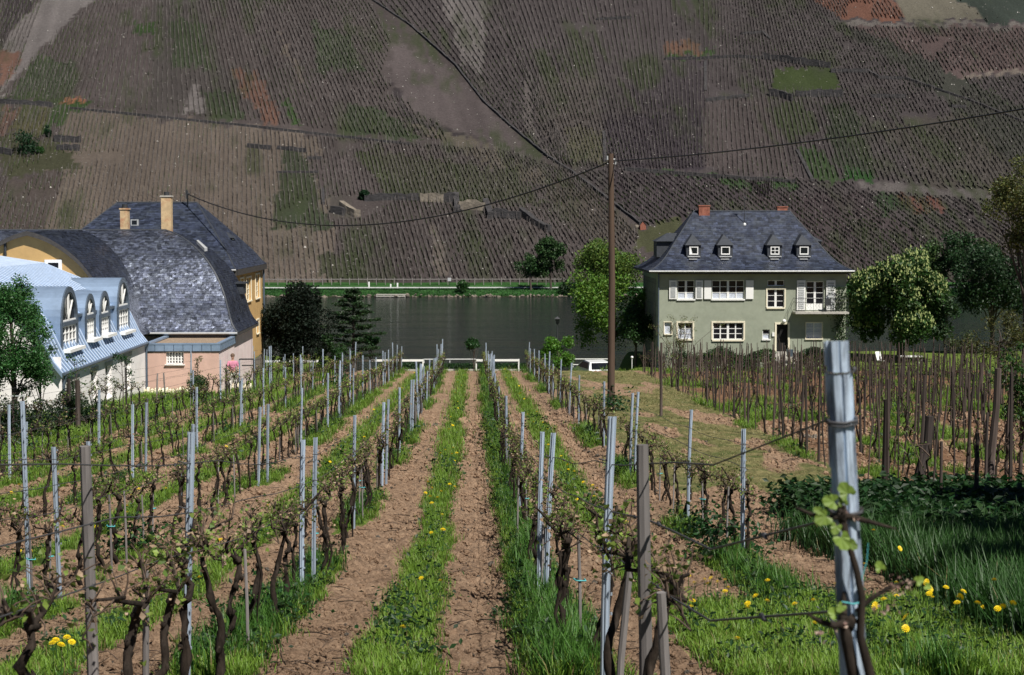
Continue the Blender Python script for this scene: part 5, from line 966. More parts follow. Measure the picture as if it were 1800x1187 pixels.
# garden table and chair under the chestnut
tb = thing('garden_table', 'white garden table under the chestnut tree', 'table', (xof(1607, 111), 111, -9.5)); m = MB(); m.box(-.75, .75, -.4, .4, .66, .72); m.build('table_top', M['white'], tb)
for sx in (-.65, .65):
    for sy in (-.33, .33): m = MB(); m.tube([(sx, sy, 0), (sx, sy, .66)], .02, 4); m.build('leg', M['white'], tb)
gc_ = thing('garden_chair', 'white tilted garden chair left of the white table', 'chair', (xof(1556, 111), 111, -9.5), .5); m = MB(); m.box(-.22, .22, -.22, .22, .38, .43); m.build('seat', M['white'], gc_); m = MB(); m.add([(-.22, .2, .43), (.22, .2, .43), (.22, .42, .98), (-.22, .42, .98), (-.22, .24, .43), (.22, .24, .43), (.22, .46, .98), (-.22, .46, .98)], [(0, 1, 2, 3), (7, 6, 5, 4), (0, 4, 5, 1), (3, 2, 6, 7), (0, 3, 7, 4), (1, 5, 6, 2)]); m.build('backrest', M['white'], gc_)
for sx in (-.2, .2):
    for sy in (-.2, .2): m = MB(); m.tube([(sx, sy, 0), (sx, sy, .38)], .018, 4); m.build('leg', M['white'], gc_)
m = MB(); x = xof(1392, 108.3); m.add([(x - .15, 108.2, -8.6), (x + .15, 108.2, -8.6), (x + .15, 108.5, -8.6), (x - .15, 108.5, -8.6), (x - .2, 108.15, -8.15), (x + .2, 108.15, -8.15), (x + .2, 108.55, -8.15), (x - .2, 108.55, -8.15)], [(0, 1, 5, 4), (1, 2, 6, 5), (2, 3, 7, 6), (3, 0, 4, 7), (3, 2, 1, 0), (4, 5, 6, 7)]); tag(m.build('flower_tub', M['zincdark']), 'dark blue-grey tub beside the front door steps', 'tub')
m = MB(); m.ball((x + .12, 108.0, -8.85), (.16, .12, .2), 8, 6, jit=.2); tag(m.build('cloth_bag', M['cream']), 'cream bag lying on the steps below the dark tub', 'bag')
# washing frame and low stone wall at the pink wall
rk = thing('drying_rack', 'thin dark pipe rack in front of the pink wall', 'rack', (xof(421, 76), 76, gz(xof(421, 76), 76))); hR = zof(631, 76) - rk.location.z; m = MB(); m.tube([(0, 0, 0), (0, 0, hR)], .03, 5); m.build('upright', M['iron'], rk); m = MB(); m.tube([(.62, 0, 0), (.62, 0, hR)], .03, 5); m.build('upright', M['iron'], rk); m = MB(); m.tube([(0, 0, hR), (.62, 0, hR)], .035, 5); m.tube([(.1, 0, hR - .28), (.62, 0, hR - .28)], .03, 5); m.build('crossbar', M['iron'], rk)
for i, (a, b_, Yq) in enumerate(((255, 300, 73.3), (300, 340, 73.2), (395, 445, 78))):
    xa, xb = xof(a, Yq), xof(b_, Yq); m = MB()
    for k in range(7): xx = xa + (xb - xa) * (k + .5) / 7; m.ball((xx, Yq - .5, gz(xx, Yq) + .12), ((xb - xa) / 13, .3, rng.uniform(.18, .3)), 7, 5, jit=.2, smooth=False)
    tag(m.build('foundation_stones', M['cream']), ('pale rough stones at the left foot of the pink extension', 'pale rough stones below the window of the pink extension', 'pale rough stones at the foot of the winery side wall')[i], 'stones')
# ================================================================ POLE AND CABLES
PX, PY = xof(1075, 61), 61.0; pole = thing('telephone_pole', 'tall brown wooden telephone pole standing in the field', 'pole', (PX, PY, gz(PX, PY))); pt_ = zof(271, PY) - pole.location.z
m = MB(); m.tube([(0, 0, -.3), (.02, 0, pt_ * .5), (-.04, 0, pt_)], [.135, .118, .10], 14); m.build('mast', M['polewood'], pole)
for k, hh in enumerate((pt_ - .2, pt_ - .36)): m = MB(); m.tube([(-.16, -.02, hh), (.12, -.02, hh)], .022, 5); m.tube([(-.16 if k == 0 else .12, -.02, hh - .02), (-.16 if k == 0 else .12, -.02, hh + .12)], .035, 6); m.build('insulator', M['silver'], pole)
def cable(a, b, sag, lb, rad=.02, n=40):
    a, b = Vector(a), Vector(b); p_ = [a.lerp(b, i / n) - Vector((0, 0, 4 * sag * (i / n) * (1 - i / n))) for i in range(n + 1)]; m = MB(); m.tube(p_, rad, 5); return tag(m.build('overhead_cable', M['black']), lb, 'cable')
cable((PX - .15, PY, zof(287, PY)), (MAST[0], MAST[1], zof(342, MAST[1])), 1.95, 'sagging black cable from the telephone pole to the yellow house mast', .028)
far = W(2150, 128, 34); cable((PX + .1, PY, zof(284, PY)), far, .25, 'taut black cable from the telephone pole to the upper right', .022)
for dz in (0, 14): cable(W(1082, 354 + dz, 140), W(1225, 362 + dz, 114), .1, ('upper' if dz == 0 else 'lower') + ' of two hair-thin cables reaching the green house roof', .006)
# ================================================================ PERSON IN PINK
M['skin'] = mat('skin', (.48, .29, .21), .6, 6, .08); M['pinkcloth'] = mat('pink_shirt', (.52, .20, .29), .9, 8, .2); M['whitecloth'] = mat('white_trousers', (.70, .68, .64), .9, 8, .1); M['hair'] = mat('brown_hair', (.12, .075, .05), .8, 20, .3)
pxp, pyp = xof(409, 75.5), 75.5; pzz = gz(pxp, pyp) - .02; per = thing('person', 'person in a pink shirt and white trousers standing by the pink wall', 'person', (pxp, pyp, pzz), R(200))
def skinned(name, joints, edges, m, parent):
    me = bpy.data.meshes.new(name); me.from_pydata([j[:3] for j in joints], edges, []); o = link(name, me, parent); me.materials.append(m)
    md = o.modifiers.new('skin', 'SKIN'); md.use_smooth_shade = True; sv = me.skin_vertices[0].data if me.skin_vertices else None
    if sv is None:
        bpy.context.view_layer.objects.active = o; sv = me.skin_vertices[0].data
    for i, j in enumerate(joints): sv[i].radius = (j[3], j[4] if len(j) > 4 else j[3])
    sv[0].use_root = True; s = o.modifiers.new('sub', 'SUBSURF'); s.levels = 1; s.render_levels = 1; return o
def skin_layer(me):
    bm = bmesh.new(); bm.from_mesh(me); bm.verts.layers.skin.verify(); bm.to_mesh(me); bm.free()
import bmesh
def skinned(name, joints, edges, m, parent):
    me = bpy.data.meshes.new(name); me.from_pydata([j[:3] for j in joints], edges, []); skin_layer(me); me.materials.append(m); o = link(name, me, parent)
    sv = me.skin_vertices[0].data
    for i, j in enumerate(joints): sv[i].radius = (j[3], j[4] if len(j) > 4 else j[3]); sv[i].use_root = (i == 0)
    md = o.modifiers.new('skin', 'SKIN'); md.use_smooth_shade = True; s = o.modifiers.new('sub', 'SUBSURF'); s.levels = 1; s.render_levels = 1; return o
hj = [(0, 0, .92, .12, .09), (0, .02, 1.15, .11, .085), (0, 0, 1.34, .14, .09), (0, 0, 1.44, .055, .055), (0, .02, 1.50, .05, .05), (0, .03, 1.60, .085, .095), (0, .02, 1.68, .07, .08),
      (-.17, 0, 1.38, .05, .05), (-.24, .05, 1.12, .042, .042), (-.20, .22, .95, .033, .033), (.17, 0, 1.38, .05, .05), (.25, .08, 1.14, .042, .042), (.18, .26, 1.02, .033, .033),
      (-.09, 0, .88, .09, .09), (-.11, .02, .48, .06, .06), (-.12, -.02, .10, .042, .042), (-.12, .12, .03, .04, .03), (.09, 0, .88, .09, .09), (.12, .05, .48, .06, .06), (.14, .0, .10, .042, .042), (.14, .14, .03, .04, .03)]
he = [(0, 1), (1, 2), (2, 3), (3, 4), (4, 5), (5, 6), (2, 7), (7, 8), (8, 9), (2, 10), (10, 11), (11, 12), (0, 13), (13, 14), (14, 15), (15, 16), (0, 17), (17, 18), (18, 19), (19, 20)]
body = skinned('body', hj, he, M['skin'], per)
skinned('shirt', [(0, 0, .90, .155, .12), (0, .02, 1.15, .145, .115), (0, 0, 1.34, .17, .115), (0, 0, 1.42, .08, .08), (-.18, 0, 1.37, .07, .07), (-.245, .05, 1.13, .06, .06), (.18, 0, 1.37, .07, .07), (.255, .08, 1.15, .06, .06)], [(0, 1), (1, 2), (2, 3), (2, 4), (4, 5), (2, 6), (6, 7)], M['pinkcloth'], per)
skinned('trousers', [(0, 0, .90, .14, .115), (-.09, 0, .84, .115, .115), (-.11, .02, .48, .085, .085), (-.12, -.02, .12, .07, .07), (.09, 0, .84, .115, .115), (.12, .05, .48, .085, .085), (.14, 0, .12, .07, .07)], [(0, 1), (1, 2), (2, 3), (0, 4), (4, 5), (5, 6)], M['whitecloth'], per)
m = MB(); m.ball((0, .0, 1.66), (.10, .115, .10), 10, 7, jit=.06); m.build('hair', M['hair'], per)
for sx, e in ((-1, (-.20, .22, .95)), (1, (.18, .26, 1.02))):
    m = MB(); m.ball((e[0], e[1] + .04, e[2] - .02), (.035, .045, .022), 6, 5)
    for k in range(4): m.tube([(e[0] - .024 + k * .016, e[1] + .07, e[2] - .02), (e[0] - .026 + k * .018, e[1] + .10 + .008 * (k in (1, 2)), e[2] - .03), (e[0] - .026 + k * .018, e[1] + .12, e[2] - .05)], [.008, .007, .005], 4)
    m.tube([(e[0] - sx * .03, e[1] + .03, e[2] - .02), (e[0] - sx * .055, e[1] + .06, e[2] - .035)], [.009, .006], 4); m.build('hand', M['skin'], per)
m = MB()
for sx in (-.032, .032): m.ball((sx, .118, 1.61), .011, 6, 4)
m.build('eyes', M['black'], per)
m = MB(); m.add([(-.012, .115, 1.565), (.012, .115, 1.565), (0, .145, 1.57), (0, .118, 1.61)], [(0, 1, 2), (1, 3, 2), (3, 0, 2)]); m.build('nose', M['skin'], per)
# ================================================================ THE VINE ROWS
RD = {'right1': 'row just right of the central grass strip', 'left1': 'row just left of the central grass strip', 'right2': 'second row right of the central strip', 'left2': 'second row left of the central strip', 'left3': 'third row left of the central strip', 'left4': 'fourth row left of the central strip', 'left5': 'fifth row left of the central strip'}
def steel_mesh(h, seed):
    rd = random.Random(seed); w, d = .026, .020
    prof = [(-w, 0), (-w * .55, 0), (-w * .42, -d), (-.006, -d), (0, -d * .55), (.006, -d), (w * .42, -d), (w * .55, 0), (w, 0), (w, .003), (w * .5, .003), (w * .38, -d + .003), (0, -d * .55 + .004), (-w * .38, -d + .003), (-w * .5, .003), (-w, .003)]
    m = MB(); n = len(prof); lev = 5; lx, ly = rd.gauss(0, .012), rd.gauss(0, .02); vs = []
    for i in range(lev + 1):
        t = i / lev; z = -.15 + (h + .15) * t; bx = lx * t * t * h; by = ly * t * h
        vs += [(a + bx, b + by, z) for a, b in prof]
    m.add(vs, [(i * n + k, i * n + (k + 1) % n, (i + 1) * n + (k + 1) % n, (i + 1) * n + k) for i in range(lev) for k in range(n)] + [tuple(range(lev * n, lev * n + n))])
    for k in range(int(h / .12)):
        z = .3 + k * .12
        if z < h - .03:
            for s_ in (-1, 1): m.box(s_ * w - .002 + lx * .5, s_ * w + .004 * s_ + .002 + lx * .5, -.004, .006, z, z + .018)
    return m.mesh('steel_post', M['steel'])
def clip_mesh():
    m = MB()
    m.tube([(-.032, .004, 0), (-.03, -.026, .006), (.03, -.026, -.004), (.034, .004, .005)], .0045, 4, cap=False)
    return m.mesh('wire_clip', M['wire'])
steel = [(h, steel_mesh(h, i)) for i, h in enumerate((1.55, 1.65, 1.75, 1.85))]; clip_me = clip_mesh()
def wood_mesh(h, r, seed):
    rd = random.Random(seed); m = MB(); lx, ly = rd.gauss(0, .03), rd.gauss(0, .03); m.tube([(0, 0, -.2), (lx * .4, ly * .4, h * .4), (lx, ly, h * .8), (lx * 1.3, ly * 1.3, h)], [r, r * .97, r * .95, r * .88], 8, smooth=False); return m.mesh('wooden_post', M['greywood'])
counts = {}
def post(row, Y, top_z, lb=None, kind='steel', x=None, wd=1.0, tiltx=0):
    X = ROWX[row] if x is None else x; g = gz(X, Y); h = top_z - g; counts.setdefault(('p', row), []).append(Y)
    if kind == 'steel': hh, me = min(steel, key=lambda q: abs(q[0] - h)); o = link('steel_post', me); o.scale = (wd, wd, h / hh)
    else: me = wood_mesh(h, .031 * wd, int(Y * 100)); o = link('wooden_post', me)
    o.location = (X, Y, g); o.rotation_euler = (random.gauss(0, .012), tiltx + random.gauss(0, .012), random.gauss(0, .25))
    o['category'] = 'post'; o['group'] = 'posts of the trellis rows'; o['_row'] = row; o['_y'] = Y
    if lb: o['label'] = lb
    if Y < 45 and kind == 'steel':
        for zc in (.92, 1.18, 1.46): c = link('wire_clip', clip_me, o); c.location = (0, 0, zc * hh / h); c.scale = (1, 1, hh / h)
    posts.append(o); return o
posts = []
def P_(row, pxx, pyt, Y, **k): return post(row, Y, zof(pyt, Y), x=xof(pxx, Y), **k)
# posts one can pick out in the photograph: (row, place, top, distance)
P_('right1', 1065, 733, 10.0, wd=1.02); P_('right1', 1143, 785, 7.5, kind='wood'); P_('right1', 1187, 1045, 6.7, kind='wood', wd=.7); P_('right1', 948, 760, 17.4, wd=1.0); P_('right1', 960, 762, 17.1, wd=1.0); P_('right1', 914, 726, 27.5); P_('right1', 891, 696, 37.5); P_('right1', 889, 700, 38.2); P_('right1', 875, 680, 52); P_('right1', 1088, 1005, 9.3, kind='wood', wd=.7)
P_('left1', 320, 760, 10.4, wd=.98); P_('left1', 158, 780, 8.0, kind='wood', wd=.9); P_('left1', 526, 775, 17.4, wd=1.05); P_('left1', 548, 770, 18.3, wd=.95); P_('left1', 619, 731, 25.3); P_('left1', 670, 708, 32.3); P_('left1', 677, 703, 32.9); P_('left1', 701, 682, 39.8); P_('left1', 720, 668, 47); P_('left1', 724, 667, 47.4); P_('left1', 248, 1005, 9.0, kind='wood', wd=.6)
P_('left2', 334, 744, 26.0, wd=1.0); P_('left2', 100, 783, 17.6, wd=1.05); P_('left2', 46, 705, 16.9, wd=1.0, ); P_('left2', 452, 715, 33); P_('left2', 468, 710, 33.8); P_('left2', 527, 682, 40.5); P_('left2', 575, 656, 49); P_('left2', 155, 775, 19.5, wd=1.0)
P_('left3', 231, 710, 33.5); P_('left3', 254, 706, 35); P_('left3', 345, 680, 41); P_('left3', 421, 668, 49); P_('left3', 425, 664, 50.5)
P_('left4', 16, 710, 34.0); P_('left4', 173, 684, 42.5, wd=1.2); P_('left4', 259, 700, 49, kind='wood'); P_('left4', 340, 650, 58)
P_('left5', 46, 740, 42, wd=1.2); P_('left5', 275, 656, 64, kind='wood'); P_('left5', 290, 655, 66, kind='wood'); P_('left5', 232, 705, 60)
P_('right2', 1312, 757, 20.5, wd=1.1); P_('right2', 1213, 722, 26.2); P_('right2', 1110, 692, 34.4); P_('right2', 1118, 690, 34.9, wd=1.0); P_('right2', 1063, 672, 43); P_('right2', 1018, 660, 52)
for row, Xr in ROWX.items():
    have = [o['_y'] for o in posts if o['_row'] == row]; Y = max(have) + 5.5
    while Y < 104:
        tz = gz(Xr, Y) + random.uniform(1.35, 1.95); post(row, Y, tz, x=Xr + random.gauss(0, .04))
        if random.random() < .4: post(row, Y + random.uniform(.3, .7), tz + random.uniform(-.3, .1), x=Xr + random.gauss(0, .05))
        Y += random.uniform(4.6, 6.0)
for row in ROWX:
    for i, o in enumerate(sorted([o for o in posts if o['_row'] == row], key=lambda o: o['_y'])):
        o['label'] = f"{ordinal(i + 1)} post from the camera, {'grey wooden' if o.name.startswith('wood') else 'galvanised steel'}, {RD[row]}"
for o in posts: del o['_row']; del o['_y']
# ---- vines
def vine_parts(seed, near=True, stakep=.38):
    rd = random.Random(seed); r_ = np.random.default_rng(seed); H__ = rd.uniform(.72, .86); t = MB(); s = 1 if near else .8
    wob = .07; p = [(0, 0, -.05)]
    for i in range(1, 13): p.append((p[-1][0] + rd.gauss(0, wob * .30), p[-1][1] + rd.gauss(0, wob * .38), H__ * i / 12))
    rr = [rd.uniform(.016, .022) * (1.25 - .45 * i / 12) * rd.uniform(.72, 1.38) for i in range(13)]
    t.tube(p if near else p[::2], rr if near else rr[::2], 9 if near else 5); hd = p[-1]; t.ball(hd, (.032, .042, .03), 7, 5, jit=.4)
    for _ in range(4): bq = p[rd.randint(1, 10)]; t.ball((bq[0] + rd.gauss(0, .012), bq[1] + rd.gauss(0, .014), bq[2]), (.018, .02, .028), 6, 4, jit=.4)
    if rd.random() < .45: q = [(p[0][0] + .05, p[0][1] + rd.uniform(-.15, .15), -.05), (p[4][0] + .05, p[4][1] + .04, p[4][2]), (p[8][0] + .03, p[8][1], p[8][2]), hd]; t.tube(q, [.015, .013, .012, .011], 5)
    if near: t.v = [(x + rd.gauss(0, .0042), y + rd.gauss(0, .0042), z + rd.gauss(0, .004)) for x, y, z in t.v]
    a = MB(); tw = []; 
    for sg in (-1, 1):
        L__ = rd.uniform(.50, .72); q = [Vector(hd)]
        for k in range(1, 7): f = k / 6; q.append(Vector((hd[0] * (1 - f) + rd.gauss(0, .035), hd[1] + sg * L__ * f, hd[2] + .14 * math.sin(f * 2.6) + rd.gauss(0, .026) - .03 * f)))
        a.tube(q, [.016, .013, .010, .009, .008, .006, .004], 6 if near else 4); tw.append(q)
        if rd.random() < .7: b_ = q[rd.randint(1, 3)]; a.tube([b_, b_ + Vector((rd.gauss(0, .07), rd.gauss(0, .06), rd.uniform(.07, .16)))], [.016, .008], 5)
    sp, cen = MB(), []
    for q in tw:
        for k in range(17 if near else 7):
            f = rd.uniform(.4, 6) if near else rd.uniform(.5, 6); i = min(5, int(f)); b_ = q[i].lerp(q[i + 1], f - i); e = b_ + Vector((rd.gauss(0, .06), rd.gauss(0, .05), rd.uniform(.02, .15) if rd.random() < .8 else -.06)); sp.tube([b_, b_.lerp(e, .5) + Vector((rd.gauss(0, .01), 0, .01)), e], [.005, .004, .0025], 4, cap=False)
            for _ in range(rd.choice((3, 4, 5)) if near else 3): cen.append(e + Vector((rd.gauss(0, .028), rd.gauss(0, .028), rd.gauss(0, .025))))
    for _ in range(4): cen.append(Vector(p[rd.randint(4, 12)]) + Vector((rd.gauss(0, .06), rd.gauss(0, .06), 0)))
    n = len(cen); size = r_.uniform(.009, .026, n) * (1 if near else 1.35); kind = r_.random(n); col = np.where(kind[:, None] < .50, [.17, .24, .045], np.where(kind[:, None] < .78, [.09, .15, .03], [.42, .30, .20])) * r_.uniform(.6, 1.25, (n, 1))
    st = None
    if rd.random() < stakep: st = MB(); sx, sy = rd.choice((-.06, .06)), rd.uniform(-.07, .07); st.tube([(sx, sy, -.1), (sx * .9, sy, H__ * .6), (sx * .7, sy, H__ * rd.uniform(1.0, 1.25))], [.013, .0125, .012], 6, smooth=False)
    return t, a, sp, (np.array([tuple(c) for c in cen]), size, col), st, H__
def leaf_mesh(name, cen, size, col, seed):
    """lobed young vine leaf or bud, six corners"""
    r = np.random.default_rng(seed); n = len(cen); nv = r.normal(0, 1, (n, 3)); nv[:, 2] = np.abs(nv[:, 2]) + .3; nv[:, 1] -= .4; nv /= np.linalg.norm(nv, axis=1)[:, None]; a = np.cross(nv, r.normal(0, 1, (n, 3))); a /= np.linalg.norm(a, axis=1)[:, None]; b = np.cross(nv, a); s = size[:, None]
    V = np.stack([cen, cen + a * s * .9 + b * s * .5 + nv * s * .2, cen + a * s * .45 + b * s * 1.0 + nv * s * .1, cen + b * s * 1.5, cen - a * s * .5 + b * s * 1.0 + nv * s * .12, cen - a * s * .9 + b * s * .5 + nv * s * .25], 1).reshape(-1, 3); o6 = np.arange(n)[:, None, None] * 6
    F = (np.array([[0, 1, 2, 3], [0, 3, 4, 5]])[None] + o6).reshape(-1, 4); return np_mesh(name, V, F, M['leaf'], col=np.repeat(col, 6, 0))
vp = []; tie_me = MB().tube([(.0, -.035, 0), (.055, -.01, .005), (.03, .035, 0), (-.04, .02, -.004), (-.03, -.03, 0)], .006, 4, cap=False).mesh('tie', M['tie'])
for i in range(14):
    near = i < 8; t, a, sp, (cen, size, col), st, H__ = vine_parts(100 + i, near)
    root = thing('grapevine', '', 'grapevine'); t.build('trunk', M['bark'], root); c_ = a.build('cordon', M['bark'], root); sp.build('shoots', M['cane'], c_)['kind'] = 'stuff'; link('leaves', leaf_mesh('leaves', cen, size, col, i), c_)['kind'] = 'stuff'
    if st: s_ = st.build('support_stake', M['greywood'], root); (link('tie', tie_me, s_) if near and i % 3 == 0 else None)
    if st and near and s_.children: s_.children[0].location = (st.v[8][0], st.v[8][1], H__ * .62)
    vp.append(root)
# vines of the stake vineyard: a crooked trunk against the stake with one bowed cane
sv = []
for i in range(5):
    rd = random.Random(900 + i); t = MB(); p = [(0, 0, -.05)]
    for k in range(1, 8): p.append((p[-1][0] + rd.gauss(0, .05), p[-1][1] + rd.gauss(0, .05), rd.uniform(.95, 1.05) * k / 7 * 1.05))
    t.tube(p, [.022 * (1.2 - .6 * k / 7) * rd.uniform(.8, 1.3) for k in range(8)], 6); a = MB(); an = rd.uniform(0, 6.28); b_ = Vector(p[-2]); q = [b_ + Vector((math.cos(an) * .28 * math.sin(k / 6 * 3.14), math.sin(an) * .28 * math.sin(k / 6 * 3.14), .30 * math.sin(k / 6 * 3.14) - .45 * (k / 6) ** 2)) for k in range(7)]; a.tube(q, [.013, .012, .011, .01, .009, .008, .006], 4)
    for k in range(5): e = q[rd.randint(0, 5)]; a.tube([e, e + Vector((rd.gauss(0, .09), rd.gauss(0, .09), rd.uniform(.02, .16)))], [.007, .004], 3, cap=False)
    root = thing('grapevine', '', 'grapevine'); t.build('trunk', M['bark'], root); a.build('cane', M['cane'], root); n = 16; cen = np.array([tuple(q[rd.randint(0, 6)] + Vector((rd.gauss(0, .08), rd.gauss(0, .08), rd.gauss(.02, .06)))) for _ in range(n)]); link('leaves', leaf_mesh('leaves', cen, rng.uniform(.02, .04, n), np.tile([.10, .15, .03], (n, 1)) * rng.uniform(.5, 1.3, (n, 1)), i), root)['kind'] = 'stuff'; sv.append(root)
# where everything stands
spots = []
START = {'right1': 7.2, 'left1': 6.6, 'left2': 13.0, 'left3': 20, 'left4': 27, 'left5': 36, 'right2': 20.4}
for row, Xr in ROWX.items():
    Y = START[row]; i = 0
    while Y < 103.6:
        if random.random() > .04 and not (row == 'left5' and Y > 62): spots.append((Y, Xr + random.gauss(0, .035), row, i)); i += 1
        Y += random.uniform(1.0, 1.3)
stk = []
NW = 17; WD = lambda k: f"{ordinal(k + 1)} row of the stake vineyard from the hay strip"
for k in range(NW):
    Y = max(27.5, (k * 1.45 + 7.6) / .36 - 4) + random.uniform(0, 1) + (2.0 if k > 5 else 0); i = 0
    while Y < 104:
        X = 7.6 + (Y - 29) * .036 + k * 1.45
        if X > -.5 + .33 * Y + 2.2: Y += 1.2; continue
        if Y > 103 or (Y > 98 and random.random() < .3): Y += 1.2; continue
        stk.append((Y, X + random.gauss(0, .05), k, i)); i += 1; Y += random.uniform(1.15, 1.6)
allv = [(Y, X, 'T', r, i) for Y, X, r, i in spots] + [(Y, X + .07, 'S', k, i) for Y, X, k, i in stk if random.random() < .6]
allv.sort(key=lambda q: q[0]); nearv, farv = allv[:300], allv[300:]
cnt = {}
for Y, X, ty, r, i in nearv:
    if ty == 'T':
        src = vp[random.randrange(8)] if Y < 30 else vp[8 + random.randrange(6)]; key = RD[r]
    else: src = sv[random.randrange(5)]; key = WD(r)
    cnt[key] = cnt.get(key, 0) + 1; o = copy_tree(src); o.location = (X, Y, gz(X, Y)); o.rotation_euler.z = random.choice((0, math.pi)) + random.gauss(0, .08) if ty == 'T' else random.uniform(0, 6.28); s_ = random.uniform(.92, 1.08); o.scale = (s_, s_, s_)
    o['label'] = f"{ordinal(cnt[key])} grapevine from the camera, {key}"; o['group'] = 'grapevines of the trellis rows' if ty == 'T' else 'grapevines of the stake vineyard'
def tree_arrays(root):
    out = []
    for c in [root] + list(root.children_recursive):
        if c.type != 'MESH': continue
        me = c.data; V = np.empty(len(me.vertices) * 3, np.float32); me.vertices.foreach_get('co', V); V = V.reshape(-1, 3) + np.array(c.location)
        base = {'trunk': (.038, .028, .022), 'cordon': (.050, .036, .028), 'shoots': (.11, .075, .05), 'cane': (.08, .055, .04), 'support_stake': (.15, .14, .13), 'tie': (.1, .3, .3)}.get(c.name.split('.')[0])
        if base is None: a = np.empty(len(me.vertices) * 4, np.float32); me.color_attributes['Col'].data.foreach_get('color', a); C_ = a.reshape(-1, 4)[:, :3]
        else: C_ = np.tile(base, (len(V), 1))
        me.calc_loop_triangles(); T_ = np.empty(len(me.loop_triangles) * 3, np.int32); me.loop_triangles.foreach_get('vertices', T_); out.append((V, C_, T_.reshape(-1, 3)))
    V, C_, T_ = [], [], []; b = 0
    for v, c, t in out: V.append(v); C_.append(c); T_.append(t + b); b += len(v)
    return np.concatenate(V), np.concatenate(C_), np.concatenate(T_)
M['farvine'] = mat('far_vine_wood_and_buds', (1, 1, 1), .85, 8, .2, vcol=True, spec=.2)
def merged(name, items, arrs, rot='T', zs=1.0):
    Vs, Cs, Fs = [], [], []; b = 0
    for Y, X, k, sz, rz in items:
        V, C_, T_ = arrs[k]; c, s = math.cos(rz), math.sin(rz); v = V * sz; v = np.stack([v[:, 0] * c - v[:, 1] * s + X, v[:, 0] * s + v[:, 1] * c + Y, v[:, 2] + gz(X, Y)], -1); Vs.append(v); Cs.append(C_ * random.uniform(.7, 1.3)); Fs.append(T_ + b); b += len(v)
    return link(name, np_mesh(name, np.concatenate(Vs), np.concatenate(Fs), M['farvine'], col=np.concatenate(Cs)))
arr = [tree_arrays(v) for v in vp[8:]]; arrS = [tree_arrays(v) for v in sv]; arrS = arrS
allarr = arr + arrS
it = [(Y, X, random.randrange(6) if ty == 'T' else 6 + random.randrange(5), random.uniform(.9, 1.15), (random.choice((0, math.pi)) + random.gauss(0, .1)) if ty == 'T' else random.uniform(0, 6.28)) for Y, X, ty, r, i in farv]
o = merged('distant_grapevines', it, allarr); tag(o, 'all the smaller grapevines in the far half of the vineyard rows', 'grapevines', None, 'stuff')
for v in vp + sv:
    for c in list(v.children_recursive): bpy.data.objects.remove(c)
    bpy.data.objects.remove(v)
# ---- wooden stakes
ws = []
for i in range(8):
    rd = random.Random(700 + i); m = MB(); lx, ly = rd.gauss(0, .05), rd.gauss(0, .05); r_ = rd.choice((.013, .015, .017, .020, .024, .030)); p = [(0, 0, -.1), (lx * .3 + rd.gauss(0, .012), ly * .3, .6), (lx * .7 + rd.gauss(0, .012), ly * .7, 1.25), (lx, ly, 1.9)]; m.tube(p, [r_, r_ * .98, r_ * .9, r_ * .75], 6, smooth=False); ws.append((m.mesh('vine_stake', M['brownwood']), m))
stk.sort(key=lambda q: q[0]); cs = {}; rest = []
for j, (Y, X, k, i) in enumerate(stk):
    sz = random.uniform(.72, 1.12) * (1 + .12 * (Y < 40)); q = random.randrange(8)
    if j < 296:
        cs[k] = cs.get(k, 0) + 1; o = link('vine_stake', ws[q][0]); o.location = (X, Y, gz(X, Y)); o.rotation_euler = (random.gauss(0, .03), random.gauss(0, .03), random.uniform(0, 6)); o.scale = (1.1, 1.1, sz)
        tag(o, f"{ordinal(cs[k])} wooden stake from the camera, {WD(k)}", 'stake', 'wooden stakes of the stake vineyard')
    else: rest.append((Y, X, q, sz))
Vs, Fs, Cs = [], [], []; b = 0
for Y, X, q, sz in rest:
    mbq = ws[q][1]; v = np.array(mbq.v); v = v * np.array([1.15, 1.15, sz]) + np.array([X, Y, gz(X, Y)]); v[:, 0] += random.gauss(0, .05) * (v[:, 2] - v[0, 2])
    f = [f_ for f_ in mbq.f if len(f_) == 4]; Vs.append(v); Fs.append(np.array(f) + b); Cs.append(np.tile(np.array([.060, .046, .040]) * random.uniform(.4, 2.6), (len(v), 1))); b += len(v)
o = link('distant_vine_stakes', np_mesh('distant_vine_stakes', np.concatenate(Vs), np.concatenate(Fs), M['farvine'], col=np.concatenate(Cs))); tag(o, 'all the smaller wooden stakes in the far half of the stake vineyard', 'stakes', None, 'stuff')
# the thick crooked stakes at the near end of that vineyard
for pxx, pt, Y, r_, ly, lb in ((1565, 705, 32, .065, 0, 'thick blunt wooden post with a flat top at the near end of the stake vineyard'), (1622, 735, 29.5, .095, .35, 'thickest crooked dark post of the stake vineyard, leaning to one side'), (1164, 603, 57, .05, 0, 'lone dark stake standing by the telephone pole at the hay strip'), (1729, 765, 26, .038, 0, 'straight dark stake rising from the dark brambles'), (1665, 780, 26.5, .028, 0, 'thin dark stake rising from the bramble edge'), (1752, 650, 30, .075, .2, 'thick dark leaning stake right of the straight bramble stake')):
    x, y, z = gnd(pxx, Y); h_ = zof(pt, Y) - z; m = MB(); m.tube([(0, 0, -.2), (ly * .15, 0, h_ * .35), (ly * .5, 0, h_ * .7), (ly * .6, 0, h_)], [r_ * 1.1, r_, r_ * .85, r_ * .8], 9, smooth=False)
    o = m.build('wooden_post', M['brownwood']); o.location = (x, y, z); tag(o, lb, 'post')
x, y, z = gnd(1625, 29.3); m = MB()
for k in range(5): m.tube([(.03 * k, 0, 0), (.03 * k - .02, .0, .42 - .04 * k)], [.02, .008], 4)
o = m.build('split_stump', M['greywood']); o.location = (x - .05, y - .15, z); tag(o, 'pale splintered stump at the foot of the thick crooked post', 'stump')
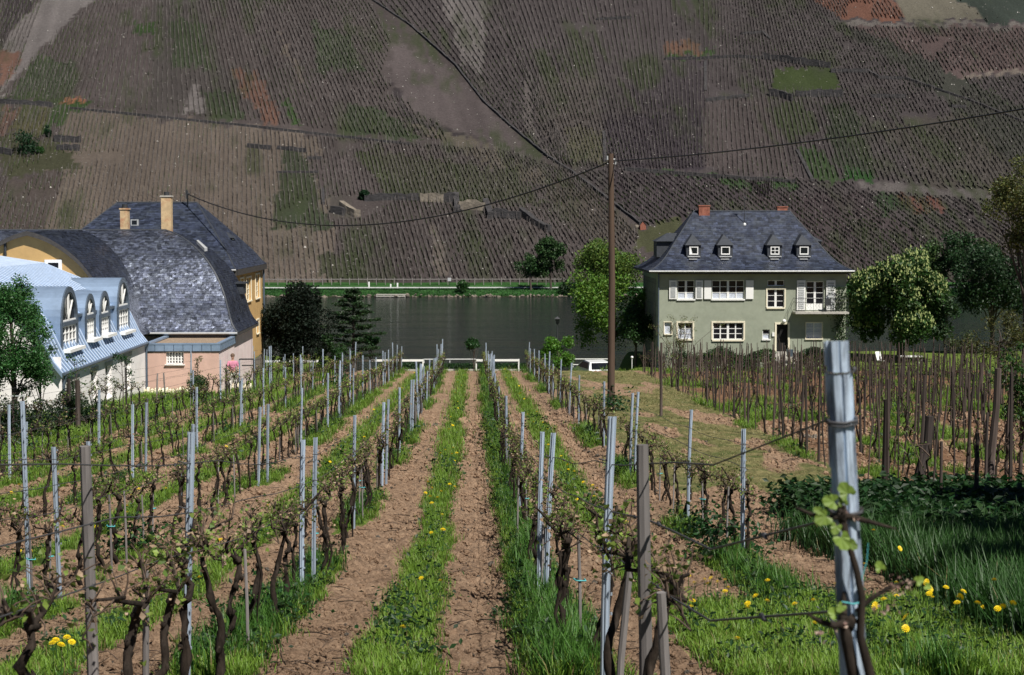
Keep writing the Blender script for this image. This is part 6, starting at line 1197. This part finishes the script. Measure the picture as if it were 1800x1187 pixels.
# the short brown stakes and the frame by the annex
for pxx, pt, Y, r_, lb in ((122, 665, 50, .05, 'thin brown stake before the annex glazed door'), (137, 668, 49.5, .075, 'thick red-brown stake before the annex glazed door'), (222, 645, 57.5, .03, 'thin brown stake beside the dark leafy sapling')):
    x, y, z = gnd(pxx, Y); o = MB().tube([(0, 0, -.1), (0, 0, zof(pt, Y) - z)], r_, 7, smooth=False).build('garden_stake', M['brownwood']); o.location = (x, y, z); tag(o, lb, 'stake')
x, y, z = gnd(24, 44); fr_ = thing('garden_trellis', 'narrow brown wooden trellis with a pale top bar under the left tree', 'frame', (x, y, z)); hF = zof(696, 44) - z
for dx in (0, .25): m = MB(); m.box(dx - .02, dx + .02, -.02, .02, 0, hF); m.build('upright', M['brownwood'], fr_)
m = MB(); m.box(-.06, .31, -.03, .03, hF + .002, hF + .03); m.build('top_bar', M['silver'], fr_)
# ---- wires
HW = (.92, 1.18, 1.46)
WN = ('lowest', 'middle', 'top')
for row, Xr in ROWX.items():
    y0 = {'right1': 3.55, 'left1': 6.0, 'left2': 10, 'left3': 16, 'left4': 22, 'left5': 28, 'right2': 20.4}[row]
    for k, hh in enumerate(HW):
        m = MB(); Y = y0; p = []
        while Y < 104:
            p.append((Xr + .035 + random.gauss(0, .004), Y, gz(Xr, Y) + hh - .03 * abs(math.sin(Y * .65 + k)) + random.gauss(0, .004))); Y += 1.1 if Y < 40 else 2.5
        if row == 'right1': p[0] = (xof(1487, 3.55), 3.55, (-.62, -.50, -.42)[k] + (-.27 if k == 0 else 0)); p[1] = (xof(1487, 4.65) - .03, 4.65, gz(.8, 4.65) + hh + .12); 
        m.tube(p, .0042 if k < 2 else .0035, 4); 
        for _ in range(12):                                        # old tendrils left on the wire
            Y = y0 + (104 - y0) * random.random() ** 2.2; i = next((j for j in range(len(p) - 1) if p[j + 1][1] > Y), 0); q = Vector(p[i]).lerp(Vector(p[i + 1]), .5); m.ball(q, (.008, .05, .008), 5, 4, jit=.5)
        tag(m.build('trellis_wire', M['wire']), f"{WN[k]} trellis wire of the {RD[row]}", 'wire', 'trellis wires')
# ---- the big near post with its old vine
M['oldsteel'] = mat('streaked_old_zinc', (.40, .48, .58), .55, 14, .45, .002, 60, .1, .4, (2.6, 2.6, .3), dirt=(.10, .11, .14), dirt_amt=.85, dscale=9, dr=(.50, .60))  # dark streaks hold both zinc stains and the vine's shadow
NY = 3.55; gx_ = xof(1512, NY); gzn = gz(gx_, NY)
np_ = thing('steel_post', 'big near galvanised post wrapped by an old vine, standing before the green house', 'post', (gx_, NY, gzn)); Hn = zof(600, NY) - gzn; lean = -(xof(1512, NY) - xof(1476, NY)) / (zof(600, NY) - zof(1187, NY)); fx = lambda z: lean * z + (gx_ * 0) + (xof(1512, NY) - gx_) - lean * (zof(1187, NY) - gzn)
def bent(x_, y_, z_): return (x_ * (1.12 - .25 * z_ / Hn) + fx(z_), y_ - .10 * (z_ / Hn) ** 4 * 0, z_)
w, d = .030, .022; prof = [(-w, -.004), (-w * .72, -.004), (-w * .62, -d), (-w * .12, -d * 1.15), (0, -d * .9), (w * .15, -d * 1.15), (w * .62, -d * .95), (w * .8, -.006), (w, -.008), (w, -.003), (w * .72, 0), (w * .55, -d * .8), (0, -d * .6), (-w * .55, -d * .8), (-w * .66, 0), (-w, 0)]
def strip(z0, z1, off, name, sc=1.0, nz=16, jag=0):
    m = MB(); n = len(prof); vs = []
    for i in range(nz + 1): z = z0 + (z1 - z0) * i / nz; vs += [bent(a * sc + off[0] + random.gauss(0, .0005), b * sc + off[1] + random.gauss(0, .0007), z + (random.uniform(-jag, jag) if i in (0, nz) else 0)) for a, b in prof]
    m.add(vs, [(i * n + k, i * n + (k + 1) % n, (i + 1) * n + (k + 1) % n, (i + 1) * n + k) for i in range(nz) for k in range(n)] + [tuple(range(nz * n, nz * n + n)), tuple(range(n - 1, -1, -1))]); return m.build(name, M['oldsteel'], np_)
zz = lambda py: zof(py, NY) - gzn
strip(-.2, zz(740), (0, 0), 'shaft'); strip(zz(745), zz(657), (.0, -.006), 'splice_plate', .97, nz=3); strip(zz(655), Hn, (-.002, -.002), 'splice_plate', .9, nz=2)
m = MB()
for s_, pa, pb in ((-1, 610, 645), (-1, 658, 735), (1, 603, 640), (-1, 745, 822), (1, 820, 870)): m.box(0, .004, -.006, 0, 0, 0)
m = MB()
for s_, pa, pb in ((-1, 602, 644), (-1, 657, 732), (-1, 748, 826)):
    z1, z0 = zz(pa), zz(pb); x_ = s_ * .027; v = [bent(x_ - .006, -.002, z0), bent(x_ + .003, -.004, z0), bent(x_ + .003, -.004, z1), bent(x_ - .006, -.002, z1), bent(x_ - .006, .002, z0), bent(x_ + .003, .001, z0), bent(x_ + .003, .001, z1), bent(x_ - .006, .002, z1)]; m.add(v, [(0, 1, 2, 3), (7, 6, 5, 4), (0, 4, 5, 1), (3, 2, 6, 7), (0, 3, 7, 4), (1, 5, 6, 2)])
m.build('side_flange', M['oldsteel'], np_)
for py_, r_ in ((655, .0016), (742, .0035), (748, .002), (905, .004)):
    z = zz(py_); m = MB(); m.tube([bent(-.036, .004, z + .004), bent(-.03, -.026, z - .002), bent(0, -.031, z - .003), bent(.03, -.027, z + .002), bent(.036, .0, z + .006)], r_, 5); m.ball(bent(.033, -.015, z + .006), (.005, .005, .006), 6, 4, jit=.3); m.build('wire_wrap', M['wire'], np_)
def loc(px_, py_, Y=NY): v = W(px_, py_, Y); return Vector((v.x - 0, v.y, v.z))
gv = thing('grapevine', 'old grapevine climbing the big near post, with broad green young leaves', 'grapevine', (gx_, NY, gzn)); 
def lp(px_, py_, dy=0.0): v = W(px_, py_, NY + dy); return (v.x - gx_, v.y - NY, v.z - gzn)
m = MB(); m.tube([(.10, .05, -.1), (.07, .0, .5), lp(1530, 1187, -.05), lp(1512, 1120, -.055), lp(1515, 1050, -.055), lp(1505, 1000, -.055), lp(1490, 950, -.05), lp(1480, 912, -.045), lp(1476, 885, -.04)], [.018, .015, .011, .009, .008, .007, .0065, .009, .006], 9)
m.tube([lp(1500, 1187, -.03), lp(1488, 1120, -.045), lp(1482, 1080, -.04), lp(1484, 1040, -.03)], [.012, .013, .009, .004], 8); m.ball(lp(1482, 905, -.045), (.013, .012, .017), 10, 7, jit=.3); m.ball(lp(1495, 1095, -.045), (.014, .012, .015), 10, 7, jit=.3); m.build('trunk', M['bark'], gv)
m = MB(); m.tube([lp(1482, 905, -.045), lp(1455, 912, -.05), lp(1428, 905, -.04), lp(1400, 893, 0)], [.009, .006, .005, .003], 6); m.tube([lp(1485, 905, -.03), lp(1520, 915, -.03), lp(1545, 922, -.02), lp(1575, 930, 0)], [.007, .006, .004, .002], 7); m.tube([lp(1490, 1095, -.045), lp(1465, 1100, -.06), lp(1440, 1092, -.05), lp(1420, 1080, -.04)], [.010, .008, .006, .003], 6); m.tube([lp(1505, 1075, -.03), lp(1535, 1050, -.03), lp(1560, 1035, -.03), lp(1600, 1020, -.03)], [.006, .006, .005, .003], 6); m.build('cordon', M['bark'], gv)
def bigleaf(c, s, ang, col, tilt=.5):
    """young vine leaf, five lobes, folded along its ribs"""
    ca, sa = math.cos(ang), math.sin(ang); pts_ = []
    for i in range(15): th = -2.6 + 5.2 * i / 14; r_ = s * (.62 + .30 * abs(math.cos(th * 1.25)) + .10 * (i % 2)) * (1.05 if abs(th) < .4 else 1); pts_.append((r_ * math.sin(th), r_ * math.cos(th) + s * .3))
    vs = [c]
    for i, (u, v) in enumerate(pts_): fold = .22 * s * abs(math.sin(i * 1.12)) + .12 * abs(u); x_, z_ = u * ca - v * sa, u * sa + v * ca; vs.append((c[0] + x_, c[1] - fold * .8 + z_ * tilt * .4, c[2] + z_))
    return vs, [(0, i, i + 1) for i in range(1, 15)]
for k, (px_, py_, s, a_) in enumerate(((1490, 868, .021, .6), (1466, 882, .019, 1.4), (1482, 885, .013, .2), (1452, 908, .020, 2.0), (1470, 925, .014, 2.8), (1478, 945, .021, 3.6), (1495, 955, .013, 4.0), (1440, 898, .010, 1.2), (1468, 1080, .014, .8), (1480, 1065, .012, 2.4), (1548, 1000, .013, .4), (1612, 1022, .012, 5.2), (1628, 1030, .009, 4.4))):
    vs, fs = bigleaf(lp(px_, py_, -.07), s, a_, None); col = np.tile(np.array([.20, .30, .05]) * random.uniform(.7, 1.25), (len(vs), 1)); link('leaf', np_mesh('leaf', vs, np.array(fs), M['leaf'], col=col, smooth=False), gv)
n = 60; cc = []
for k in range(n): px_, py_ = random.choice(((1448, 912), (1462, 930), (1560, 1025), (1580, 1035), (1600, 1025), (1570, 1060), (1545, 1070), (1480, 1100), (1455, 1115), (1500, 900))); cc.append(lp(px_ + random.gauss(0, 9), py_ + random.gauss(0, 8), -.06))
link('buds', leaf_mesh('buds', np.array(cc), rng.uniform(.003, .0075, n), np.where(rng.random((n, 1)) < .6, [.50, .36, .28], [.20, .12, .10]) * rng.uniform(.7, 1.2, (n, 1)), 5), gv)['kind'] = 'stuff'
m = MB(); m.tube([lp(1526, 955, -.04), lp(1524, 985, -.04), lp(1514, 1020, -.045), lp(1508, 1062, -.045)], .0011, 4); m.tube([lp(1480, 1058, -.06), lp(1500, 1062, -.065), lp(1520, 1058, -.05)], .0016, 4); m.build('tie', M['tie'], gv)
for px_, py_, Y, lb in ((700, 0, 0, 0),): pass
# ================================================================ GRASS, WEEDS, CLODS (instanced)
def protos(name, objs): 
    c = bpy.data.collections.new(name)
    for o in objs: c.objects.link(o)
    return c
def scatter(name, pts_, rot, scl, coll, label, cat):
    me = bpy.data.meshes.new(name); me.vertices.add(len(pts_)); me.vertices.foreach_set('co', np.asarray(pts_, np.float32).ravel())
    a = me.attributes.new('rot', 'FLOAT_VECTOR', 'POINT'); a.data.foreach_set('vector', np.asarray(rot, np.float32).ravel()); a = me.attributes.new('scl', 'FLOAT', 'POINT'); a.data.foreach_set('value', np.asarray(scl, np.float32))
    a = me.attributes.new('pick', 'INT', 'POINT'); a.data.foreach_set('value', rng.integers(0, len(coll.objects), len(pts_)).astype(np.int32))
    o = link(name, me); ng = bpy.data.node_groups.new(name, 'GeometryNodeTree'); ng.interface.new_socket('Geometry', in_out='INPUT', socket_type='NodeSocketGeometry'); ng.interface.new_socket('Geometry', in_out='OUTPUT', socket_type='NodeSocketGeometry')
    gi = ng.nodes.new('NodeGroupInput'); go = ng.nodes.new('NodeGroupOutput'); ip = ng.nodes.new('GeometryNodeInstanceOnPoints'); ci = ng.nodes.new('GeometryNodeCollectionInfo'); ci.inputs[0].default_value = coll; ci.inputs[1].default_value = True; ci.inputs[2].default_value = True
    def at(nm, ty): n = ng.nodes.new('GeometryNodeInputNamedAttribute'); n.data_type = ty; n.inputs[0].default_value = nm; return n.outputs[0]
    L = ng.links.new; L(gi.outputs[0], ip.inputs['Points']); L(ci.outputs[0], ip.inputs['Instance']); ip.inputs['Pick Instance'].default_value = True; L(at('pick', 'INT'), ip.inputs['Instance Index']); L(at('rot', 'FLOAT_VECTOR'), ip.inputs['Rotation']); L(at('scl', 'FLOAT'), ip.inputs['Scale']); L(ip.outputs[0], go.inputs[0])
    o.modifiers.new('scatter', 'NODES').node_group = ng; return tag(o, label, cat, None, 'stuff')
def tuft(nm, nb, h, w, spread, base, tip, seed, lean=.5, yellow=.1):
    r = np.random.default_rng(seed); V, F, Cc = [], [], []
    for i in range(nb):
        x, y = r.normal(0, spread, 2); an = r.uniform(0, 6.28); hh = h * r.uniform(.45, 1.15); ln = lean * r.uniform(.2, 1.2) * hh; dx, dy = math.cos(an), math.sin(an); px_, py_ = -dy * w, dx * w; k = len(V); yl = r.random() < yellow
        for t_, ww in ((0, 1), (.5, .8), (1, 0)):
            q = (x + dx * ln * t_ ** 2, y + dy * ln * t_ ** 2, hh * (t_ - .15 * t_ ** 2 * lean))
            c = np.array(base) * (1 - t_) + np.array(tip) * t_; c = c * r.uniform(.75, 1.2)
            if yl: c = np.array([.20, .17, .07]) * r.uniform(.7, 1.2)
            if ww: V += [(q[0] - px_ * ww, q[1] - py_ * ww, q[2]), (q[0] + px_ * ww, q[1] + py_ * ww, q[2])]; Cc += [c, c]
            else: V.append(q); Cc.append(c)
        F += [(k, k + 1, k + 3, k + 2), (k + 2, k + 3, k + 4, k + 4)]
    F3 = []
    for f in F: F3 += [(f[0], f[1], f[2])] + ([(f[0], f[2], f[3])] if f[3] != f[2] else [])
    return bpy.data.objects.new(nm, np_mesh(nm, V, np.array(F3), M['leaf'], col=np.array(Cc)))
G0, G1 = (.06, .13, .016), (.22, .37, .042)
short = protos('short_grass', [tuft('grass_tuft', 22, .12, .0045, .06, G0, G1, i, .7, .12 + .25 * (i == 3)) for i in range(5)])
tall_ = protos('tall_grass', [tuft('tall_grass_tuft', 24, .34, .006, .055, (.018, .064, .012), (.095, .23, .032), 10 + i, .5, .03) for i in range(4)])
shaded_ = protos('shaded_corner_grass', [tuft('shaded_corner_tuft', 24, .34, .006, .06, (.008, .032, .008), (.042, .118, .022), 60 + i, .5, .02) for i in range(4)])  # the corner's shade is put into darker blade colours
weedp = []
for i in range(4):
    n = 46; r = np.random.default_rng(50 + i); cen = np.stack([r.normal(0, .09, n), r.normal(0, .09, n), r.uniform(.02, .30, n) ** 1.2], -1); ob = leaves('weed', cen, r.uniform(.018, .042, n), greens(n, (.018, .055, .014), .4, i), None, seed=i, up=.8); C.objects.unlink(ob); weedp.append(ob)
weed_c = protos('weeds', weedp)
strawp = [tuft('straw_tuft', 16, .05, .004, .10, (.16, .16, .06) if i == 1 else (.26, .22, .10), (.15, .19, .05) if i == 1 else (.30, .26, .12), 80 + i, 2.6, .0) for i in range(3)]; straw_c = protos('straw', strawp)
clods = []
M['clod'] = mat('soil_clod', (.29, .195, .130), .95, 12, .35, .01, 30, spec=.1, dirt=(.42, .30, .21), dirt_amt=.5, dscale=5)
for i in range(5):
    m = MB(); random.seed(300 + i); m.ball((0, 0, .15), (1, random.uniform(.7, 1), random.uniform(.5, .8)), 7, 5, jit=.28, smooth=False); clods.append(bpy.data.objects.new('clod', m.mesh('clod', M['clod'])))
clod_c = protos('clods', clods)
stones = []
for i in range(2):
    m = MB(); m.ball((0, 0, .1), (1, .8, .5), 6, 4, jit=.25, smooth=False); stones.append(bpy.data.objects.new('field_stone', m.mesh('field_stone', M['rubble'])))
stone_c = protos('stones', stones); random.seed(77)
def sample(n, y0, y1, power=1.0):
    """places inside the view and a little beyond it, even per square metre when power = 1"""
    u = rng.random(n); Y = np.sqrt(y0 ** 2 + u * (y1 ** 2 - y0 ** 2)) if power == 1 else y0 * (y1 / y0) ** u; X = (rng.random(n) * .68 - .32) * (Y + 1.5); return X, Y
def field(n, y0, y1, wfun, base_s, coll, name, label, cat, tilt=.15, power=2, sink=0.0):
    X, Y = sample(n, y0, y1, power); w_ = wfun(X, Y); k = rng.random(n) < w_; X, Y = X[k], Y[k]; s_ = base_s(X, Y) * rng.uniform(.6, 1.3, len(X)); rot = np.stack([rng.normal(0, tilt, len(X)), rng.normal(0, tilt, len(X)), rng.uniform(0, 6.28, len(X))], -1)
    return scatter(name, np.stack([X, Y, ground_z(X, Y) - sink], -1), rot, s_, coll, label, cat), len(X)
zone = lambda X, Y: zones(X, Y)
def wgrass(X, Y): g, s, t = zone(X, Y); return sstep(.35, .75, g) * (1 - .8 * t) 
def wunder(X, Y):
    ph = ((X + 1.75 + 25.3) % 2.53); ph = np.where(ph > 1.4, ph - 2.53, ph); r1 = np.exp(-((ph + .10) / .17) ** 2); rows = (X < 3.9) & (X > -13)
    pat = np.where(np.abs(X - .55) < .5, .9, sstep(.45, .6, fbm(X * .35 + 7, Y * .22, 21, 3))); return np.where(rows, r1 * pat * .75, 0) * (Y < 104)
far_s = lambda X, Y: np.clip(Y / 26, .9, 2.4)
tot = 0
o, k = field(52000, 11.3, 50, wgrass, far_s, short, 'grass', 'short bright green grass strips between the vine rows', 'grass'); tot += k
o, k = field(30000, 40, 106, wgrass, lambda X, Y: np.clip(Y / 26, .9, 2.6) * .9, short, 'grass', 'short green grass between the rows in the lower part of the field', 'grass'); tot += k
o, k = field(60000, 11.3, 104, wunder, lambda X, Y: np.clip(Y / 45, .8, 1.5), tall_, 'tall_grass', 'tall dark grass growing under the vine rows', 'grass'); tot += k
o, k = field(42000, 11.3, 30, lambda X, Y: zone(X, Y)[2] * (X > 4) * sstep(25.5, 23.5, Y), lambda X, Y: np.full(X.shape, 1.35), shaded_, 'tall_grass', 'tall grass with painted-in shade at the lower right corner', 'grass'); tot += k
o, k = field(30000, 20, 31, lambda X, Y: sstep(5.0, 5.8, X) * sstep(22, 23.5, Y) * sstep(29.5, 27.5, Y) * .9, lambda X, Y: np.full(X.shape, 1.9), weed_c, 'brambles', 'dark leafy brambles at the near edge of the stake vineyard', 'brambles'); tot += k
o, k = field(24000, 12, 60, lambda X, Y: wunder(X, Y) * .35 + (zone(X, Y)[0] > .5) * .10, lambda X, Y: np.clip(Y / 30, .8, 1.6), weed_c, 'weeds', 'broad-leaved weeds among the grass under the vines', 'weeds'); tot += k
o, k = field(16000, 28, 100, lambda X, Y: (zone(X, Y)[1] > .4) * .9, lambda X, Y: np.clip(Y / 30, 1, 2.6), straw_c, 'mown_hay', 'pale mown hay lying on the strip between the vine plots', 'hay', .1); tot += k
wsoil = lambda X, Y: ((1 - zone(X, Y)[0]) * (1 - zone(X, Y)[1]) > .6) * (Y < 104) * (.35 + .65 * (fbm(X * 2, Y * 2, 8, 3) > .48))
o, k = field(90000, 11.3, 60, wsoil, lambda X, Y: rng.gamma(2.6, .0060, X.shape) * np.where((X < -.9) & (X > -1.7), .75, 1) * np.clip(Y / 22, .8, 2.2), clod_c, 'soil_clods', 'crumbly brown clods covering the ploughed strips', 'clods', 1.0, sink=.004); tot += k
o, k = field(3500, 11.3, 60, wsoil, lambda X, Y: rng.gamma(2.0, .008, X.shape) * np.clip(Y / 22, .8, 2.2), stone_c, 'field_stones', 'small pale stones on the ploughed strips', 'stones', .5); tot += k
twigs = []
for i in range(4):
    m = MB(); random.seed(400 + i); x0 = 0; p = [(0, 0, .01)]
    for k in range(4): p.append((p[-1][0] + .06, p[-1][1] + random.gauss(0, .018), .012 + abs(random.gauss(0, .012))))
    m.tube(p, [.005, .0045, .004, .003, .002], 4); m.tube([p[2], (p[2][0] + .04, p[2][1] + .05, .03)], [.003, .002], 3); twigs.append(bpy.data.objects.new('twig', m.mesh('twig', M['cane'] if i % 2 else M['bark'])))
random.seed(78); twig_c = protos('twigs', twigs)
o, k = field(2600, 11.3, 50, wsoil, lambda X, Y: np.clip(Y / 22, .9, 1.8), twig_c, 'prunings', 'short vine prunings lying on the ploughed strips', 'prunings', .1); tot += k
# single weeds that stand out
for i, (pxx, Y, s_, lb) in enumerate(((238, 22, 1.5, 'dark leafy weed clump in the second row left of the central strip'), (455, 15.2, 1.2, 'grassy clump at the foot of the vines in the row left of the central strip'), (1075, 60.3, 2.4, 'green weed clump at the foot of the telephone pole'), (1290, 21.5, 1.7, 'dark weed clump below the near end of the second row right of the strip'), (1250, 24, 1.5, 'small dark weed clump behind the near end of the second right row'), (600, 80, 2.8, 'green weed patch by the far end of the left rows'))):
    x, y, z = gnd(pxx, Y); n = int(420); P3 = np.stack([rng.normal(0, .16 * s_, n), rng.normal(0, .14 * s_, n), np.abs(rng.normal(0, .14 * s_, n))], -1); o = thing('weed_clump', lb, 'weed', (x, y, z)); leaves('foliage', P3, .028 * s_, greens(n, (.016, .060, .014), .5, i), o, seed=i, up=.6)['kind'] = 'stuff'
# ================================================================ DANDELIONS
def on_ground(px_, py_):
    d = Mc @ Vector(((px_ - 900) / 3000, (593.5 - py_) / 3000, -1)); d = d / d.y; lo, hi = 5.0, 104.0
    for _ in range(24):
        mid = (lo + hi) / 2
        if d.z * mid < gz(d.x * mid, mid): hi = mid
        else: lo = mid
    return d.x * hi, hi
DL = [(1168, 1040), (1216, 1094), (1214, 1106), (1251, 1046), (1262, 1054), (1245, 1058), (1275, 1050), (1281, 1066), (1273, 1074), (1238, 1050), (1328, 1082), (1349, 1093), (1348, 1051), (1313, 1099), (1315, 1108), (1397, 1099), (1430, 1092), (1431, 1139), (1297, 1173), (1209, 1042), (1221, 1056), (1552, 1112), (1535, 1127), (1589, 1183), (1589, 1155), (1626, 1068), (1630, 1103), (1632, 1085), (1660, 1081), (1692, 1091), (1688, 1104), (1747, 1063), (1679, 1126), (1750, 1135), (1762, 1129), (1780, 1120), (1718, 1121), (1535, 948), (1520, 1012), (1580, 988), (1500, 1085), (1470, 1060),
      (748, 883), (775, 880), (799, 871), (790, 866), (760, 873), (709, 1143), (775, 1048), (740, 1043), (770, 892), (783, 800), (775, 806), (1025, 862), (1042, 868), (1050, 874), (1013, 895), (98, 1170), (117, 1164), (126, 1174), (108, 1180), (92, 1176), (225, 920), (170, 948), (352, 1041), (366, 1052), (573, 873), (640, 775), (628, 786), (35, 867), (20, 882), (790, 760), (782, 735), (1100, 940), (1095, 985), (1130, 1010), (805, 720), (800, 690)]
head = MB()
for ring, (r0, z0) in enumerate(((.020, 0), (.016, .006), (.009, .010))):
    for k in range(12): an = k * .524 + ring * .26; a1 = an + .30; head.add([(0, 0, z0), (r0 * math.cos(an), r0 * math.sin(an), z0 + .004), (r0 * 1.08 * math.cos((an + a1) / 2), r0 * 1.08 * math.sin((an + a1) / 2), z0 + .004), (r0 * math.cos(a1), r0 * math.sin(a1), z0 + .004)], [(0, 1, 2, 3)])
head_me = head.mesh('flower_head', M['yellow']); a = head_me.color_attributes.new('Col', 'FLOAT_COLOR', 'POINT'); a.data.foreach_set('color', np.ones(len(head_me.vertices) * 4, np.float32))
stem = MB(); stem.tube([(0, 0, 0), (.008, 0, .08), (.005, 0, .16)], .0025, 4)
for k in range(6): an = k * 1.05; stem.add([(0, 0, .01), (.05 * math.cos(an - .2), .05 * math.sin(an - .2), .035), (.10 * math.cos(an), .10 * math.sin(an), .03), (.05 * math.cos(an + .2), .05 * math.sin(an + .2), .035)], [(0, 1, 2, 3)])
stem_me = stem.mesh('dandelion', M['leaf']); a = stem_me.color_attributes.new('Col', 'FLOAT_COLOR', 'POINT'); a.data.foreach_set('color', np.tile(np.array([.06, .14, .03, 1], np.float32), len(stem_me.vertices)))
def dandelion(x, y, s_, lb, grp, tall=1.05):
    o = link('dandelion', stem_me); o.location = (x, y, gz(x, y)); o.scale = (s_, s_, s_ * tall); o.rotation_euler.z = random.uniform(0, 6.28); h_ = link('flower_head', head_me, o); h_.location = (.005, 0, .16); h_.scale = (1, 1, 1.05 / tall); h_.rotation_euler = (random.uniform(.1, .5), random.gauss(0, .2), 0); tag(o, lb, 'dandelion', grp)
dn = {}
for px_, py_ in sorted(DL, key=lambda q: -q[1]):
    tl2 = px_ > 1530 and py_ > 930; x, y = on_ground(px_, py_ + (50 if tl2 else 12)); s_ = 1.35 if y < 20 else 1.6
    if px_ > 1480: lb, g_ = 'yellow dandelion in the tall grass at the lower right corner', 'dandelions in the lower right tall grass'; s_ = 1.25
    elif px_ > 1140: lb, g_ = 'yellow dandelion on the grass verge near the big steel post', 'dandelions on the verge near the big post'; s_ = 1.45
    elif px_ > 1000: lb, g_ = 'yellow dandelion on the grass strip right of the nearest right row', 'dandelions on the strip right of the first right row'
    elif px_ > 690: lb, g_ = 'yellow dandelion on the central grass strip', 'dandelions on the central strip'
    elif px_ < 140 and py_ > 1100: lb, g_ = 'yellow dandelion in the cluster at the lower left corner', 'dandelions at the lower left corner'
    else: lb, g_ = 'yellow dandelion on a grass strip left of the central one', 'dandelions on the left strips'
    dn[g_] = dn.get(g_, 0) + 1; dandelion(x, y, s_, lb.replace('yellow dandelion', ordinal(dn[g_]) + ' nearest dandelion' if dn[g_] > 1 else 'nearest dandelion'), g_, 2.3 if tl2 else 1.05)
for i in range(84):
    row = random.choice([-1.75, -1.75, .78, -4.28, -6.8, .78]); Y = 20 + 80 * random.random() ** 1.3; X = row + 1.19 + random.gauss(0, .14); nm = {-1.75: 'central grass strip', .78: 'strip right of the first right row', -4.28: 'first grass strip left of the central one', -6.8: 'second grass strip left of the central one'}[row]
    dandelion(X, Y, random.uniform(1.3, 2.0), 'small yellow dandelion further down the ' + nm, 'far dandelions on the ' + nm)
for i in range(30):
    Y = random.uniform(14, 24); X = random.uniform(5.8, .33 * Y) if Y > 18 else random.uniform(3, .32 * Y + .1); dandelion(X, Y, 1.25, 'yellow dandelion half hidden in the lower right grass', 'dandelions half hidden in the lower right grass')
